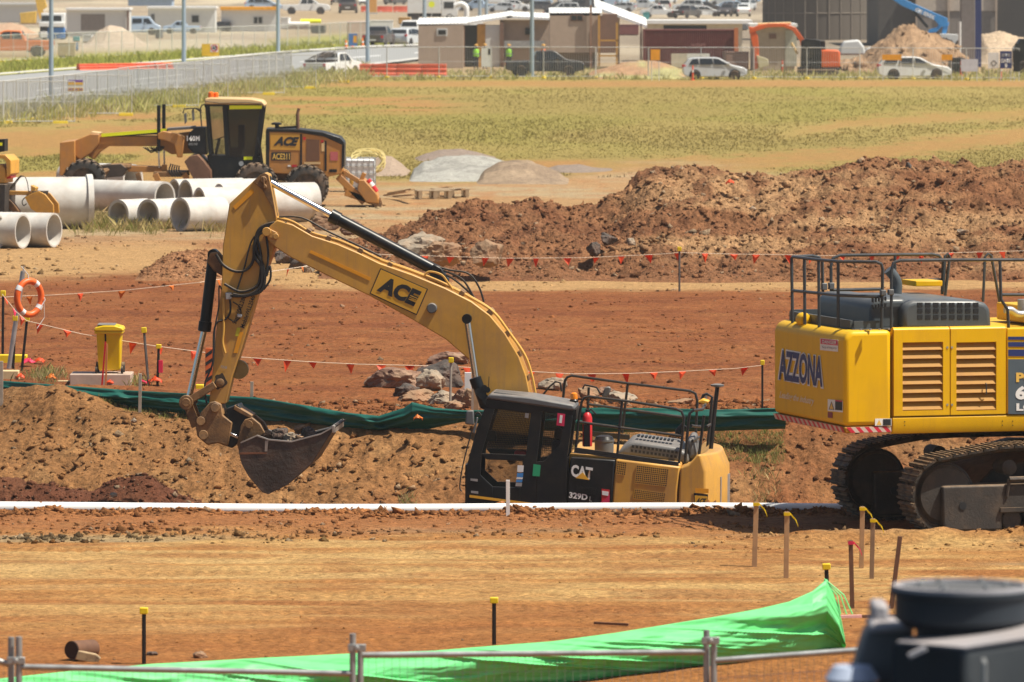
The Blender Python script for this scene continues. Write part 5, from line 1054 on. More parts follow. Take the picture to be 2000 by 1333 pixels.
plate([fg.p(448, 214, -.79), fg.p(511, 213, -.79), fg.p(512, 206.5, -.79), fg.p(448, 206.5, -.79)], M_FLUO, gr, 'hi_vis_tape', .01); plate([fg.p(476, 312.5, -.79), fg.p(493, 312.5, -.79), fg.p(493, 306.5, -.79), fg.p(476, 306.5, -.79)], M_FLUO, gr, 'hi_vis_tape', .01)
mb = MB(); a = fg.p(412, 191, -.4); mb.lathe([(.09, 0), (.10, .06), (.09, .16), (.05, .19)], a, n=14); mb.lathe([(.08, 0), (.08, .14), (.04, .17)], a+Vector((.16, .1, 0)), n=14); mb.build('beacon', mat('orange_lens', (.85, .16, .01), .3), gr, smooth=True)
mb = MB(); mb.tube([fg.p(x, y, -.95) for x, y in ((394, 248), (391, 214), (394, 206), (401, 204))], .025, 6); mb.tube([fg.p(x, y, -.95) for x, y in ((394, 216), (384, 212), (360, 213), (357, 222))], .02, 6); mb.tube([fg.p(x, y, -.95) for x, y in ((394, 220), (380, 211), (376, 216))], .02, 6); mb.build('mirror_arm', M_RAIL, gr)
gpr([(359, 224), (364, 220), (365, 238), (361, 244)], -1.0, -.93, 'mirror', M_GREYP, .01); gpr([(374, 216), (379, 214), (380, 234), (376, 238)], -.95, -.9, 'mirror', M_GREYP, .01)
mb = MB(); mb.cyl(fg.p(471, 320, -.76), fg.p(471, 320, -.82), .08, n=16); mb.build('work_light', M_STEEL, gr); mb = MB(); mb.tube([fg.p(x, y, -.85) for x, y in ((502, 270), (508, 290), (512, 320), (514, 330))], .05, 6); mb.tube([fg.p(x, y, -.85) for x, y in ((486, 318), (505, 318), (505, 335), (486, 335))], .02, 6); mb.build('ladder', M_BLACK, gr)
# engine
eb = gpr([(521, 257), (560, 257), (584, 259), (630, 266), (668, 278), (671, 290), (668, 340), (640, 346), (521, 338)], -.95, .95, 'engine_body', M_GY, .03)
gpr([(519, 252), (584, 253), (630, 258.5), (664, 269), (673, 280), (669, 284), (630, 266), (584, 259), (521, 257.5)], -.98, .98, 'engine_cover', M_BLACK, .02)
gpr([(519, 255), (526, 256), (526, 334), (519, 334)], -.97, -.9, 'engine_edge', M_BLACK, .01); gpr([(668, 280), (673, 282), (672, 325), (667, 330)], -.97, .97, 'radiator_frame', M_BLACK, .01)
gpr([(586, 262), (590, 262), (590, 325), (586, 325)], -.965, -.94, 'door_seam', M_BLACK); gpr([(634, 275), (638, 276), (638, 334), (634, 334)], -.965, -.94, 'door_seam', M_BLACK)
plate([fg.p(528, 293, -.955), fg.p(586, 294, -.955), fg.p(586, 262, -.955), fg.p(528, 260, -.955)], mat('panel_yellow', (.60, .31, .04), .5, var=.1), eb, 'name_panel', .006)
text_on('ACE', fg.p(534, 285, -.966), fg.p(581, 286, -.966), fg.p(538, 267, -.966), M_TXTB, eb, 'name_lettering', bold=.06, shear=.2)
plate([fg.p(530, 314, -.955), fg.p(568, 314, -.955), fg.p(568, 298, -.955), fg.p(530, 298, -.955)], M_TXTB, eb, 'number_plate', .006); text_on('ACE211', fg.p(532, 312, -.966), fg.p(566, 312, -.966), fg.p(532, 300, -.966), M_GOLD, eb, 'number_lettering', bold=.02)
plate([fg.p(598, 316, -.955), fg.p(624, 314, -.955), fg.p(624, 274, -.955), fg.p(598, 272, -.955)], mat('screen_brown', (.16, .075, .04), .8), eb, 'side_screen', .004)
for x0, x1, y0, y1, m in ((592, 597, 268, 274, M_RED), (627, 632, 274, 280, M_RED), (628, 634, 278, 296, M_GTOP), (594, 626, 317, 321, M_GTOP), (570, 580, 322, 327, M_RED), (562, 568, 323, 326, M_WHITE), (645, 660, 297, 314, mat('pink_mark', (.5, .12, .13), .6)), (643, 658, 331, 337, M_BLACK)): plate([fg.p(x0, y1, -.957), fg.p(x1, y1, -.957), fg.p(x1, y0, -.957), fg.p(x0, y0, -.957)], m, eb, 'decal', .004)
mb = MB(); mb.cyl(fg.p(582, 255, -.3), fg.p(581, 222, -.3), .06, n=12); mb.tube([fg.p(581, 222, -.3), fg.p(584, 212, -.3)], .05, 10); mb.build('exhaust_stack', mat('rusty_pipe', (.20, .10, .055), .7, var=.3), gr, smooth=True)
mb = MB(); mb.cyl(fg.p(541, 254, -.3), fg.p(541, 244, -.3), .07, n=12); mb.lathe([(.17, 0), (.17, .05), (.08, .08)], fg.p(540, 244, -.3), n=16); mb.tube([fg.p(545, 250, -.3), fg.p(580, 248, -.3)], .035, 6); mb.build('air_intake', M_BLACK, gr, smooth=True)
gpr([(521, 336), (640, 344), (640, 360), (521, 352)], -.6, .6, 'rear_chassis', M_CATB, .02)
for (x, y), s in (((165, 354), -1.05), ((165, 352), 1.05), ((500, 361), -1.05), ((500, 360), 1.05), ((599, 365), -1.05), ((599, 364), 1.05)):
    q = fg.p(x, y, s); wheel(gr, (q.x, s, q.z), .685, .42, lugs=18)
gpr([(470, 352), (630, 358), (630, 372), (470, 366)], -.8, -.5, 'tandem_case', M_CATB, .02)
# ripper
mb = MB()
for s in (-.7, .7):
    mb.bar(fg.p(668, 335, s), fg.p(718, 365, s), .10, .16); mb.bar(fg.p(660, 345, s), fg.p(712, 396, s), .12, .22); mb.bar(fg.p(674, 376, s), fg.p(740, 398, s), .12, .22); mb.bar(fg.p(712, 338, s), fg.p(702, 360, s), .1, .14); mb.bar(fg.p(665, 330, s), fg.p(678, 374, s), .1, .16)
mb.build('ripper_arm', M_GY, gr, .02)
gpr([(700, 352), (712, 352), (738, 382), (740, 398), (716, 396), (698, 372)], -1.0, 1.0, 'ripper_beam', M_GY, .03)
for k in range(5):
    y = -.9+.45*k; MB().prism(fg.xz([(722, 392), (742, 388), (746, 402), (736, 406), (730, 398)], 0), y-.06, y+.06).build('ripper_shank', M_CATB, gr)
mb = MB(); mb.bar(fg.p(668, 338, -.3), fg.p(708, 356, -.3), .08, .08); mb.build('ripper_cylinder', M_GY, gr); 
for k in range(6): mb = MB(); mb.tube([fg.p(a, b, -.4+.1*k) for a, b in smooth_path([(670, 330), (682+k, 338+k*2), (684+k, 360), (680, 372)], 4)], .018, 5); mb.build('hose', MATS['line_yellow'], gr)
cn = MB(); cn.cyl(fg.p(718, 352, -.6), fg.p(735, 376, -.6), .10, n=14); tag(cn.build('road_cone_sleeve', M_RED, None, smooth=True), 'red and white canister lying on the grader ripper', 'canister').matrix_world = Matrix.Translation(fg.o)
o = bpy.data.objects['road_cone_sleeve']; mb = MB(); mb.cyl(fg.p(722, 358, -.6), fg.p(727, 365, -.6), .106, n=14); mb.build('white_band', M_WHITE, o, smooth=True)
# ================================================================= TANK WITH HOSE, PALLET, PLANKS
ft = Fr(gp(703, 374), R(4)); tk = thing('ibc_tank', 'white caged liquid tank with pale hose coiled on top', 'tank', ft.o, ft.yaw)
MB().box(-.5, .5, -.5, .5, .16, 1.12).build('bottle', mat('tank_white', (.78, .80, .80), .4, var=.06), tk, .06)
mb = MB()
for k in range(6):
    t = -.51+k*.204
    for y in (-.52, .52): mb.cyl((t, y, .14), (t, y, 1.16), .012, n=6); mb.cyl((y, t, .14), (y, t, 1.16), .012, n=6)
for z in (.16, .4, .64, .9, 1.16):
    for y in (-.52, .52): mb.cyl((-.52, y, z), (.52, y, z), .012, n=6); mb.cyl((y, -.52, z), (y, .52, z), .012, n=6)
mb.build('cage', M_STEEL, tk); MB().box(-.52, .52, -.52, .52, 0, .13).build('pallet_base', M_GREYP, tk)
mb = MB()
for k in range(7):
    pts = []
    for i in range(25):
        a = 2*math.pi*i/24; pts.append((.28+.55*math.cos(a)+.05*math.sin(3*a+k), -.2+.25*math.sin(a)*.6+.04*k, 1.05+.42*math.sin(a)*(1-.05*k)+.1*math.cos(a+k)))
    mb.tube(pts, .022, 5, cap=False)
hz_ = thing('water_hose', 'pale yellow hose coiled over the white tank', 'hose', ft.o, ft.yaw); mb.build('hose_coil', mat('hose_yellow', (.75, .62, .25), .5), hz_, smooth=True)
def pallet(px, py, label):
    o = thing('timber_pallet', label, 'pallet', gp(px, py), R(8)); M_W = mat('grey_timber', (.42, .31, .19), .85, var=.3, scale=5)
    for k in range(6): MB().box(-.6, .6, -.55+k*.2, -.42+k*.2, .26, .285).build('deck_board', M_W, o)
    for x in (-.5, 0, .5):
        mb = MB(); mb.box(x-.05, x+.05, -.55, .6, .0, .025); mb.build('bottom_board', M_W, o)
        for y in (-.5, .03, .5): MB().box(x-.06, x+.06, y-.05, y+.05, .026, .258).build('block', M_W, o)
    return o
pallet(846, 388, 'timber pallet lying behind the grader, right of the planks'); pallet(880, 385, 'timber pallet lying farthest right, beside another')
for i, (x0, y0, x1, y1) in enumerate([(752, 382, 796, 374), (760, 378, 806, 370), (770, 384, 808, 381), (842, 374, 905, 370), (836, 372, 880, 366)]):
    a = gp(x0, y0, .1); b = gp(x1, y1, .3); mb = MB(); mb.bar(a, b, .14, .05); tag(mb.build('timber_plank', mat('tan_timber', (.48, .31, .16), .8, var=.3)), ['long plank nearest the grader ripper', 'plank lying across the first two', 'thin plank on the ground left of the pallet', 'plank on top of the right pallet', 'plank leaning over the left pallet'][i], 'plank')
# ================================================================= CONCRETE PIPES
M_CONC = mat('concrete', (0.58, 0.56, 0.52), 0.8, var=0.22, scale=1.5, dirt=(0.40, 0.30, 0.22), dirt_amt=0.5, dirt_scale=1.0, bump=0.15, bscale=25)
def pipe(label, A, Bp, ro, ri, bell=0.0, grp='concrete drain pipes'):
    """A: end nearest the viewer (centre), B: other end."""
    A = Vector(A); Bp = Vector(Bp)
    if not bell:
        O = Vector((A.x, A.y, A.z-ro)); mb = MB(); mb.ring(A-O, Bp-O, ro, ri, 40); o = mb.build('concrete_pipe', M_CONC, None, smooth=True); o.location = O; return tag(o, label, 'pipe', grp)
    o = thing('concrete_pipe', label, 'pipe', (A.x, A.y, A.z-ro), 0, grp); mb = MB(); O = Vector((A.x, A.y, A.z-ro)); mb.ring(A-O, Bp-O, ro, ri, 40); mb.build('barrel', M_CONC, o, smooth=True)
    if bell:
        d = (Bp-A).normalized(); mb = MB(); mb.ring(A-O-d*.01, A-O+d*.16, ro+bell, ri+.02, 40); mb.build('bell_rim', M_CONC, o, smooth=True)
    return o
def pipe_px(label, px, py, rpx, dirx, L, ybase, wall=.12, bell=0):
    """open end centred at photo px,py, radius rpx; dirx: horizontal angle of the axis away from that end."""
    Y = gY(ybase); r = rpx*Y/F; A = at(px, py, Y); A.z = max(A.z, 0) * 0 + r + gh(A.x, A.y); d = Vector((math.cos(dirx), math.sin(dirx), 0)); return pipe(label, A, A+d*L, r, r*(1-wall*1.0), bell)
AL = math.pi-R(24)     # lying towards the left and away
pipe_px('front concrete pipe nearest the excavator, rightmost of the left row', 106, 451, 33.5, AL, 2.4, 484, .10); pipe_px('concrete pipe second from the right in the left row', 45, 452, 33.5, AL, 2.4, 486, .10); pipe_px('concrete pipe at the left frame edge, cut off', -4, 454, 33.5, AL, 2.4, 487, .10)
p = gp(172, 452); rr = 52*p.y/F; pipe('largest concrete pipe with a flanged end, lying crosswise', (p.x, p.y+1.7, rr+gh(p.x, p.y)), (p.x-6.5, p.y+.7, rr+gh(p.x, p.y)), rr*.97, rr*.82, rr*.10)
q = gp(322, 422); pipe('concrete pipe lying crosswise behind the weeds, open to the right', (q.x-.05, q.y+1.0, 34*q.y/F), (q.x-2.6, q.y+3.0, 34*q.y/F), 31*q.y/F, 27*q.y/F)
q = gp(250, 392); pipe('concrete pipe peeping over the crosswise one', (q.x, q.y+3, .62), (q.x-2.4, q.y+5, .62), .5, .42)
AR = R(50)
pipe_px('smallest concrete pipe, leftmost of the three with weeds', 231, 421, 28, AR, 1.2, 446, .20); pipe_px('middle concrete pipe of the three among weeds', 289, 423, 29.5, AR, 1.3, 448, .18); 
pipe_px('right concrete pipe of the three among weeds, seen through', 352, 424, 33, R(40), 1.5, 453, .16)
pipe_px('large concrete pipe behind, left of the back row', 362, 384, 35, R(28), 2.6, 420, .14); pipe_px('large concrete pipe in the back row beside the excavator stick', 428, 396, 37, R(26), 3.2, 432, .14); pipe_px('concrete pipe end just showing left of the back row', 340, 384, 31, R(28), 2.4, 412, .14)
q = gp(596, 436); pipe('concrete pipe behind the boom pivot, ending under the grader wheel', (q.x, q.y+.6, .56), (q.x-3.2, q.y-.9, .56), .56, .47)
# ================================================================= YELLOW MACHINE CUT BY THE LEFT EDGE
fl_ = Fr(gp(-60, 470), R(-10)); lm = thing('compact_loader', 'yellow machine cut off by the left edge, its bracketed arm over the pipes', 'loader', fl_.o, fl_.yaw)
lp = lambda pts, y0, y1, nm, m, bv=.01, yt=None: MB().prism(fl_.xz(pts, y0 if yt is None else yt), y0, y1).build(nm, m, lm, bv)
M_LY = mat('loader_yellow', (0.70, 0.36, 0.05), .45, var=.12, dirt=(.35, .2, .1), dirt_amt=.4, dust=.3)
lp([(-120, 304), (10, 303), (21, 314), (21, 340), (13, 346), (12, 318), (6, 310), (-120, 314)], -.5, .5, 'guard', M_LY); lp([(-130, 322), (4, 322), (11, 332), (11, 358), (-130, 360)], -.45, .45, 'hood', M_LY, .03); lp([(12, 340), (21, 338), (21, 348), (13, 350)], -.3, .3, 'lamp', M_RED)
lp([(-10, 273), (9, 272), (9, 296), (-4, 298)], -.2, .2, 'work_light', M_BLACK); lp([(-2, 279), (4, 279), (4, 285), (-2, 285)], -.22, -.2, 'lens', M_FLUO, 0)
lp([(-140, 360), (11, 360), (8, 460), (-140, 462)], -.6, .6, 'chassis', M_FRAMEK, .02)
lp([(-60, 372), (60, 374), (64, 379), (60, 382), (-60, 380)], -.12, .12, 'arm', M_LY, .01); lp([(60, 362), (70, 367), (66, 382), (60, 380)], -.16, .16, 'arm_pad', M_LY, .01)
lp([(48, 386), (62, 378), (76, 374), (88, 380), (104, 400), (105, 418), (78, 420), (60, 408)], -.35, -.28, 'bracket', M_LY, .01); lp([(48, 386), (62, 378), (76, 374), (88, 380), (104, 400), (105, 418), (78, 420), (60, 408)], .28, .35, 'bracket', M_LY, .01, -.35); lp([(62, 374), (86, 374), (84, 382), (64, 382)], -.28, .28, 'bracket_tube', M_HOSE)
lp([(0, 384), (10, 382), (26, 398), (38, 414), (30, 418), (18, 408)], -.15, .1, 'ram', M_CATB)
hose(fl_, lm, [(-6, 372), (20, 370), (42, 345), (52, 352), (56, 375)], .012, -.2); hose(fl_, lm, [(20, 368), (38, 346), (44, 345)], .02, -.1, 'bar', M_RAIL); hose(fl_, lm, [(56, 380), (44, 392), (46, 402), (52, 398)], .015, -.3)
for s in (-.8, .8): wheel(lm, (-1.0, s, .5), .5, .35)
# ================================================================= SILT FENCE (dark green) ALONG THE CUT
M_SILT = clothmat('green_silt_cloth', (0.014, 0.125, 0.095), 0.22)
M_LIME = clothmat('lime_cloth', (0.20, 0.80, 0.30), 0.30)
_tx = [-400, 0, 120, 250, 380, 500, 600, 680, 740, 790, 805, 850, 905, 1000, 1100, 1180, 1300, 1400, 1500, 1534]
_ty = [735, 743, 752, 762, 769, 776, 792, 806, 812, 796, 785, 796, 801, 800, 797, 796, 797, 800, 797, 797]
def curtain(name, label, m, xs, tops, bots, nx, nz, lean=0.25, fold=0.06, seed=1, ff=(1.6, 5.0), rake=2.0, hang=None, crease=0.0):
    U = np.linspace(0, 1, nx); px = np.interp(U, np.linspace(0, 1, len(xs)), xs); tp = np.interp(px, xs, tops); bt = np.interp(px, xs, bots)
    Yb = F*H/(bt-YH); Xb = (px-1000)*Yb/F; Yt = Yb; Zt = H-(tp-YH)*Yt/F; Zb = ground_h(Xb, Yb)-.04
    if hang: Zb = H-(np.interp(px, hang[0], hang[1])+3-YH)*Yb/F - .03
    V = np.linspace(0, 1, nz)[:, None]; Xw = Xb[None]+0*V; L = np.cumsum(np.r_[0, np.hypot(np.diff(Xb), np.diff(Yb))])[None]
    n1 = fbm(L*ff[0]+V*rake+0*V, V*ff[1]*.6+L*.15, 4, seed)-.5; n2 = fbm(L*ff[0]*3-V*3.3, V*ff[1], 3, seed+3)-.5; n3 = fbm(L*.25+V*.2, V*5.5+L*.06, 3, seed+7)-.5
    cr = np.abs(2*fbm(L*ff[0]*1.6+V*rake*1.3, V*.5+L*.1, 3, seed+11)-1); n1 = n1 + crease*(.25-np.minimum(cr, .25))*4
    env = np.sin(np.pi*np.clip(V*.9+.05, 0, 1))
    Yw = Yb[None]+lean*V*0 - fold*(2.2*n1+1.0*n2+1.6*n3)*env - lean*np.sin(np.pi*V*.8)*.5; Z = Zb[None]+(Zt-Zb)[None]*V + fold*.3*n1*env
    o = grid_mesh(name, Xw, Yw, Z, m); md = o.modifiers.new('thickness', 'SOLIDIFY'); md.thickness = .006
    return tag(o, label, 'silt fence')
curtain('silt_fence', 'dark green silt fence cloth sagging along the far edge of the cut', M_SILT, _tx, _ty, [np.interp(x, _sfx, _sfb)+3 for x in _tx], 900, 26, lean=.3, fold=.14, seed=301, ff=(.45, 4.0), rake=.5, crease=.35, hang=([-400, 0, 120, 300, 500, 640, 740, 820, 905, 1040, 1180, 1300, 1400, 1520, 2600], [770, 770, 786, 796, 818, 838, 846, 836, 818, 834, 838, 838, 836, 832, 832]))
M_STAKE = mat('grey_stake', (.40, .33, .26), .85, var=.25, scale=6); M_TIM = mat('stake_timber', (.42, .25, .13), .8, var=.22, scale=6); M_DTIM = mat('dark_stake', (.16, .075, .04), .8, var=.25, scale=6)
M_CAP = mat('cap_yellow', (.80, .58, .01), .45, var=.05); M_PICK = mat('black_picket', (.012, .012, .013), .5, var=.3); M_ORG = clothmat('flag_orange', (.85, .10, .02), .4); M_ORG2 = clothmat('flag_pale_orange', (.85, .26, .04), .4); M_PINK = clothmat('tape_pink', (.85, .04, .12), .3); M_YT = clothmat('tape_yellow', (.85, .62, .01), .3)
def stake(label, px, py0, py1, w_, m, Y=None, lean=0.0, cap=None, tape=None, cat='stake', name='timber_stake', r=False, group=None):
    """stake with its foot at photo px, py1 and its top at py0."""
    if Y is None: b = gp(px, py1); Y = b.y
    b = at(px, py1, Y); t = at(px+lean, py0, Y); hh = t.z-b.z; wd = w_*Y/F
    o = thing(name, label, cat, b, 0, group); d = Vector((t.x-b.x, 0, hh))
    mb = MB()
    if r: mb.bar((0, 0, -.12), d, wd*.4, wd, (0, 1, 0)); mb.bar((0, wd*.3, -.12), d+Vector((0, wd*.3, 0)), wd, wd*.3, (0, 1, 0))
    else: mb.bar((0, 0, -.12), d, wd, wd*.8, (0, 1, 0))
    mb.build('post', m, o, .002)
    if cap:
        mb = MB(); mb.bar(d*.93-Vector((0, 0, .0)), d+d.normalized()*.03, wd*2.0, wd*2.0, (0, 1, 0)); mb.build('cap', cap, o, .008)
    if tape:
        m2, side = tape; mb = MB(); mb.bar(d-d.normalized()*.05, d-d.normalized()*.01, wd*1.25, wd*1.3, (0, 1, 0)); n0 = len(mb.v)
        pts = [d+Vector((wd*.4*side, -.01, -.03))+Vector((side*.024*i, -.008*i, -.006*i*i+.008*math.sin(i*2.1))) for i in range(6)]
        vs = []; 
        for i, q in enumerate(pts): vs += [q+Vector((0, .004*math.sin(i*2), .014)), q+Vector((0, -.004*math.sin(i*2), -.014))]
        mb.add(vs, [(2*i, 2*i+1, 2*i+3, 2*i+2) for i in range(5)]); mb.build('flagging_tape', m2, o, recalc=False)
    return o
stake('grey stake holding the green cloth below the bin', 273, 730, 793, 6, M_STAKE, lean=1); stake('grey stake standing behind the excavator coupler', 491, 746, 800, 6, M_STAKE, lean=1); stake('grey stake at the left frame edge holding green cloth', 2, 706, 780, 8, M_STAKE)
stake('thin pale stake beside the cab mirror', 922, 748, 802, 5, M_STAKE, lean=2); stake('white plank standing at the rock pile end', 914, 728, 796, 13, M_WHITE, lean=0); stake('tan plank standing behind the boom cylinder', 931, 726, 812, 9, M_TIM, lean=-3)
stake('white marker stake in front of the cab', 992, 938, 996, 7.5, M_WHITE, Y=97.2, name='marker_stake')
# wooden survey stakes by the tracks
stake('timber stake with yellow tape, leftmost of five by the tracks', 1473, 981, 1107, 9.5, M_TIM, lean=4, tape=(M_YT, 1)); stake('timber stake with yellow tape, second from the left by the tracks', 1535, 1000, 1131, 9.5, M_TIM, lean=2, tape=(M_YT, 1))
stake('timber stake with two yellow tapes before the tracks', 1682, 990, 1108, 9, M_TIM, lean=2.5, tape=(M_YT, 1)); stake('grey brown stake with yellow tape right before the tracks', 1702, 1013, 1131, 8.5, mat('greyer_stake', (.27, .17, .10), .8, var=.25), lean=3, tape=(M_YT, 1))
stake('dark stake with red tape fluttering', 1665, 1056, 1190, 8.5, M_DTIM, lean=-3.5, tape=(M_PINK, 1)); stake('dark leaning stake behind the grey machine', 1738, 1048, 1190, 8.5, M_DTIM, lean=20)
stake('short stake with yellow tape just above the grey machine', 1803, 1131, 1185, 9, M_DTIM, tape=(M_YT, 1))
# star pickets with yellow caps
def picket(label, px, py0, py1, w_=6, lean=0, m=M_PICK, Y=None): return stake(label, px, py0, py1, w_, m, Y, lean, M_CAP, None, 'picket', 'star_picket', True)
picket('black star picket with yellow cap at lower left', 281, 1192, 1296, 8); picket('black star picket with yellow cap in the middle foreground', 965, 1172, 1262, 8); picket('black star picket with yellow cap tied to the lime cloth end', 1618, 1106, 1200, 8, -4)
M_GPK = mat('grey_picket', (.16, .15, .14), .6, var=.3)
picket('capped picket nearest the left frame edge', 5, 571, 690, 5, 1); picket('capped picket just right of the steel post', 25, 620, 722, 5, 5); picket('capped picket tied to the flag line, right of the lifebuoy', 41, 621, 726, 5, 12); picket('pale leaning picket right of the yellow bin', 291, 643, 752, 5, -10, M_GPK); picket('capped picket with red rag right of the bin', 307, 676, 752, 5, 3); picket('pale picket standing in the rock pile', 879, 702, 800, 5, 2, mat('pale_picket', (.45, .40, .34), .7))
picket('thin picket on the flag line before the long heap', 1327, 485, 570, 4, 0, M_GPK); picket('thin dark picket left of the big yellow excavator', 1489, 707, 800, 4, 0)
# bunting
def bunting(label, pts, Ys, n, size, mats, seed, skip=()):
    P = [at(x, y, Y) for (x, y), Y in zip(pts, Ys)]; o = thing('flag_bunting', label, 'bunting', (P[0].x, P[0].y, 0)); O = Vector((P[0].x, P[0].y, 0))
    L = [0.0]; 
    for a, b in zip(P, P[1:]): L.append(L[-1]+(b-a).length)
    def pos(s):
        i = max(j for j in range(len(L)) if L[j] <= s+1e-9); i = min(i, len(P)-2); return P[i].lerp(P[i+1], (s-L[i])/(L[i+1]-L[i]))
    mb = MB(); mb.tube([q-O for q in P], .007, 5); mb.build('line', mat('bunting_cord', (.75, .6, .45), .7), o)
    rs = random.Random(seed)
    for k in range(n):
        if k in skip: continue
        s = L[-1]*(k+.5+rs.uniform(-.16, .16))/n; c = pos(s)-O; d = (pos(min(s+.1, L[-1]))-pos(max(s-.1, 0))).normalized(); w_ = size*rs.uniform(.8, 1.15); h_ = size*rs.uniform(.75, 1.35); sw = rs.uniform(-.35, .35)*size; yb = rs.uniform(-.5, .5)*size
        a = c-d*w_*.5; b = c+d*w_*.5; t = c+Vector((sw, yb, -h_)); mid = (a+b+t)/3+Vector((0, rs.uniform(-.05, .05), 0))
        mb = MB(); mb.add([a, b, t, mid], [(0, 1, 3), (1, 2, 3), (2, 0, 3)]); fo = mb.build('flag', mats[k % len(mats)], o, recalc=False)
        sd = fo.modifiers.new('thickness', 'SOLIDIFY'); sd.thickness = .003
    return o
bunting('line of orange flags strung before the long heap', [(700, 496), (826, 500), (990, 505), (1140, 504), (1290, 497), (1327, 494), (1440, 497), (1535, 498), (1610, 500), (1760, 497), (1980, 491), (2100, 488)], [163.0]*12, 26, .19, [M_ORG], 3, skip=(0, 1))
bunting('line of pale orange flags behind the yellow bin', [(-60, 585), (40, 579), (100, 577), (240, 568), (390, 552), (520, 532), (600, 520)], [139]*5+[143, 146], 13, .15, [M_ORG2, M_ORG2, M_ORG], 5, skip=(9, 10))
bunting('line of red orange flags sagging in front of the bin', [(52, 627), (160, 653), (300, 676), (470, 698), (600, 707), (700, 712), (879, 716), (1000, 724), (1120, 731), (1230, 730), (1330, 726), (1440, 720), (1489, 714)], [127.5]*13, 24, .17, [M_ORG], 7)
bunting('short flag line tied to the leftmost picket', [(4, 575), (16, 590), (32, 610), (52, 627)], [128]*4, 3, .14, [M_ORG, M_PINK], 9)
# steel post and lifebuoy
fp = gp(16, 722); sp_ = thing('steel_post', 'leaning galvanised post the lifebuoy hangs from', 'post', fp); q = at(45, 530, fp.y)-fp; mb = MB(); mb.cyl((0, 0, -.1), q, .048, n=14); mb.cyl(q, q+Vector((.02, 0, .10)), .012, n=8); mb.build('post_tube', M_STEEL, sp_, smooth=True)
lb_c = at(57, 582, 126.5); lb = thing('lifebuoy', 'orange lifebuoy ring with white bands hanging on the steel post', 'lifebuoy', lb_c, 0, rot=(R(2), R(-6), R(38)))
rb = 33*126.5/F; mb = MB(); N_ = 40
mb.tube([(rb*.86*math.cos(2*math.pi*i/N_), 0, rb*math.sin(2*math.pi*i/N_)) for i in range(N_+1)], .062, 12, cap=False); mb.build('ring', mat('buoy_orange', (.85, .13, .015), .45, var=.1, dirt=(.5, .25, .12), dirt_amt=.3), lb, smooth=True)
for a0 in (50, 140, 230, 320):
    mb = MB(); mb.tube([(rb*.86*math.cos(R(a0+i*4)), 0, rb*math.sin(R(a0+i*4))) for i in range(-2, 3)], .066, 12); mb.build('white_band', M_WHITE, lb, smooth=True)
mb = MB(); mb.tube([(0, -.02, rb), (.0, -.02, rb*1.0+.12), (-.14, -.02, rb+.3)], .01, 5); mb.tube([(rb*.6, -.06, -rb*.7), (rb*.95, -.08, -rb*.25), (rb*.9, -.08, -rb*.1)], .01, 5); mb.tube([(rb*.9, -.06, -rb*.3), (rb*.95, -.02, -rb*1.3), (rb*.4, 0, -rb*1.9)], .006, 5); mb.build('rope', M_WHITE, lb)
# bin on slab
fb = Fr(gp(197, 752), R(0)); M_BIN = mat('bin_yellow', (.78, .52, .004), .4, var=.06, dirt=(.5, .32, .1), dirt_amt=.25)
sx = fb.p(136, 740).x; sx1 = fb.p(256, 740).x
slab = thing('concrete_slab', 'pinkish concrete slab under the yellow bin', 'slab', fb.o); MB().box(sx, sx1, 0, .9, -.03, .20).build('slab_block', mat('pink_concrete', (.52, .40, .32), .8, var=.2, dirt=(.4, .2, .1), dirt_amt=.3), slab, .015)
bo = thing('wheelie_bin', 'bright yellow wheeled bin standing on the slab', 'bin', fb.o+Vector((0, 0, .2)))
X0, X1, x0, x1 = fb.p(186, 650, .2).x, fb.p(239, 650, .2).x, fb.p(190, 725, .2).x, fb.p(236, 725, .2).x; zt = fb.p(200, 647, .2).z-.2
mb = MB(); mb.add([(x0+.02, .22, .06), (x1-.02, .22, .06), (x1-.02, .68, .06), (x0+.02, .68, .06), (X0+.02, .14, zt), (X1-.02, .14, zt), (X1-.02, .78, zt), (X0+.02, .78, zt)], [(0,3,2,1),(4,5,6,7),(0,1,5,4),(1,2,6,5),(2,3,7,6),(3,0,4,7)]); mb.build('bin_body', M_BIN, bo, .03, seg=3)
mb = MB(); mb.box(X0-.01, X1+.01, .11, .81, zt-.05, zt); mb.build('bin_rim', M_BIN, bo, .012)
mb = MB(); mb.prism([(X0-.03, zt+.003), (X1+.03, zt+.003), (X1, zt+.07), ((X0+X1)/2+.1, zt+.11), ((X0+X1)/2-.1, zt+.11), (X0, zt+.07)], .10, .82); mb.build('lid', M_BIN, bo, .02); mb = MB(); mb.box((X0+X1)/2-.22, (X0+X1)/2+.12, .12, .7, zt+.11, zt+.13); mb.build('lid_panel', M_GREYP, bo, .01)
mb = MB(); mb.cyl((X0+.05, .16, zt+.09), (X1-.05, .16, zt+.09), .02); mb.build('handle', M_BIN, bo)
for x in (x0-.02, x1+.02): mb = MB(); mb.lathe([(.03, -.03), (.10, -.03), (.10, .03), (.03, .03)], (x, .66, .10), (1, 0, 0), 18); mb.lathe([(.03, -.02), (.07, -.02), (.07, .02), (.03, .02)], (x, .25, .07), (1, 0, 0), 14); mb.build('wheel', M_TYRE, bo, smooth=True)
mb = MB(); a = fb.p(205, 640, .1); b = fb.p(206, 668, .1); mb.bar((a.x, .12, a.z-.2), (b.x, .15, b.z-.2), .03, .012); mb.build('strap', M_BLACK, bo)
for i, (x, y0, y1, ln, m, lb_) in enumerate([(198, 668, 755, 8, MATS['red_paint'], 'red folded marker pole leaning on the bin'), (206, 672, 755, 3, mat('pole_orange', (.55, .2, .06), .6), 'orange folded marker pole leaning on the bin')]): stake(lb_, x, y0, y1, 3.6, m, Y=fb.o.y-.15, lean=ln, name='marker_pole', cat='pole')
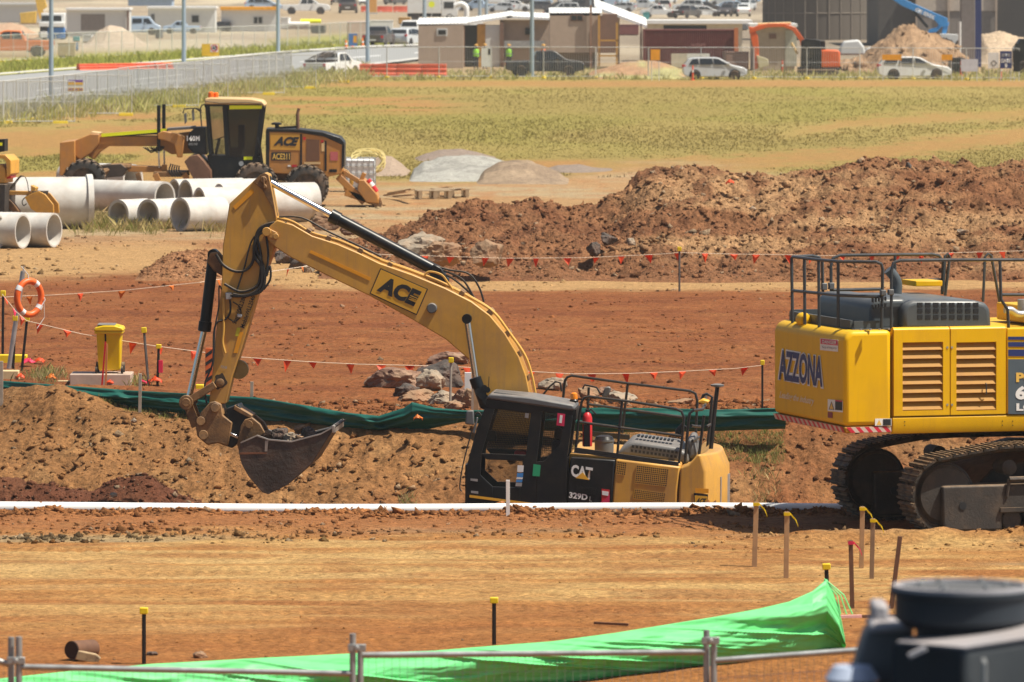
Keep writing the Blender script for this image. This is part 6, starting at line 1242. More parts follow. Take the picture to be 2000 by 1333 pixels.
# bits on the ground at left
def block(label, px0, px1, py0, py1, d, m, name='timber_block', cat='block', z=0, bev=.01):
    Y = gY(py1); a = at(px0, py1, Y); b = at(px1, py0, Y); mb = MB(); mb.box(0, b.x-a.x, 0, d, -.03, b.z-a.z); o = mb.build(name, m, None, bev); o.location = (a.x, a.y, a.z); return tag(o, label, cat)
block('pale cut timber block at the left frame edge', -14, 36, 725, 742, .35, mat('pale_timber', (.62, .48, .26), .8, var=.15)); block('yellow crate behind the steel post', -6, 52, 694, 710, .3, M_CAP, 'crate', 'crate'); block('pale board lying before the slab', 112, 170, 744, 747, .12, mat('pale_timber', (.62, .48, .26)), 'timber_board', 'board'); block('yellow plastic foot by the slab', 148, 190, 744, 751, .2, M_CAP, 'plastic_block', 'block'); block('yellow foot behind the excavator link', 382, 398, 752, 760, .2, M_CAP, 'plastic_block', 'block')
hb = block('orange and black striped hazard board behind the stick', 401, 416, 680, 756, .03, mat('hazard_orange', (.62, .13, .03), .5), 'hazard_board', 'sign')
for k in range(4): mb = MB(); mb.add([(0, -.003, .07+.16*k), (.13, -.003, .16+.16*k), (.13, -.003, .23+.16*k), (0, -.003, .14+.16*k)], [(0, 1, 2, 3)]); mb.build('black_stripe', M_TXTB, hb, recalc=False)
def rag(label, px, py, w_, m, seed, cat='rag'):
    Y = gY(py+4); rs = np.random.RandomState(seed); r = w_*Y/F/2; n = 9; u_, v_ = np.meshgrid(np.linspace(-1, 1, n), np.linspace(-1, 1, n)); c = at(px, py, Y)
    X = c.x+u_*r+rs.normal(size=u_.shape)*r*.12; Yy = c.y+v_*r*.8+rs.normal(size=u_.shape)*r*.1; Z = np.maximum(c.z*0+gh(c.x, c.y)+.02, 0)+(1-np.hypot(u_, v_)*.7).clip(0)*r*1.1+rs.rand(n, n)*r*.5
    o = grid_mesh('plastic_rag', X, Yy, Z, m, smooth=False); md = o.modifiers.new('t', 'SOLIDIFY'); md.thickness = .004; return tag(o, label, cat)
rag('large crumpled orange plastic at the picket foot right of the bin', 304, 748, 26, M_ORG, 1); rag('pinkish crumpled plastic left of the orange heap', 279, 748, 16, M_PINK, 2); rag('orange plastic on the ground under the lifebuoy', 78, 708, 18, M_ORG, 3); rag('long red plastic scrap beside the pickets', 55, 712, 24, M_PINK, 4); rag('orange plastic at the foot of the bin poles', 214, 748, 14, M_ORG, 5); rag('red plastic by the pale timber block', 40, 738, 16, M_ORG, 6); rag('orange scrap on the green cloth left of the slab', 100, 740, 20, M_ORG2, 7); rag('orange flag scrap on the bank by the green cloth', 816, 818, 18, M_ORG2, 8); rag('red litter scrap on the long heap', 1426, 362, 12, M_ORG, 9).location.z = 0
o = bpy.data.objects['plastic_rag.008']; o.location = at(1426, 362, 175.0)-Vector((gp(1426, 366).x, gp(1426, 366).y, 0))
stake('limp red rag tied to the capped picket', 314, 704, 716, 8, M_PINK, Y=gY(752), name='rag', cat='rag')
# white pipe laid along the lip
wp = MB(); pts = []
for i in range(60):
    x = -11+i*(15.95/59); pts.append((x, 97.85+.06*math.sin(x*.35), gh(x, 97.85)*0+.055+.012*math.sin(x*.6)))
wp.tube(pts, .105, 14, True, .07); tag(wp.build('drain_pipe', mat('pvc_white', (.82, .82, .80), .4, var=.05), None, smooth=True), 'long white plastic pipe laid along the edge of the cut', 'pipe')
# dirt heaped against its front
n = 2600; x = nrs.uniform(-9, 4.9, n); k = fbm(x*.9, x*0, 3, 401); y = 97.72-nrs.rand(n)*.35; S = sizes(n, .012, .06, 2.0); z = ground_h(x, y)+.0+ (k-.40).clip(0)*.22*nrs.rand(n)*np.clip(1-(97.72-y)/.35, 0, 1)
clods('soil_clods', np.stack([x, y, z], -1), S, soil_colour(x, y)*(0.6+.6*nrs.rand(n))[:, None], label='crumbs of soil banked against the white pipe', cat='soil clods', seed=402)
# log and timber in the foreground
q = gp(140, 1290); lg = MB(); lg.cyl((0, 0, .12), (.22, .35, .10), .105, n=18); o = tag(lg.build('cut_log', M_DTIM, None, smooth=True), 'short dark sawn log on the road at lower left', 'log'); o.location = q
mb = MB(); mb.cyl((.004, -.006, .12), (.0, -.012, .12), .098, n=18); mb.build('sawn_end', mat('sawn_dark', (.05, .028, .02), .9), o)
q = gp(146, 1292); mb = MB(); mb.prism([(0, .02), (.26, -.03), (.30, .03), (.24, .08), (.04, .12)], 0, .12); o = tag(mb.build('split_timber', mat('split_wood', (.50, .36, .20), .85, var=.4, dirt=(.08, .05, .03), dirt_amt=.8, dirt_scale=6), None, .01), 'split pale timber piece beside the sawn log', 'timber'); o.location = q
q = gp(1642, 1208); mb = MB(); mb.bar((0, 0, .02), (1.0, .1, .03), .05, .03); o = tag(mb.build('timber_stick', M_DTIM), 'pink tipped stick lying right of the lime cloth', 'stick'); o.location = q; mb = MB(); mb.bar((-.002, 0, .02), (.26, .026, .023), .054, .034); mb.build('pink_tip', mat('pink_tip', (.8, .45, .42), .6), o)
q = gp(1160, 1222); mb = MB(); mb.bar((0, 0, .03), (.42, -.1, .02), .03, .03); o = tag(mb.build('timber_stick', M_DTIM), 'thin dark stick lying on the road behind the lime cloth', 'stick'); o.location = q
# weeds and grass
def tufts(name, label, X, Y, Hh, Wd, C, nb=5, seed=1, spread=1.0):
    rs = np.random.RandomState(seed); n = len(X); Z = ground_h(X, Y); N = n*nb
    x = np.repeat(X, nb)+rs.normal(size=N)*np.repeat(Hh, nb)*.25*spread; y = np.repeat(Y, nb)+rs.normal(size=N)*np.repeat(Hh, nb)*.25*spread; z = np.repeat(Z, nb)-.02; h = np.repeat(Hh, nb)*rs.uniform(.5, 1.15, N); wv = np.repeat(Wd, nb)
    a = rs.uniform(0, 2*np.pi, N); dx = np.cos(a); dy = np.sin(a); ln = rs.normal(size=(N, 2))*.32*h[:, None]
    p0 = np.stack([x-dx*wv, y-dy*wv, z], -1); p1 = np.stack([x+dx*wv, y+dy*wv, z], -1); p2 = np.stack([x+ln[:, 0]*.4+dx*wv*.7, y+ln[:, 1]*.4+dy*wv*.7, z+h*.6], -1); p3 = np.stack([x+ln[:, 0], y+ln[:, 1], z+h], -1)
    V = np.stack([p0, p1, p2, p3], 1).reshape(-1, 3); b = np.arange(N)[:, None]*4; Fc = np.concatenate([b+np.array([[0, 1, 2]]), b+np.array([[0, 2, 3]])], 0)
    me = bpy.data.meshes.new(name); me.vertices.add(len(V)); me.vertices.foreach_set('co', V.ravel()); me.loops.add(Fc.size); me.loops.foreach_set('vertex_index', Fc.ravel().astype(np.int32)); me.polygons.add(len(Fc)); me.polygons.foreach_set('loop_start', np.arange(0, Fc.size, 3, dtype=np.int32)); me.polygons.foreach_set('loop_total', np.full(len(Fc), 3, np.int32)); me.update(calc_edges=True)
    me.materials.append(M_GRASS); CC = np.repeat(np.repeat(C, nb, 0)*rs.uniform(.75, 1.25, (N, 1)), 4, 0); set_colour(me, CC)
    o = bpy.data.objects.new(name, me); COL.objects.link(o); o['kind'] = 'stuff'; return tag(o, label, 'grass')
def grassmat():
    m = bpy.data.materials.new('grass_blade'); m.use_nodes = True; t = m.node_tree; b = t.nodes['Principled BSDF']; a = _n(t, 'ShaderNodeAttribute'); a.attribute_name = 'soil'; L = t.links.new
    L(a.outputs['Color'], b.inputs['Base Color']); b.inputs['Roughness'].default_value = .7; b.inputs['Specular IOR Level'].default_value = .2; tr = _n(t, 'ShaderNodeBsdfTranslucent'); L(a.outputs['Color'], tr.inputs[0]); ms = _n(t, 'ShaderNodeMixShader'); ms.inputs[0].default_value = .35; L(b.outputs[0], ms.inputs[1]); L(tr.outputs[0], ms.inputs[2]); L(ms.outputs[0], t.nodes['Material Output'].inputs[0]); return m
M_GRASS = grassmat()
def gcol(n, a, b): t = nrs.rand(n)[:, None]; return np.array(a)*(1-t)+np.array(b)*t
# paddock grass, thinned where the ground is bare
n = 95000; py = nrs.uniform(150, 352, n); px = nrs.uniform(-80, 2080, n); Y = F*H/(py-YH); X = (px-1000)*Y/F; C = soil_colour(X, Y); gm = (C[:, 1] > C[:, 0]*.74); k = gm & (nrs.rand(n) < .85); X, Y, C = X[k], Y[k], C[k]
n1 = fbm(X*.10, Y*.04, 3, 501); hh = (.03+.11*n1)*nrs.uniform(.5, 1.4, len(X)); cc = C*(.80+.28*nrs.rand(len(X)))[:, None]; dry = nrs.rand(len(X)) < .35; cc[dry] = cc[dry]*.5+np.array((.40, .33, .15))*.5
tufts('paddock_grass', 'dry yellow green grass covering the paddock', X, Y, hh, np.full(len(X), .018), cc, 3, 11)
n = 5200; px = nrs.uniform(-40, 720, n); py = np.interp(px, [0, 300, 560, 760], [233, 204, 163, 141])+nrs.normal(size=n)*6; Y = F*H/(py-YH); X = (px-1000)*Y/F
tufts('fence_line_grass', 'long green grass growing along the road fence', X, Y, nrs.uniform(.2, .85, n), np.full(n, .012), gcol(n, (.40, .42, .12), (.58, .50, .25)), 6, 13)
n = 2500; px = nrs.uniform(-40, 900, n); py = np.interp(px, [0, 300, 560, 760, 900], [134, 113, 96, 84, 80])+nrs.normal(size=n)*4; Y = F*H/(py-YH); X = (px-1000)*Y/F
tufts('verge_grass', 'green verge grass on the far side of the road', X, Y, nrs.uniform(.2, .6, n), np.full(n, .05), gcol(n, (.36, .40, .07), (.42, .40, .13)), 5, 14)
n = 1500; px = nrs.uniform(690, 2060, n); py = nrs.uniform(140, 158, n); Y = F*H/(py-YH); X = (px-1000)*Y/F
tufts('fence_line_grass', 'patchy grass along the mesh fence by the parked cars', X, Y, nrs.uniform(.15, .5, n), np.full(n, .04), gcol(n, (.42, .42, .13), (.5, .42, .22)), 5, 15)
n = 420; px = np.concatenate([nrs.normal(185, 22, 150), nrs.normal(268, 45, 150), nrs.normal(420, 22, 120)]); py = np.concatenate([nrs.normal(440, 8, 150), nrs.normal(449, 4, 150), nrs.normal(443, 7, 120)]); Y = F*H/(py-YH); X = (px-1000)*Y/F
tufts('weeds', 'dry and green weeds growing among the concrete pipes', X, Y, nrs.uniform(.12, .5, n), np.full(n, .006), gcol(n, (.20, .22, .05), (.55, .42, .20)), 9, 17, 1.5)
n = 900; px = np.concatenate([nrs.uniform(1395, 1530, 560), nrs.normal(1180, 60, 120), nrs.uniform(190, 370, 220)]); py = np.interp(px, _sfx, _sfb)+nrs.uniform(1, 6, n); Y = F*H/(py-YH); X = (px-1000)*Y/F
tufts('bank_grass', 'green grass along the foot of the green silt fence', X, Y, nrs.uniform(.04, .12, n), np.full(n, .0035), gcol(n, (.20, .25, .05), (.40, .34, .14)), 7, 19, 1.5)
n = 260; px = np.concatenate([nrs.normal(92, 18, 120), nrs.normal(796, 6, 40), nrs.normal(1490, 14, 60), nrs.normal(270, 10, 40)]); py = np.concatenate([nrs.normal(738, 5, 120), nrs.normal(842, 3, 40), nrs.normal(845, 4, 60), nrs.normal(750, 3, 40)]); Y = F*H/(py-YH); X = (px-1000)*Y/F
tufts('weeds', 'straggling weeds behind the green cloth near the slab', X, Y, nrs.uniform(.06, .26, n), np.full(n, .003), gcol(n, (.24, .27, .07), (.5, .40, .2)), 5, 21, 1.6)
# ================================================================= ROAD AND FENCES
M_ROAD = mat('asphalt', (.30, .305, .30), .85, var=.12, scale=.6); M_KERB = mat('kerb_concrete', (.55, .54, .50), .8)
def strip(name, L, Rr, z, m, kind='structure', h=0.0):
    X = []; vs = [tuple(gp(x, y)[:2])+(z,) for x, y in L]+[tuple(gp(x, y)[:2])+(z,) for x, y in Rr]; n = len(L)
    mb = MB(); mb.add(vs, [(i, n+i, n+i+1, i+1) for i in range(n-1)]); o = mb.build(name, m); o['kind'] = kind; return o
rl = [(-80, 236), (0, 226), (150, 205), (300, 182), (450, 161), (560, 146), (640, 138), (720, 130), (820, 118), (1000, 108)]; rr_ = [(-80, 160), (0, 150), (150, 138), (300, 127), (450, 115), (560, 106), (640, 100), (720, 95), (820, 92), (1000, 90)]
strip('road', rl, rr_, .09, M_ROAD)
strip('kerb', [(x, y+1.2) for x, y in rr_], [(x, y-1.6) for x, y in rr_], .20, M_KERB); strip('kerb', [(x, y+2) for x, y in rl], [(x, y-1.5) for x, y in rl], .18, M_KERB)
for a in range(7):
    t0 = a/7+.02; t1 = t0+.07; ctr = lambda t: (np.interp(t*9, range(10), [p[0] for p in rl])*.5+np.interp(t*9, range(10), [p[0] for p in rr_])*.5, np.interp(t*9, range(10), [p[1] for p in rl])*.5+np.interp(t*9, range(10), [p[1] for p in rr_])*.5)
    (xa, ya), (xb, yb) = ctr(t0), ctr(t1); strip('road_marking', [(xa, ya+.7), (xb, yb+.7)], [(xa, ya-.7), (xb, yb-.7)], .095, M_WHITE)
M_FEN = mat('fence_galv', (.66, .66, .64), .5, metal=.2, var=.15); M_FOOT = mat('foot_yellow', (.80, .60, .03), .6, var=.12)
def make_panel(wd=3.5, ht=2.1, wires=22, wr=.008, tr=.022):
    o = bpy.data.objects.new('wire_fence', None); COL.objects.link(o)
    mb = MB(); mb.tube([(0, 0, .1), (0, 0, ht)], tr, 6); mb.tube([(wd-.06, 0, .1), (wd-.06, 0, ht)], tr, 6); mb.tube([(0, 0, ht-.03), (wd-.06, 0, ht-.03)], tr, 6); mb.tube([(0, 0, .14), (wd-.06, 0, .14)], tr, 6); mb.build('frame', M_FEN, o)
    mb = MB()
    for k in range(1, wires): x = k*(wd-.06)/wires; mb.tube([(x, 0, .14), (x, 0, ht-.03)], wr, 3, cap=False)
    for k in range(1, 2): z = .14+k*(ht-.17)/2; mb.tube([(0, 0, z), (wd-.06, 0, z)], wr, 3, cap=False)
    mb.build('wire_infill', M_FEN, o, recalc=False)
    mb = MB(); mb.prism([(-.11, 0), (.11, 0), (.09, .15), (-.09, .15)], -.42, .42); mb.build('foot', M_FOOT, o, .01); return o
panel0 = make_panel(); used = [False]
def panel(p, ang, label, group):
    o = panel0 if not used[0] else copy_tree(panel0); used[0] = True
    o.location = p; o.rotation_euler = (0, 0, ang); o['label'] = label; o['category'] = 'fence'; o['group'] = group; return o
def ordn(k): return str(k)+('th' if 10 < k % 100 < 14 else {1: 'st', 2: 'nd', 3: 'rd'}.get(k % 10, 'th'))
def fence(a, b, label, group, ext=0):
    A = Vector((a[0], a[1], 0)); B = Vector((b[0], b[1], 0)); d = (B-A).normalized(); n = int((B-A).length/3.5); ang = math.atan2(d.y, d.x)
    for k in range(-ext, n): p = A+d*3.5*k; p.z = gh(p.x, p.y); panel(p, ang+rng.uniform(-.01, .01), label+', '+ordn(k+ext+1)+(' from the left' if abs(d.x) > abs(d.y) else ' from the near end'), group)
A_ = gp(7, 243); B_ = gp(575, 161)
fence(A_, B_, 'wire panel of the long road fence', 'fence panels along the road', 3)
for k, (x0, x1, y) in enumerate([(7, 118, 243), (125, 246, 227), (262, 350, 211), (325, 405, 198), (440, 525, 186), (507, 605, 174), (570, 672, 162)]):
    p = gp(x0, y); panel(p, 0, ['nearest', 'second nearest', 'third nearest', 'fourth nearest', 'third farthest', 'second farthest', 'farthest'][k]+' wire fence panel standing crosswise to the road fence', 'crosswise bracing panels')
    q = gp(x1, y); fo2 = MB(); fo2.prism([(-.12, 0), (.12, 0), (.10, .16), (-.10, .16)], -.35, .35); fo2.v = [(yy+(q.x-p.x), xx, zz) for xx, yy, zz in fo2.v]; fo2.build('foot', M_FOOT, [oo for oo in bpy.data.objects if oo.get('group') == 'crosswise bracing panels'][-1], .01)
fence(gp(-30, 124), gp(730, 86), 'wire panel of the fence beyond the road', 'fence panels beyond the road', 1)
fence(gp(655, 153), gp(2080, 157), 'wire panel of the fence before the parked cars', 'fence panels before the parked cars')
# signs on the fences
def board(label, px0, px1, py0, py1, Y, m, name='sign', cat='sign', d=.04, legs=True):
    a = at(px0, py1, Y); b = at(px1, py0, Y); o = thing(name, label, cat, (a.x, a.y, 0)); MB().box(0, b.x-a.x, 0, d, a.z, b.z).build('panel', m, o)
    if legs:
        mb = MB()
        for x in (.06, b.x-a.x-.06): mb.tube([(x, d+.02, -.05), (x, d+.02, a.z+.1)], .025, 6)
        mb.build('leg', M_FEN, o)
    return o, Vector((a.x, a.y, 0)), Y
def onboard(o, O, Y, rects):
    for (x0, x1, y0, y1, m, nm) in rects: a = at(x0, y1, Y)-O; b = at(x1, y0, Y)-O; plate([(a.x, -.005, a.z), (b.x, -.005, a.z), (b.x, -.005, b.z), (a.x, -.005, b.z)], m, o, nm, .004)
def btext(o, O, Y, t, x0, x1, y0, y1, m): a = at(x0, y1, Y)-O; b = at(x1, y0, Y)-O; text_on(t, (a.x, -.014, a.z), (b.x, -.014, a.z), (a.x, -.014, b.z), m, o, bold=.03)
M_PUR = mat('sign_purple', (.18, .08, .42), .5); s1 = board('purple and white hire company sign wired to the road fence', 132, 163, 156, 179, 327, M_WHITE, legs=False)
onboard(*s1, [(133, 162, 156.5, 161, M_PUR, 'print'), (133, 162, 161, 166, M_GOLD, 'print'), (133, 162, 172, 178, M_GOLD, 'print')]); btext(*s1, '1800 646 738', 134, 161, 173, 177, M_PUR)
s2 = board('yellow roadworks sign with a 40 speed limit disc', 394, 428, 86, 110, 520, mat('sign_yellow', (.80, .48, .01), .5)); onboard(*s2, [(411, 426, 87, 102, M_WHITE, 'speed_panel')])
o_, O_, Y_ = s2; a = at(418.5, 94.5, 520)-O_; mb = MB(); mb.ring((a.x, -.03, a.z), (a.x, -.012, a.z), .28, .21, 28); mb.build('red_ring', M_RED, o_); btext(*s2, '40', 413.5, 423.5, 90.5, 98.5, M_TXTB)
s3 = board('dark notice board with three pale discs by the orange pickup', 52, 78, 77, 105, 560, mat('board_dark', (.07, .06, .055), .6))
for k in range(3): a = at(58+k*7.5, 93, 560)-s3[1]; mb = MB(); mb.cyl((a.x, -.03, a.z), (a.x, 0, a.z), .13, n=16); mb.build('disc', mat('disc_blue', (.55, .62, .72), .5), s3[0])
M_SY = mat('site_orange', (.85, .38, .01), .5)
for lb, r_, Y, m in (('orange square sign on the mesh fence by the container', (1271, 1289, 97, 118), 432, M_SY), ('yellow sign over the station wagon roof', (1723, 1761, 107, 118), 432, M_SY), ('yellow sign right of the station wagon roof', (1839, 1860, 107, 118), 432, M_SY), ('white sign with a logo left of the gate sign', (1930, 1951, 103, 134), 432.2, M_WHITE), ('pale sign with blue print left of the red bollard', (1877, 1910, 116, 140), 432, mat('pale_blue_sign', (.60, .62, .70), .5)), ('white notice cabinet beside the workers', (940, 960, 94, 131), 446, M_WHITE), ('white board leaning against the red container', (1342, 1386, 105, 128), 462, M_WHITE), ('cream board left of the leaning white board', (1311, 1342, 105, 132), 463, mat('cream_board', (.66, .58, .45), .6))): board(lb, *r_, Y, m, legs=False if 'cabinet' in lb else True)
o = [x for x in bpy.data.objects if x.get('label') == 'white notice cabinet beside the workers'][0]; mb = MB(); mb.box(.45, .62, -.01, 0, 1.5, 1.9); mb.build('notice', M_TXTB, o)
o = [x for x in bpy.data.objects if x.get('label', '').startswith('white sign with a logo')][0]; mb = MB(); mb.ring((.36, -.012, 1.15), (.36, -.002, 1.15), .22, .16, 4); mb.build('logo', M_TXTB, o)
s4 = board('navy blue gate sign at the right frame edge', 1953, 1976, 100, 134, 432, M_NAVY); btext(*s4, 'GATE', 1955, 1974, 115, 123, M_WHITE); btext(*s4, 'SITE', 1956, 1973, 105, 111, M_STEEL); btext(*s4, '1', 1963, 1967, 125, 132, M_WHITE)
board('black board right of the gate sign', 1979, 1992, 100, 140, 432, M_BLACK)
for k, (px, y) in enumerate(((1955, 156), (1877, 148), (1353, 158), (1528, 146))):
    b = gp(px, y); mb = MB(); mb.lathe([(.16, 0), (.16, .04), (.06, .06), (.05, .9), (.03, 1.0)], (0, 0, 0), n=12); o = mb.build('traffic_bollard', mat('bollard_red', (.75, .10, .03), .5), None, smooth=True); o.location = b
    tag(o, ['red bollard below the gate sign', 'red bollard at the grey column', 'red bollard in front of the silver hatchback', 'red bollard left of the orange digger'][k], 'bollard'); MB().ring((0, 0, .55), (0, 0, .7), .062, .05, 12).build('white_band', M_WHITE, o)
# water barriers
M_WB = mat('barrier_red', (.72, .10, .035), .5, var=.12, dirt=(.7, .3, .2), dirt_amt=.3)
def barrier(label, p, ang, L=1.9, grp=None):
    o = thing('water_barrier', label, 'barrier', p, ang, grp); mb = MB(); mb.prism([(-.28, 0), (.28, 0), (.26, .22), (.16, .30), (.16, .38), (.20, .42), (.20, .52), (.13, .58), (.13, .66), (.16, .70), (.14, .86), (-.14, .86), (-.16, .70), (-.13, .66), (-.13, .58), (-.20, .52), (-.20, .42), (-.16, .38), (-.16, .30), (-.26, .22)], 0, L); mb.v = [(y, x, z) for x, y, z in mb.v]; mb.build('shell', M_WB, o, .02)
    mb = MB(); mb.box(L*.2, L*.28, -.285, -.27, .05, .15); mb.build('fork_slot', M_WHITE, o); return o
a = gp(628, 150); b = gp(873, 150.5); n = 5
for k in range(n): p = a.lerp(b, k/n); barrier(['leftmost', 'second from left', 'middle', 'second from right', 'rightmost'][k]+' red water barrier in the row beside the sheds', p, math.atan2(b.y-a.y, b.x-a.x), (b-a).length/n-.03, 'red barriers beside the sheds')
a = gp(152, 140); b = gp(338, 137)
for k in range(5): p = a.lerp(b, k/5); barrier(['leftmost', 'second from left', 'middle', 'second from right', 'rightmost'][k]+' red water barrier in the low row across the road', p, math.atan2(b.y-a.y, b.x-a.x)+(.06 if k > 2 else -.03), (b-a).length/5-.05, 'red barriers on the road').scale.z = .62
a = gp(705, 24); b = gp(800, 24)
for k in range(3): p = a.lerp(b, k/3); barrier(['left', 'middle', 'right'][k]+' one of the distant red water barriers at the top', p, 0, (b-a).length/3-.1, 'distant red barriers')
# lamp posts
M_POST = mat('post_blue_grey', (.36, .45, .52), .45, metal=.3, var=.06)
for k, (px, y, r) in enumerate(((100, 200, .14), (359, 124, .17), (543, 106, .17), (718, 124, .15), (1039, 151, .15), (829, 60, .22), (937, 45, .22), (950, 42, .2), (1153, 60, .09))):
    b = gp(px, y); o = thing('lamp_post', ['pale blue lamp post farthest left, behind the road fence', 'pale blue lamp post beside the 40 sign', 'pale blue lamp post left of the white ute', 'pale blue lamp post above the red barriers', 'pale blue lamp post in front of the black pickup', 'distant lamp post over the left brown shed', 'distant lamp post left of the tall shed, first of two', 'distant lamp post left of the tall shed, second of two', 'thin pole rising behind the tall shed'][k], 'lamp post', b)
    mb = MB(); mb.tube([(0, 0, -.1), (0, 0, 11)], r, 12, True, r*.7); mb.build('pole', M_POST, o, smooth=True); mb = MB(); mb.tube([(0, 0, 10.8), (.6, 0, 11.2), (1.8, 0, 11.3)], .05, 8); mb.box(1.6, 2.3, -.15, .15, 11.22, 11.36); mb.build('lamp_arm', M_POST, o)
# ================================================================= BUILDINGS
M_BEIGE = mat('shed_beige', (.44, .345, .27), .7, var=.06, dirt=(.3, .22, .16), dirt_amt=.2); M_SHW = mat('shed_white', (.62, .63, .62), .6, var=.05); M_ROOFW = mat('roof_white', (.82, .82, .80), .5, var=.05); M_DKGL = mat('dark_opening', (.02, .024, .026), .2, var=.1); M_BRN = mat('shed_brown', (.20, .12, .085), .7, var=.1); M_OCH = mat('beam_ochre', (.55, .30, .06), .6)
def bx(o, Fo, r_, Yo, y0, y1, nm, m, bev=0.0, par=None):
    """box on thing o whose front shows as photo rect r_=(x0,x1,top,bottom) at depth Fo.y+y0."""
    a = at(r_[0], r_[3], Yo+y0)-o.location; b = at(r_[1], r_[2], Yo+y0)-o.location; return MB().box(a.x, b.x, y0, y1, a.z, b.z).build(nm, m, par or o, bev)
def corr(o, Yo, p0, p1, dep, th, nm, m, pitch=.25, rise=.06):
    """corrugated roof sheet sloping from photo point p0 to p1."""
    a = at(*p0, Yo)-o.location; b = at(*p1, Yo)-o.location; n = max(2, int((b.x-a.x)/pitch)*2); mb = MB(); vs = []
    for i in range(n+1):
        t = i/n; q = a.lerp(b, t); dz = .03 if i % 2 else 0
        vs += [(q.x, 0, q.z+dz), (q.x, dep, q.z+dz+rise*dep), (q.x, 0, q.z+dz-th), (q.x, dep, q.z+dz-th+rise*dep)]
    fs = []
    for i in range(n): k = i*4; fs += [(k, k+4, k+5, k+1), (k+2, k+3, k+7, k+6), (k, k+2, k+6, k+4), (k+1, k+5, k+7, k+3)]
    fs += [(0, 1, 3, 2), (n*4, n*4+2, n*4+3, n*4+1)]; mb.add(vs, fs); return mb.build(nm, m, o)
def bthing(label, px, py, cat='shed', name='site_shed'):
    p = gp(px, py); o = thing(name, label, cat, p); return o, p.y
o, Y = bthing('beige shed at the left end of the shed row', 817, 133); bx(o, None, (817, 905, 48, 133), Y, 0, 6, 'wall', M_BEIGE); corr(o, Y-.3, (815, 48), (912, 46), 6.4, .12, 'roof', M_ROOFW); w0 = bx(o, None, (853, 874, 56, 71), Y, -.06, .02, 'window', M_SHW); bx(o, None, (856, 871, 59, 68), Y, -.08, -.05, 'pane', M_DKGL, 0, w0)
o, Y = bthing('open fronted awning shed with dark doorway between the beige sheds', 960, 131); bx(o, None, (908, 932, 50, 131), Y, .5, 4, 'wall', M_DKGL); bx(o, None, (932, 948, 48, 131), Y, .3, 4, 'wall', M_OCH); bx(o, None, (948, 976, 50, 131), Y, .2, 4, 'door', M_SHW); bx(o, None, (976, 1075, 40, 131), Y, .8, 4, 'wall', M_BEIGE); bx(o, None, (976, 984, 44, 131), Y, 0, .3, 'post', M_BRN); bx(o, None, (1026, 1036, 55, 68), Y, .6, .85, 'window', M_DKGL); bx(o, None, (900, 908, 46, 131), Y, 0, .3, 'post', M_BRN)
corr(o, Y-.6, (886, 49), (1000, 31), 5, .16, 'roof', M_ROOFW); corr(o, Y-.6, (990, 32), (1076, 36), 5, .16, 'roof', M_ROOFW); bx(o, None, (985, 1064, 80, 94), Y, -.3, -.2, 'railing', M_STEEL)
o, Y = bthing('tall beige shed on stumps with a small high window', 1140, 135); bx(o, None, (1074, 1172, 26, 103), Y, 0, 5, 'wall', M_BEIGE); bx(o, None, (1078, 1166, 103, 135), Y, .4, 4.6, 'base', mat('base_mesh', (.20, .16, .12), .9)); corr(o, Y-.3, (1073, 26), (1176, 26), 5.5, .2, 'roof', M_ROOFW); w0 = bx(o, None, (1114, 1139, 29, 42), Y, -.05, .02, 'window', M_BRN); bx(o, None, (1116, 1126, 31, 40), Y, -.07, -.04, 'pane', M_DKGL, 0, w0); bx(o, None, (1128, 1137, 31, 40), Y, -.07, -.04, 'pane', M_DKGL, 0, w0)
bx(o, None, (1172, 1206, 28, 104), Y, .9, 5, 'entry', M_BRN); bx(o, None, (1152, 1156, 10, 135), Y, -.3, -.1, 'drain_pipe', mat('pipe_rust', (.3, .18, .12), .6)); bx(o, None, (1168, 1172, 30, 130), Y, -.2, -.05, 'corner_post', M_OCH); bx(o, None, (1203, 1207, 45, 134), Y, -.5, -.3, 'stair_post', M_OCH); bx(o, None, (1170, 1207, 78, 81), Y, -.5, -.3, 'handrail', M_OCH); bx(o, None, (1170, 1207, 108, 111), Y, -.5, -.3, 'handrail', M_OCH)
o, Y = bthing('white sloping awning roof on posts right of the tall shed', 1240, 132, 'awning', 'awning'); corr(o, Y-.8, (1162, 13), (1264, 51), 4.0, .18, 'roof', M_ROOFW, rise=.13); bx(o, None, (1250, 1254, 48, 131), Y, 0, .2, 'post', M_BEIGE); bx(o, None, (1206, 1210, 34, 131), Y, 3, 3.2, 'post', M_BEIGE)
o, Y = bthing('dark red corrugated shipping container beside the sheds', 1350, 133, 'container', 'shipping_container'); a = at(1258, 133, Y)-o.location; b = at(1440, 58, Y)-o.location; mb = MB(); n = 46; vs = []
for i in range(n*4+1):
    t = i/(n*4); x = a.x+(b.x-a.x)*t; yy = .0 if i % 4 in (0, 1) else .07; vs += [(x, yy, a.z+.1), (x, yy, b.z-.1)]
mb.add(vs, [(2*i, 2*i+2, 2*i+3, 2*i+1) for i in range(n*4)]); M_CON = mat('container_red', (.17, .045, .04), .6, var=.15, dirt=(.25, .12, .08), dirt_amt=.3); mb.build('side_wall', M_CON, o, recalc=False)
mb = MB(); mb.box(a.x, b.x, -.02, 2.4, b.z-.1, b.z); mb.box(a.x, b.x, -.02, 2.4, a.z, a.z+.12); mb.box(a.x-.06, a.x+.1, -.03, 2.42, a.z, b.z); mb.box(b.x-.1, b.x+.06, -.03, 2.42, a.z, b.z); mb.build('frame', M_CON, o); mb = MB(); mb.box(a.x, b.x, .1, 2.3, a.z+.12, b.z-.1); mb.build('inner_box', M_CON, o)
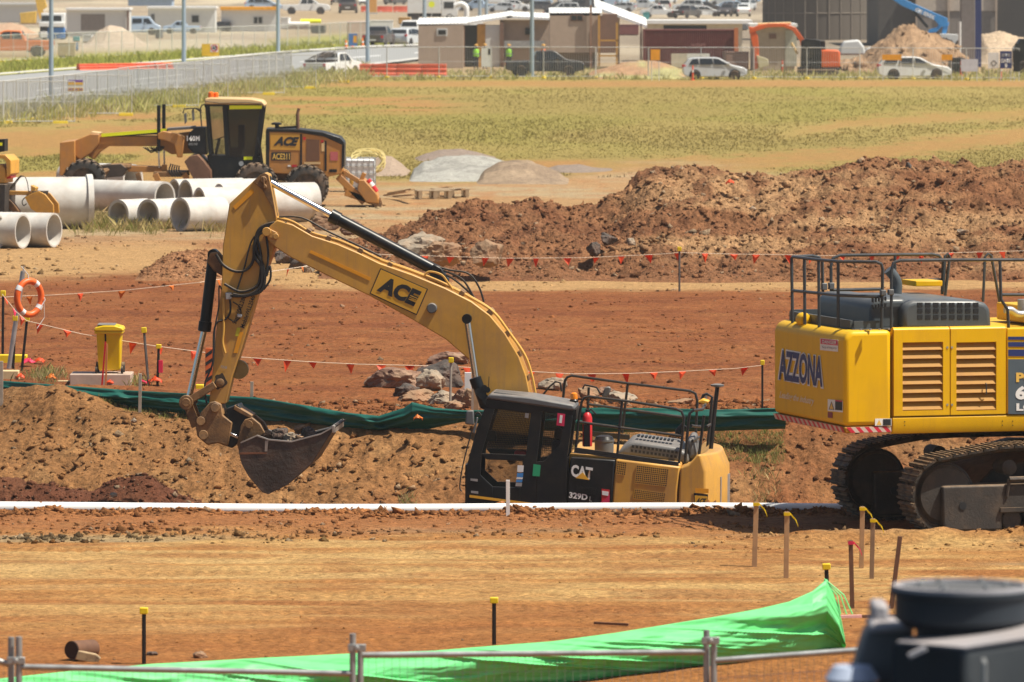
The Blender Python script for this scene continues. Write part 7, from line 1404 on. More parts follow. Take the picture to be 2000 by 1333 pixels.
text_on('mobark', (a.x+3.4, -.03, b.z-1.25), (a.x+4.5, -.03, b.z-1.25), (a.x+3.4, -.03, b.z-.95), mat('faded_print', (.30, .14, .12), .7), o); bx(o, None, (1434, 1442, 55, 134), Y, -.3, -.1, 'corner_post', mat('post_orange', (.55, .18, .06), .6))
o, Y = bthing('low shed with white roof edge behind the red container', 1360, 120); bx(o, None, (1262, 1450, 46, 110), Y, 0, 5, 'wall', mat('cream_wall', (.60, .54, .42), .6)); bx(o, None, (1258, 1470, 40, 47), Y, -.5, 6, 'roof', M_ROOFW); bx(o, None, (1296, 1380, 50, 58), Y, -.04, .02, 'window', M_DKGL)
o, Y = bthing('pale beige shed behind the orange digger', 1500, 138); bx(o, None, (1470, 1552, 52, 138), Y, 0, 5, 'wall', mat('shed_cream', (.40, .33, .24), .65)); bx(o, None, (1464, 1558, 47, 53), Y, -.4, 5.4, 'roof', M_ROOFW); bx(o, None, (1502, 1516, 66, 76), Y, -.04, .02, 'window', M_BRN); bx(o, None, (1534, 1556, 60, 130), Y, -.1, 0, 'side_panel', mat('sage', (.40, .40, .32), .6))
# far silo and hall
Y = 640; tx = at(1604, 80, Y); o = thing('round_tank', 'round grey brown tank wall with vertical joints at upper right', 'tank', (tx.x, Y, 0)); rr0 = (1715-1492)/2*Y/F; mb = MB(); mb.lathe([(rr0, -1), (rr0, 12), (rr0*.9, 12.5)], (0, rr0*.35, 0), n=72); mb.build('wall', mat('tank_grey', (.12, .10, .08), .8, var=.1, scale=.4), o, smooth=True)
mb = MB()
for k in range(16):
    a = -math.pi+k*math.pi/15; c_, s_ = math.cos(a)*rr0*1.004, math.sin(a)*rr0*1.004+rr0*.35; mb.tube([(c_, s_, 0), (c_, s_, 12)], .07, 5)
for z in (2.6, 5.4): mb.tube([(math.cos(a)*rr0*1.003, math.sin(a)*rr0*1.003+rr0*.35, z) for a in np.linspace(-math.pi, 0, 40)], .05, 5)
mb.build('joint', mat('joint_pale', (.22, .185, .15), .8), o)
o, Y = bthing('large hall with dark base and pale upper wall at upper right', 1800, 90, 'building', 'hall_building'); M_HD = mat('hall_dark', (.075, .068, .062), .7); M_HL = mat('hall_pale', (.50, .43, .36), .7)
bx(o, None, (1716, 1790, -60, 95), Y, 0, 20, 'wall', M_HD); bx(o, None, (1790, 1948, 22, 95), Y, -.5, 20, 'wall', mat('hall_mid', (.22, .195, .175), .7)); bx(o, None, (1790, 1948, -60, 21.8), Y, -.6, 20, 'wall', M_HL); bx(o, None, (1948, 2200, -60, 95), Y, 0, 20, 'wall', mat('hall_black', (.05, .046, .044), .7))
for x in (1790, 1853, 1946): bx(o, None, (x-1.5, x+1.5, -60, 95), Y, -.9, -.65, 'column', M_BEIGE)
p = gp(1897, 135); o = thing('grey_column', 'thick grey column in front of the hall', 'column', p); a = at(1877, 135, p.y)-p; b = at(1917, -40, p.y)-p; MB().box(a.x, b.x-.45, 0, 1.3, -.1, b.z+3).build('shaft', mat('column_grey', (.20, .18, .175), .6), o, .05); MB().box(b.x-.449, b.x, .1, 1.4, -.1, b.z+3).build('shaft_edge', M_NAVY, o); MB().cyl((a.x-.1, -.1, 0), (a.x-.1, -.1, 3.4), .11, n=10).build('bollard', M_SHW, o)
# left site sheds
for k, (lb, r_, yb, m, roofm) in enumerate((('grey site shed at the upper left corner', (-30, 82, 10, 44), 44, M_SHW, M_SHW), ('white awning shed behind the pale mound', (130, 252, 20, 72), 72, M_SHW, M_ROOFW), ('pale grey site office behind the blue van', (289, 420, 17, 64), 64, M_SHW, M_ROOFW), ('white site office with an orange roof edge', (432, 541, 20, 62), 62, M_SHW, M_SY))):
    o, Y = bthing(lb, (r_[0]+r_[1])/2, yb); bx(o, None, r_, Y, 0, 4, 'wall', m); bx(o, None, (r_[0]-2, r_[1]+2, r_[2]-(6 if k == 3 else 4), r_[2]), Y, -.4, 4.4, 'roof', roofm)
    if k == 1: bx(o, None, (158, 205, 28, 60), Y, -.03, .02, 'opening', mat('shade_grey', (.25, .22, .20), .8)); bx(o, None, (248, 252, 22, 72), Y, -.3, -.1, 'post', M_BRN)
    if k == 2: w0 = bx(o, None, (373, 390, 29, 46), Y, -.05, .02, 'window', M_STEEL); bx(o, None, (375, 388, 31, 44), Y, -.07, -.04, 'pane', M_DKGL, 0, w0); bx(o, None, (295, 302, 28, 58), Y, -.05, .02, 'door', M_GREYP)
    if k == 3: w0 = bx(o, None, (494, 514, 32, 48), Y, -.05, .02, 'window', M_STEEL); bx(o, None, (496, 503, 34, 46), Y, -.07, -.04, 'pane', M_DKGL, 0, w0); bx(o, None, (505, 512, 34, 46), Y, -.07, -.04, 'pane', M_DKGL, 0, w0)
o, Y = bthing('white box trailer beside the truck cab', 146, 70, 'trailer', 'box_trailer'); bx(o, None, (135, 157, 28, 64), Y, 0, 4, 'box', M_ROOFW, .04); bx(o, None, (137, 156, 64, 69), Y, .3, 3, 'chassis', M_BLACK)
o, Y = bthing('long blue roofed shed behind the site offices', 290, 24); bx(o, None, (250, 336, -4, 12), Y, 0, 6, 'wall', mat('shed_blue', (.35, .48, .66), .6)); bx(o, None, (246, 340, -8, -4), Y, -.5, 6.5, 'roof', M_SHW)
# ================================================================= VEHICLES
M_TINT = mat('tinted_glass', (.02, .024, .028), .08, var=.1); M_LAMP = mat('lamp_clear', (.75, .76, .78), .15); M_TAIL = mat('lamp_red', (.5, .02, .02), .25); M_ALLOY = mat('alloy', (.55, .55, .56), .3, metal=.8)
KIND = {
 'hatch': (4.25, 1.75, [(-2.08, .35), (-2.12, .75), (-2.02, .98), (-1.72, 1.38), (-1.45, 1.46), (.0, 1.48), (.3, 1.42), (1.12, .98), (1.9, .80), (2.08, .62), (2.1, .32), (1.7, .2), (-1.8, .2)], .95, [[(-1.72, 1.0), (-1.5, 1.34), (-1.12, 1.38), (-1.05, 1.0)], [(-.98, 1.0), (-1.0, 1.39), (-.2, 1.40), (-.12, 1.0)], [(-.05, 1.0), (-.1, 1.39), (.22, 1.36), (.85, 1.0)]], (2, 3), (6, 7), (-1.32, 1.28), .31),
 'wagon': (4.9, 1.85, [(-2.4, .35), (-2.44, .8), (-2.32, 1.02), (-2.02, 1.42), (-1.75, 1.49), (.0, 1.49), (.35, 1.43), (1.15, 1.0), (2.15, .82), (2.4, .62), (2.42, .3), (2.0, .2), (-2.1, .2)], .98, [[(-2.1, 1.04), (-1.88, 1.36), (-1.12, 1.40), (-1.2, 1.04)], [(-1.08, 1.04), (-.98, 1.40), (-.12, 1.41), (-.05, 1.04)], [(.02, 1.04), (-.02, 1.40), (.26, 1.37), (.9, 1.04)]], (2, 3), (6, 7), (-1.42, 1.42), .32),
 'ute': (5.3, 1.85, [(-2.6, .5), (-2.64, 1.05), (-.82, 1.08), (-.72, 1.34), (-.5, 1.72), (.5, 1.76), (.75, 1.7), (1.45, 1.18), (2.4, 1.06), (2.62, .85), (2.64, .45), (2.2, .35), (-2.2, .38)], 1.12, [[(-.6, 1.16), (-.42, 1.62), (.12, 1.66), (.12, 1.16)], [(.2, 1.16), (.2, 1.66), (.68, 1.62), (1.15, 1.16)]], (3, 4), (6, 7), (-1.6, 1.6), .38),
 'suv': (4.8, 1.9, [(-2.35, .45), (-2.4, .95), (-2.28, 1.15), (-2.1, 1.72), (-1.9, 1.80), (.1, 1.82), (.4, 1.75), (1.1, 1.15), (2.1, 1.02), (2.36, .8), (2.38, .4), (2.0, .3), (-2.0, .3)], 1.12, [[(-2.0, 1.18), (-1.9, 1.66), (-1.1, 1.70), (-1.1, 1.18)], [(-1.0, 1.18), (-1.0, 1.70), (-.1, 1.72), (-.1, 1.18)], [(0, 1.18), (0, 1.72), (.3, 1.68), (.85, 1.18)]], (2, 3), (6, 7), (-1.45, 1.45), .37),
 'van': (4.9, 1.9, [(-2.4, .4), (-2.44, 1.1), (-2.36, 1.9), (-2.2, 1.98), (1.0, 1.98), (1.3, 1.9), (1.9, 1.15), (2.38, .95), (2.42, .4), (2.0, .28), (-2.0, .28)], 1.1, [[(.6, 1.15), (.6, 1.75), (1.15, 1.75), (1.6, 1.15)], [(-.6, 1.25), (-.6, 1.75), (.45, 1.75), (.45, 1.25)]], (1, 2), (5, 6), (-1.5, 1.5), .34)}
def car(kind, label, p, yaw, col, name='parked_car', catg='car', scale=1.0, group=None, open_bed=False):
    L, W, prof, belt, wins, rg, fgl, axx, wr = KIND[kind]; o = thing(name, label, catg, p, yaw, group); o.scale = (scale,)*3
    zt = max(z for x, z in prof); hw = lambda z: W/2*(1-.20*max(0, (z-belt)/(zt-belt))**1.0) if z > belt else W/2*(1-.05*max(0, (.5-z)/.5))
    n = len(prof); mb = MB(); mb.add([(x, -hw(z), z) for x, z in prof]+[(x, hw(z), z) for x, z in prof], [tuple(range(n)), tuple(range(2*n-1, n-1, -1))]+[(i, n+i, n+(i+1) % n, (i+1) % n) for i in range(n)]); body = mb.build('body', col, o, .05, seg=3)
    for wpoly in wins:
        for s in (-1, 1): MB().add([(x, s*(hw(z)+.006), z) for x, z in wpoly], [tuple(range(len(wpoly)))]).build('window', M_TINT, o, recalc=False)
    for (i, j), nm in ((rg, 'rear_window'), (fgl, 'windscreen')):
        (xa, za), (xb, zb) = prof[i], prof[j]; d = Vector((xb-xa, zb-za)); nn = Vector((-d.y, d.x)).normalized()*.01; nn = nn if nn.y > 0 else -nn; lo, hi = (.12, .92) if za < zb else (.08, .88)
        q = lambda t, s: (xa+d.x*t+nn.x, s*(hw(za+d.y*t)-.10), za+d.y*t+nn.y); MB().add([q(lo, -1), q(lo, 1), q(hi, 1), q(hi, -1)], [(0, 1, 2, 3)]).build(nm, M_TINT, o, recalc=False)
    for ax_ in axx:
        for s in (-1, 1):
            mb = MB(); mb.lathe([(wr+.07, -.02), (wr+.07, .012)], (ax_, s*(W/2-.01), wr), (0, s, 0), 24); mb.build('wheel_arch', M_TXTB, o)
            mb = MB(); c = (ax_, s*(W/2-.06), wr); mb.lathe([(wr*.6, -.1), (wr*.95, -.1), (wr, -.06), (wr, .07), (wr*.93, .1), (wr*.62, .1)], c, (0, s, 0), 24); t = mb.build('wheel', M_TYRE, o, smooth=True); mb = MB(); mb.lathe([(wr*.62, .085), (wr*.5, .06), (wr*.2, .075), (.02, .08)], c, (0, s, 0), 16); mb.build('rim', M_ALLOY, t, smooth=True)
    xf = L/2-.06; zf = prof[-4][1] if kind != 'van' else .9; mb = MB()
    for s in (-1, 1): MB().box(xf-.35, xf+.03, s*W/2*.62-.16, s*W/2*.62+.2*(1 if s > 0 else 1)-.02, zf-.08, zf+.06).build('headlight', M_LAMP, o, .03); MB().box(-L/2-.01, -L/2+.2, s*(W/2-.13)-.10, s*(W/2-.13)+.12, .78, .98 if kind != 'van' else 1.3).build('tail_light', M_TAIL, o, .02)
    for s in (-1, 1): MB().box(.75, .95, s*(W/2+.02)-.02, s*(W/2+.14), belt+.02, belt+.17).build('wing_mirror', col, o, .03)
    mb = MB(); mb.box(L/2-.02, L/2+.02, -W/2*.55, W/2*.55, .36, .56); mb.build('grille', M_TXTB, o); mb = MB(); mb.box(-L/2-.03, -L/2+.0, -.26, .26, .55, .67); mb.build('number_plate', M_WHITE, o)
    return o
def cpaint(n, c, rough=.3): return mat(n, c, rough, var=.04, coat=.5, dirt=(.45, .32, .2), dirt_amt=.15)
C_SIL = cpaint('car_silver', (.55, .58, .60)); C_WHT = cpaint('car_white', (.80, .81, .80)); C_BLK = cpaint('car_black', (.014, .015, .017)); C_ORG = cpaint('car_orange', (.75, .20, .04)); C_BLU = cpaint('car_blue', (.42, .55, .70)); C_DK = cpaint('car_dark', (.06, .055, .055))
car('hatch', 'silver hatchback parked behind the mesh fence', gp(1396, 156), 0.0, C_SIL); car('wagon', 'white station wagon parked at the right behind the mesh fence', gp(1786, 155), 0.0, C_WHT); car('ute', 'black pickup parked in front of the tall shed', gp(1062, 150), R(4), C_BLK, 'pickup_truck', 'pickup')
u_ = car('ute', 'white pickup with dark load heading away behind the red barriers', gp(650, 151), R(62), C_WHT, 'pickup_truck', 'pickup', .95); mb = MB(); mb.box(-2.5, -.8, -.85, .85, .6, 1.25); mb.build('tray', M_BLACK, u_); 
for k in range(7): mb = MB(); mb.bar((-2.4, -.6+.2*k, 1.3+.06*(k % 3)), (-.3, -.5+.18*k, 1.75+.05*(k % 2)), .06, .06); mb.build('load_bar', M_HOSE, u_)
car('ute', 'dark pickup seen from behind on the road', gp(740, 92), R(80), C_DK, 'pickup_truck', 'pickup', 1.05); car('hatch', 'silver car seen from behind beside the beige shed', gp(796, 90), R(68), C_SIL, scale=1.1); car('suv', 'white four wheel drive beyond the silver car', gp(815, 76), R(70), C_WHT)
car('ute', 'orange pickup at the left frame edge', gp(28, 110), R(180), C_ORG, 'pickup_truck', 'pickup', 1.2); car('suv', 'white four wheel drive left of the pale mound', gp(186, 62), R(170), C_WHT); car('van', 'pale blue van behind the pale mound', gp(270, 68), 0, C_BLU, 'parked_van', 'van', .95); car('ute', 'pale blue pickup before the site office', gp(355, 66), R(180), C_BLU, 'pickup_truck', 'pickup', .75)
car('suv', 'dark four wheel drive left of the orange edged office', gp(428, 62), R(180), C_DK, scale=.6); car('suv', 'dark four wheel drive before the orange edged office', gp(478, 60), R(180), C_DK, scale=.62); car('ute', 'white pickup far off behind the orange edged office', gp(598, 28), 0, C_WHT, 'pickup_truck', 'pickup', 1.25); car('suv', 'dark four wheel drive at the top beside the amber post', gp(680, 26), R(90), C_DK, scale=1.3); car('hatch', 'pale blue car at the top left of the white pickup', gp(515, 22), 0, C_BLU, scale=1.3)
k_ = 0
for row, (yy, x0, x1, nn) in enumerate(((40, 1085, 1150, 2), (22, 870, 1480, 15), (8, 640, 1480, 17), (34, 1275, 1480, 5))):
    for j in range(nn):
        kd = rng.choice(['suv', 'ute', 'hatch', 'wagon', 'van']); cl = rng.choice([C_SIL, C_WHT, C_DK, C_BLU, C_DK, C_SIL]); px = x0+(x1-x0)*(j+.5)/nn+rng.uniform(-8, 8)
        car(kd, ordn(j+1)+' car from the left in the '+['row behind the tall shed', 'second row of the far car park', 'farthest row of the car park', 'row above the red container'][row], gp(px, yy+rng.uniform(-2, 2)), R(rng.choice([0, 180, 8, 172, 90, 60, 250])), cl, 'parked_car', 'car', .95, 'cars in the far car park')
for px, y, kd, cl, lb in ((1100, 30, 'suv', C_SIL, 'far silver four wheel drive above the tall shed'),):
    car(kd, lb, gp(px, y), R(rng.choice([0, 180, 12, 165])), cl, 'parked_car', 'car', .95)
# trucks
def truck(label, px, py, w_, cabc, boxc, yaw=0.0):
    o = thing('box_truck', label, 'truck', gp(px, py), yaw); L = w_; MB().box(-L/2, L/2-2.1, -1.2, 1.2, 1.0, 3.5).build('cargo_box', boxc, o, .04); MB().prism([(L/2-2.0, .6), (L/2, .6), (L/2, 1.5), (L/2-.25, 2.7), (L/2-2.0, 2.8)], -1.15, 1.15).build('cab', cabc, o, .06); MB().prism([(L/2-.004, 1.55), (L/2-.24, 2.6), (L/2-.20, 2.62), (L/2+.03, 1.55)], -1.0, 1.0).build('windscreen', M_TINT, o); MB().box(L/2-1.7, L/2-.5, -1.17, -1.155, 1.6, 2.4).build('window', M_TINT, o); MB().box(-L/2, L/2, -.5, .5, .55, .98).build('chassis', M_BLACK, o)
    for x in (-L/2+1.0, L/2-1.0):
        for s in (-1, 1): wheel(o, (x, s*1.0, .5), .5, .3, M_ALLOY)
    return o
truck('white delivery truck at the top with a yellow round sign', 845, 42, 6.2, C_WHT, C_WHT); p = at(843, 9, gY(42)-1.6); mb = MB(); mb.cyl((0, 0, 0), (0, -.05, 0), .38, n=24); o = mb.build('round_sign', M_FLUO); o.location = p; o.parent = None; tag(o, 'yellow round sign standing before the white truck', 'sign'); mb = MB(); mb.cyl((0, .03, -p.z), (0, .03, 0), .04, n=8); mb.build('sign_pole', M_FEN, o)
o = thing('prime_mover', 'white and blue prime mover facing the camera at upper left', 'truck', gp(103, 78)); Y = gp(103, 78).y
bx(o, None, (80, 127, 26, 58), Y, 0, 2.5, 'cab', C_WHT, .08); bx(o, None, (81, 120, 31, 42), Y, -.03, .02, 'windscreen', M_TINT); bx(o, None, (76, 126, 44, 53), Y, -1.0, 0, 'bonnet', C_WHT, .06); bx(o, None, (78, 92, 53, 62), Y, -1.02, -.05, 'grille', M_BLACK); bx(o, None, (92, 126, 54, 76), Y, -.6, 1.5, 'fuel_tank', mat('truck_blue', (.05, .20, .55), .4), .05); bx(o, None, (78, 92, 62, 74), Y, -1.05, -.4, 'bumper', C_WHT, .03)
for x in (-.9, .9): wheel(o, (x, .6, .5), .5, .3, M_ALLOY)
# yellow digger arm behind the truck, white elbow pipe, amber post
o = thing('excavator', 'yellow digger arm rising at the upper left behind the shed', 'excavator', gp(78, 48)); Y = gp(78, 48).y; fz = Fr(o.location, 0); MB().prism(fz.xz([(68, -8), (86, -8), (92, 14), (84, 20), (88, 34), (78, 38), (72, 14)], 0), -.4, .4).build('boom', mat('digger_yellow', (.78, .50, .08), .5), o, .03); MB().prism(fz.xz([(40, 26), (72, 22), (70, 46), (42, 46)], 0), -1.2, 1.2).build('house', MATS['digger_yellow'], o, .05); MB().prism(fz.xz([(38, 46), (76, 46), (74, 50), (40, 50)], 0), -1.3, 1.3).build('track', M_TRACK, o, .05)
o = thing('amber_post', 'amber painted gantry post among the far cars', 'post', gp(728, 28)); MB().box(-.55, .55, -.3, .3, 0, 6).build('column', mat('amber', (.72, .36, .08), .6), o); MB().box(-.7, .7, -.4, .4, 0, .25).build('base', M_KERB, o)
fz = Fr(gp(905, 45), 0); o = thing('elbow_duct', 'white bent duct above the awning shed', 'duct', fz.o); mb = MB(); mb.tube([fz.p(x, y, 0) for x, y in smooth_path([(911, 44), (911, 18), (906, 10), (898, 8), (888, 12)], 5)], .32, 12); mb.build('duct_pipe', M_ROOFW, o, smooth=True); MB().box(-.5, 1.0, -.5, .5, -.05, .2).build('base', M_KERB, o)
# orange digger
fo_ = Fr(gp(1598, 148), 0); o = thing('crawler_excavator', 'orange excavator with its arm folded left beside the silver hatchback', 'excavator', fo_.o); M_OD = mat('digger_orange', (.75, .12, .02), .45, var=.12, dirt=(.4, .2, .1), dirt_amt=.3); op = lambda pts, y0, y1, nm, m, b=.03: MB().prism(fo_.xz(pts, y0), y0, y1).build(nm, m, o, b)
op([(1604, 98), (1638, 98), (1641, 104), (1641, 132), (1602, 133)], -1.2, 1.2, 'counterweight', M_OD, .1); op([(1566, 80), (1574, 76), (1602, 78), (1606, 132), (1564, 132)], -1.2, -.2, 'cab', M_BLACK, .04); op([(1570, 84), (1588, 82), (1590, 112), (1568, 112)], -1.22, -1.2, 'window', M_TINT, 0); op([(1592, 80), (1612, 80), (1612, 98), (1592, 98)], -.2, 1.2, 'engine_cover', M_BLACK); op([(1560, 132), (1640, 133), (1640, 138), (1560, 138)], -1.2, 1.2, 'house_floor', M_BLACK)
for s in (-1.3, .7): op([(1556, 140), (1560, 136), (1632, 136), (1640, 141), (1636, 148), (1560, 148)], s, s+.6, 'track', M_TRACK, .05)
op([(1566, 96), (1562, 80), (1548, 60), (1530, 53), (1500, 54), (1480, 60), (1464, 66), (1464, 58), (1478, 51), (1500, 46), (1532, 46), (1554, 54), (1570, 76), (1575, 94)], -.25, .25, 'boom', M_OD); op([(1462, 52), (1472, 54), (1480, 70), (1483, 100), (1480, 134), (1472, 136), (1472, 100), (1466, 72)], -.2, .2, 'stick', M_OD); op([(1478, 108), (1500, 116), (1502, 128), (1482, 134)], -.5, .5, 'bucket', mat('bucket_cream', (.62, .55, .36), .6))
mb = MB(); mb.cyl(fo_.p(1546, 84, -.3), fo_.p(1558, 106, -.3), .08, n=10); mb.cyl(fo_.p(1480, 48, 0), fo_.p(1545, 46, 0), .1, n=10); mb.build('ram', M_GTOP, o)
# boom lift
fb_ = Fr(gp(1852, 97), 0); o = thing('boom_lift', 'blue boom lift arm slanting down to a pale base', 'boom lift', fb_.o); bp = lambda pts, y0, y1, nm, m, b=.03, par=None: MB().prism(fb_.xz(pts, y0), y0, y1).build(nm, m, par or o, b); M_BL = mat('lift_blue', (.03, .26, .62), .45)
arm_ = bp([(1700, -30), (1706, -38), (1772, 2), (1850, 36), (1852, 52), (1836, 52), (1826, 40), (1762, 12)], -.35, .35, 'arm', M_BL); bp([(1836, 44), (1844, 48), (1826, 66), (1808, 68), (1816, 58), (1830, 54)], -.3, .3, 'link', M_BL); bp([(1842, 46), (1854, 44), (1848, 66), (1840, 66)], -.3, .3, 'link', M_BL); bp([(1834, 66), (1872, 68), (1872, 86), (1832, 86)], -.9, .9, 'base', M_SHW)
mb = MB(); mb.cyl(fb_.p(1784, 22, .4), fb_.p(1812, 54, .4), .13, n=10); mb.build('ram', M_BLACK, o); text_on('GTS', fb_.p(1786, 22, -.36), fb_.p(1799, 28, -.36), fb_.p(1790, 15, -.36), M_WHITE, arm_, bold=.05); text_on('RENTAL', fb_.p(1802, 29, -.36), fb_.p(1824, 39, -.36), fb_.p(1806, 22, -.36), M_WHITE, arm_, bold=.05)
for s in (-.8, .8): wheel(o, (-.3, s, .45), .45, .3); wheel(o, (1.0, s, .45), .45, .3)
p = gp(1977, 72); o = thing('concrete_pipe', 'big concrete drum lying at the upper right', 'pipe', p); mb = MB(); mb.ring((-.75, 0, 1.9), (.85, 1.6, 1.9), .85, .68, 28); mb.build('drum', M_CONC, o, smooth=True); MB().box(-.9, .9, .2, 1.4, 0, 1.1).build('cradle', M_GREYP, o)
o = thing('dump_truck', 'dark truck cut off by the right frame edge', 'truck', gp(2000, 144)); MB().prism([(-.75, .5), (1.5, .5), (1.5, 2.4), (-.3, 2.4), (-.75, 1.7)], -1.1, 1.1).build('cab', M_BLACK, o, .06); MB().box(-.72, -.1, -1.13, -1.11, 1.5, 2.1).build('window', M_TINT, o); MB().box(-.8, -.76, -.9, .9, .6, .8).build('bumper', M_STEEL, o); wheel(o, (-.1, -1.0, .45), .45, .3); wheel(o, (-.1, 1.0, .45), .45, .3)
for k, (x0, x1, y0, y1, c) in enumerate(((1640, 1690, 70, 100, M_SHW), (1690, 1720, 84, 98, M_ROOFW), (1700, 1740, 66, 78, M_ROOFW))):
    p = gp((x0+x1)/2, y1+8); o = thing('storage_tub', ['pale sheet stack right of the round tank base', 'white covered bundle left of the tall mound', 'white rolled sheet behind the tall mound'][k], 'bundle', p); w_ = (x1-x0)*p.y/F; h_ = (y1-y0)*p.y/F; mb = MB(); mb.prism([(-w_/2, 0), (w_/2, 0), (w_/2*.95, h_*.5), (w_/4, h_), (-w_/3, h_*.9), (-w_/2, h_*.4)], 0, 1.5); mb.build('cover', c, o, .15, seg=3); MB().box(-w_/2, w_/2, -.05, 1.5, 0, .12).build('skid', M_BRN, o)
# clutter about the far site
M_DRUM = mat('drum_blue', (.08, .20, .42), .5); M_PLY = mat('ply', (.52, .40, .26), .8); M_HOARD = mat('hoarding_pink', (.62, .42, .36), .7); M_TEAL = mat('teal', (.10, .40, .40), .5)
def crate(label, px, py, w_, h_, m, name='site_crate', cat='crate', d=1.2, lid=None):
    o = thing(name, label, cat, gp(px, py), R(rng.uniform(-12, 12))); k = gp(px, py).y/F; W_, H_ = w_*k, h_*k; MB().box(-W_/2, W_/2, 0, d, .1, H_).build('box', m, o, .04); MB().box(-W_/2*.9, W_/2*.9, .1, d*.9, 0, .1).build('skid', M_BRN, o); MB().box(-W_/2*1.03, W_/2*1.03, -.03, d+.03, H_+.002, H_+.09).build('lid', lid or m, o, .02); return o
for a in (('blue skip beside the orange pickup', 142, 100, 22, 14, M_DRUM), ('white container left of the pale mound', 170, 84, 18, 14, M_SHW), ('brown crate stack behind the far road fence', 130, 112, 34, 26, M_PLY), ('teal crate in front of the white box trailer', 150, 82, 12, 8, M_TEAL), ('grey cabinet right of the blue van', 308, 76, 10, 16, M_GREYP), ('pink hoarding behind the dark pickup', 700, 80, 40, 36, M_HOARD), ('pale hoarding right of the pink one', 745, 72, 46, 30, M_SHW), ('orange skip left of the white truck', 790, 48, 22, 12, M_OCH), ('white site box above the white truck row', 930, 52, 26, 16, M_ROOFW), ('teal tank among the far cars', 1262, 40, 12, 14, M_TEAL), ('grey container left of the round tank', 1440, 60, 44, 18, M_GREYP), ('rusty container behind the awning', 1228, 70, 40, 20, M_CON), ('white silo box beside the orange edged office', 556, 58, 16, 22, M_ROOFW), ('dark generator behind the far fence', 620, 66, 26, 14, M_BLACK), ('pale spoil box under the far lamp posts', 860, 60, 28, 14, M_PLY), ('brown timber stack left of the orange digger', 1440, 138, 46, 34, M_BRN), ('dark bin trailer right of the yellow sign', 1870, 146, 26, 30, M_BLACK), ('dark tarpaulin heap in front of the tall mound', 1700, 134, 30, 12, M_BRN)): crate(*a)
for k, (px, y) in enumerate(((688, 96), (708, 94), (676, 98))):
    mb = MB(); mb.lathe([(.28, 0), (.28, .05), (.17, .07), (.05, .85), (.03, .88)], (0, 0, 0), n=14); o = mb.build('traffic_cone', M_VCONE if 'M_VCONE' in globals() else mat('cone_orange', (.80, .18, .02), .6), None, smooth=True); o.location = gp(px, y); o.scale = (1.0,)*3
    tag(o, ['orange cone left of the blue road sign', 'orange cone right of the blue road sign', 'orange cone farthest left by the blue road sign', 'orange cone before the pale dirt mound', 'orange cone beneath the pale grey office', 'orange cone by the grey column', 'orange cone under the orange digger arm', 'orange cone behind the silver car'][k], 'cone'); MB().ring((0, 0, .45), (0, 0, .6), .125, .09, 14).build('white_band', M_WHITE, o)
s5 = board('blue road sign with an orange arrow by the cones', 681, 698, 66, 90, 545, M_DRUM); onboard(*s5, [(690, 697, 70, 84, M_SY, 'arrow')])
o = thing('pipe_trailer', 'white and lime pipes lying on a rack behind the far fence', 'pipe rack', gp(595, 58)); mb = MB(); k_ = gp(595, 58).y/F
MB().cyl((-32*k_, 0, .6), (10*k_, 0, .6), .25, n=12).build('pipe', M_ROOFW, o, smooth=True); MB().cyl((-8*k_, .3, .9), (32*k_, .3, .9), .22, n=12).build('pipe', M_FLUO, o, smooth=True); MB().box(-32*k_, 32*k_, -.3, .6, 0, .32).build('rack', M_BRN, o)
# hi-vis workers by the sheds
def worker(label, px, pyfoot, m, yaw=0.0, Y=None, arms=0):
    p = gp(px, pyfoot); o = thing('person', label, 'person', p, yaw)
    V = [(0, 0, .95), (0, 0, 1.2), (0, 0, 1.42), (0, 0, 1.55), (0, 0, 1.68), (.10, 0, .9), (.11, 0, .5), (.12, .02, .08), (.13, -.14, .04), (-.10, 0, .9), (-.11, .03, .5), (-.12, .05, .08), (-.13, -.1, .04), (.22, 0, 1.4), (.27, .02, 1.12), (.25, -.12, .92), (.24, -.16, .84), (-.22, 0, 1.4), (-.27, .02, 1.12), (-.25, -.10, .92), (-.24, -.14, .84)]
    E = [(0, 1), (1, 2), (2, 3), (3, 4), (0, 5), (5, 6), (6, 7), (7, 8), (0, 9), (9, 10), (10, 11), (11, 12), (2, 13), (13, 14), (14, 15), (15, 16), (2, 17), (17, 18), (18, 19), (19, 20)]
    rad = [.15, .15, .14, .065, .11, .095, .07, .05, .045, .095, .07, .05, .045, .065, .05, .04, .04, .065, .05, .04, .04]
    me = bpy.data.meshes.new('body'); me.from_pydata(V, E, []); b = bpy.data.objects.new('body', me); COL.objects.link(b); b.parent = o; me.materials.append(mat('dark_workwear', (.03, .035, .06), .8))
    md = b.modifiers.new('skin', 'SKIN'); sv = me.skin_vertices[0].data
    for i, r in enumerate(rad): sv[i].radius = (r, r*.85)
    sv[0].use_root = True; b.modifiers.new('sub', 'SUBSURF').render_levels = 2
    mb = MB(); mb.lathe([(.20, .95), (.205, 1.15), (.215, 1.35), (.17, 1.47), (.09, 1.50)], (0, 0, 0), n=16); mb.v = [(x*1.08, y*.8, z) for x, y, z in mb.v]; mb.build('vest', m, o, smooth=True); mb = MB(); mb.lathe([(.16, 1.72), (.135, 1.74), (.13, 1.80), (.07, 1.85)], (0, -.01, 0), n=16); mb.build('hard_hat', M_OCH, o, smooth=True); mb = MB(); mb.ring((0, 0, 1.12), (0, 0, 1.17), .225, .2, 16); mb.build('reflective_band', M_STEEL, o); return o
M_VG = mat('vest_lime', (.35, .80, .06), .7); M_VO = mat('vest_orange', (.85, .16, .03), .7)
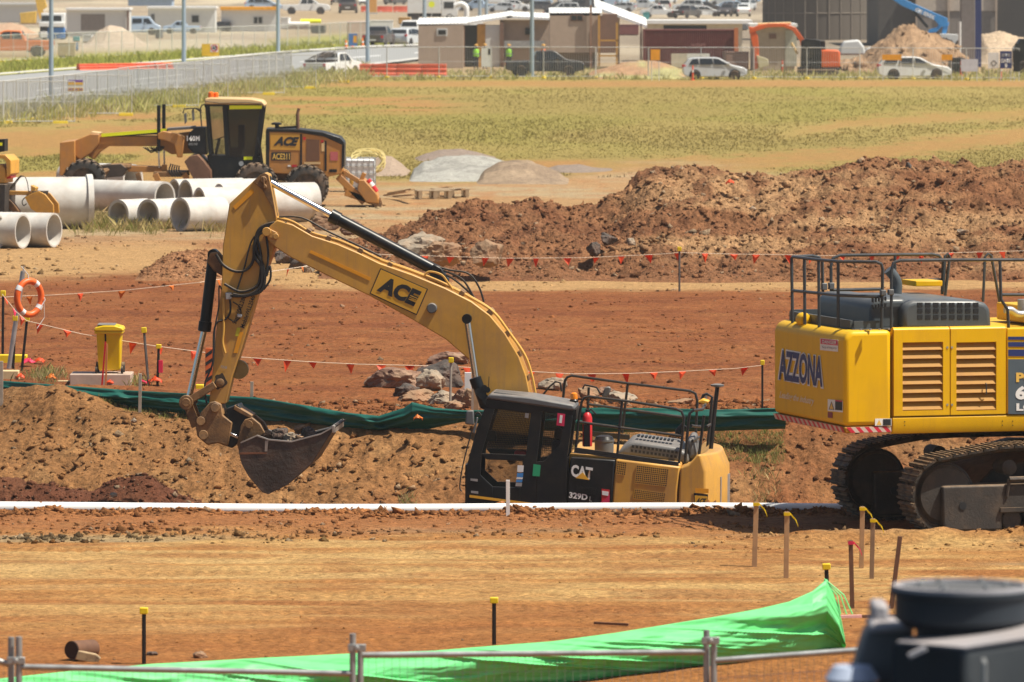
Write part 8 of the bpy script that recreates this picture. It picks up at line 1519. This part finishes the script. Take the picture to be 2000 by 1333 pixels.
worker('worker in a lime vest at the dark doorway', 930, 137, M_VG); worker('worker in an orange vest beside the notice cabinet', 947, 136, M_VO, R(40)); worker('worker in a lime vest behind the black pickup', 994, 137, M_VG, R(-20)); worker('worker in an orange vest under the awning by the tall shed', 1061, 137, M_VO, R(90))
# ================================================================= FOREGROUND: LIME CLOTH, FENCE, MACHINE
lx = [-120, 0, 120, 300, 500, 700, 850, 960, 1080, 1200, 1300, 1400, 1480, 1540, 1585, 1604, 1612, 1622, 1636, 1648]
lt = [1330, 1322, 1309, 1293, 1282, 1272, 1267, 1258, 1249, 1233, 1217, 1201, 1186, 1172, 1152, 1136, 1130, 1150, 1180, 1240]
lbm = [1450, 1440, 1428, 1412, 1396, 1376, 1360, 1348, 1335, 1320, 1308, 1298, 1288, 1280, 1274, 1272, 1271, 1270, 1269, 1267]
curtain('lime_silt_fence', 'bright lime green cloth barrier along the front, bunched at its right end', M_LIME, lx, lt, lbm, 1100, 60, lean=.7, fold=.13, seed=701, ff=(.5, 2.2), rake=2.6, crease=.4)
q = at(1614, 1134, gY(1271)); mb = MB()
for k in range(9): mb.tube([q+Vector((rng.uniform(-.03, .03), -.05, rng.uniform(-.02, .03))), q+Vector((-.12+.04*k, -.12, -.16)), q+Vector((-.26+.07*k, -.18, -.38))], .008, 4)
mb.build('frayed_end', M_LIME, bpy.data.objects['lime_silt_fence'])
M_FF = mat('front_fence_galv', (.42, .43, .42), .45, metal=.55, var=.25, scale=6, dirt=(.3, .25, .2), dirt_amt=.3)
YFN = 55.5
def fpanel(label, xl, xr, yl, yr, ytop_l, ytop_r, Y, skip_left=False):
    A = at(xl, yl, Y); B = at(xr, yr, Y); o = thing('wire_fence', label, 'fence', (A.x, A.y, gh(A.x, Y))); O = o.location.copy(); a = A-O; b = B-O; tl = at(xl, ytop_l, Y)-O; tr_ = at(xr, ytop_r, Y)-O
    mb = MB(); mb.tube([(a.x, 0, .08), (tl.x, 0, tl.z)], .028, 10); mb.tube([(b.x, 0, .08), (tr_.x, 0, tr_.z)], .028, 10); mb.tube([a, b], .026, 10); mb.tube([(a.x, 0, .2), (b.x, 0, .2)], .02, 8); mb.build('frame', M_FF, o, smooth=True)
    mb = MB(); n = 44
    for k in range(1, n): t = k/n; p0 = a.lerp(b, t); mb.tube([(p0.x, 0, .2), (p0.x, 0, p0.z)], .0018, 3, cap=False)
    for k in range(1, 14): mb.tube([(a.x, 0, a.z-.15*k), (b.x, 0, b.z-.15*k)], .0018, 3, cap=False)
    mb.build('wire_infill', M_FF, o, recalc=False); mb = MB(); mb.prism([(-.11, 0), (.11, 0), (.09, .14), (-.09, .14)], -.3, .3); mb.build('foot', M_FOOT, o, .01); return o
fpanel('front wire fence panel cut by the left frame edge', -640, 22, 1090, 1299, 1060, 1245, YFN); fpanel('front wire fence panel at lower left', 37, 689, 1303, 1316, 1244, 1238, YFN-.06); fpanel('front wire fence panel in the middle', 704, 1380, 1280, 1274, 1260, 1231, YFN+.02); fpanel('front wire fence panel at lower right', 1394, 2010, 1291, 1246, 1252, 1230, YFN-.04)
def clamp(label, px, py):
    p = at(px, py, YFN-.1); mb = MB(); mb.box(-.075, .075, 0, .03, -.03, .03); mb.cyl((0, -.02, 0), (0, .03, 0), .022, n=8); o = mb.build('fence_clamp', M_FF, None, .005); o.location = p; return tag(o, label, 'clamp')
clamp('steel clamp joining the left front fence panels', 31, 1291); clamp('steel clamp joining the middle front fence panels', 697, 1266); clamp('steel clamp joining the right front fence panels', 1388, 1252)
# machine out of focus at the lower right corner
YM = 31.0; fm = Fr((at(1880, 1333, YM).x, YM, gh(2.3, YM)), R(0)); mc = thing('site_machine', 'out of focus grey machine hood with a round black cap, lower right', 'machine', fm.o)
M_MG = mat('machine_grey', (.38, .38, .41), .45, var=.15, dust=.25); M_MN = mat('machine_navy', (.016, .024, .034), .5, var=.15); M_MB = mat('machine_slate', (.11, .12, .125), .5, var=.2, dust=.2)
mp = lambda pts, y0, y1, nm, m, b=.02, yt=None: MB().prism(fm.xz(pts, y0 if yt is None else yt), y0, y1).build(nm, m, mc, b)
c = fm.p(1880, 1178, .25); mb = MB(); mb.lathe([(.27, -.11), (.32, -.07), (.32, .035), (.338, .045), (.338, .066), (.30, .075), (.26, .06)], (c.x, .25, c.z), n=40); mb.build('cap', M_MN, mc, smooth=True); mb = MB(); mb.lathe([(.275, .055), (.275, .075), (.02, .085)], (c.x, .25, c.z), n=40); mb.build('cap_top', mat('cap_grey', (.10, .10, .10), .6), mc, smooth=True); mb = MB(); mb.cyl((c.x, .25, c.z-.30), (c.x, .25, c.z-.10), .22, n=32); mb.build('neck', M_MN, mc, smooth=True)
mb = MB(); a1, b1, c1, d1 = fm.p(1790, 1245, .35), fm.p(2200, 1180, .55), fm.p(2200, 1222, -.30), fm.p(1884, 1270, -.30); e1 = fm.p(1752, 1258, -.05)
top = [e1, a1, b1, c1, d1]; low = [Vector((q.x-.03, q.y, .3)) for q in top]; n = 5
M_hood = MB(); M_hood.add([q for q in top]+low, [(0, 1, 2, 3, 4), tuple(range(9, 4, -1))]+[(i, n+i, n+(i+1) % n, (i+1) % n) for i in range(n)]); M_hood.build('hood', M_MB, mc, .03)
mb = MB(); off = Vector((0, 0, .012)); mb.add([q+off for q in top]+[q+off*.2 for q in top], [(0, 1, 2, 3, 4), (9, 8, 7, 6, 5)]+[(i, n+i, n+(i+1) % n, (i+1) % n) for i in range(n)]); mb.build('hood_top', M_MG, mc)
fr_ = [e1, d1]; mb = MB(); k_ = Vector((-.02, -.012, 0)); mb.add([e1+k_, d1+k_, Vector((d1.x-.03, d1.y, .3))+k_, Vector((e1.x-.10, e1.y, .3))+k_], [(0, 1, 2, 3)]); mb.build('hood_front', M_MN, mc, recalc=False)
mp([(1704, 1224), (1784, 1224), (1784, 1240), (1770, 1340), (1660, 1340), (1690, 1240)], .45, .75, 'side_cover', M_MB); mp([(1702, 1218), (1786, 1222), (1786, 1236), (1698, 1236)], .42, .80, 'cover_top', M_MG); mp([(1704, 1180), (1736, 1182), (1736, 1220), (1704, 1220)], .60, .9, 'bracket', M_MG)
mp([(1772, 1280), (1806, 1262), (1812, 1272), (1778, 1288)], -.30, -.25, 'hinge', M_MG, .005)
mb = MB(); mb.lathe([(.09, -.06), (.13, 0), (.09, .06)], fm.p(1664, 1326, .3), n=24); mb.build('lamp', mat('lamp_pale', (.45, .52, .66), .4), mc, smooth=True)
for k in range(5):
    z = 2.4+k*.07; q = fm.p(1900, 1300, -.31); MB().box(q.x+.18, q.x+.62, -.335, -.315, z, z+.035).build('vent_slot', M_TXTB, mc)
mb = MB(); q = fm.p(1900, 1290, -.32); mb.tube([(q.x+.05, -.32, q.z), (q.x+.05, -.37, q.z-.01), (q.x+.05, -.37, q.z-.14), (q.x+.05, -.32, q.z-.15)], .012, 8); mb.build('latch', M_STEEL, mc, smooth=True)
mb = MB(); mb.ring((c.x, .25, c.z+.066), (c.x, .25, c.z+.085), .33, .295, 40); mb.build('cap_rim', M_MG, mc, smooth=True)
for k in range(6): a_ = k*math.pi/3; MB().cyl((c.x+.2*math.cos(a_), .25+.2*math.sin(a_), c.z+.08), (c.x+.2*math.cos(a_), .25+.2*math.sin(a_), c.z+.10), .015, n=8).build('cap_bolt', M_STEEL, mc)
mb = MB(); mb.box(-.65, 1.4, -.45, .9, .35, 2.0); mb.build('chassis', M_MB, mc, .04)
for x in (-.3, 1.0): wheel(mc, (x, -.5, .45), .45, .35); wheel(mc, (x, .9, .45), .45, .35)
for o in list(bpy.data.objects):
    if o.type == 'MESH' and o.name.split('.')[0] in ('line_clamp', 'cab_crossbar', 'coupler_pin', 'cylinder_eye', 'door_lock', 'bolt', 'rail_clamp', 'work_light', 'tipping_link', 'ripper_arm', 'bucket_link', 'pivot_plate', 'hood_slot', 'roof_slat', 'kick_plate', 'drawbar_arm', 'mirror_arm', 'beacon', 'scrape_mark', 'track_roller', 'worn_rim', 'leg', 'mirror_bracket', 'mirror'): split_islands(o)
# ================================================================= HAZE
hz_b = MB(); hz_b.box(-260, 260, -6, 1420, -4.2, 16.5); HZ = bpy.data.materials.new('haze_air'); HZ.use_nodes = True; t = HZ.node_tree; t.nodes.clear()
pv = t.nodes.new('ShaderNodeVolumePrincipled'); pv.inputs['Color'].default_value = (.97, .97, .96, 1); pv.inputs['Density'].default_value = 0.00013; pv.inputs['Anisotropy'].default_value = 0.1
ou = t.nodes.new('ShaderNodeOutputMaterial'); t.links.new(pv.outputs[0], ou.inputs['Volume']); hzo = hz_b.build('haze', HZ); hzo['kind'] = 'stuff'; tag(hzo, 'thin pale air over the whole site', 'haze')
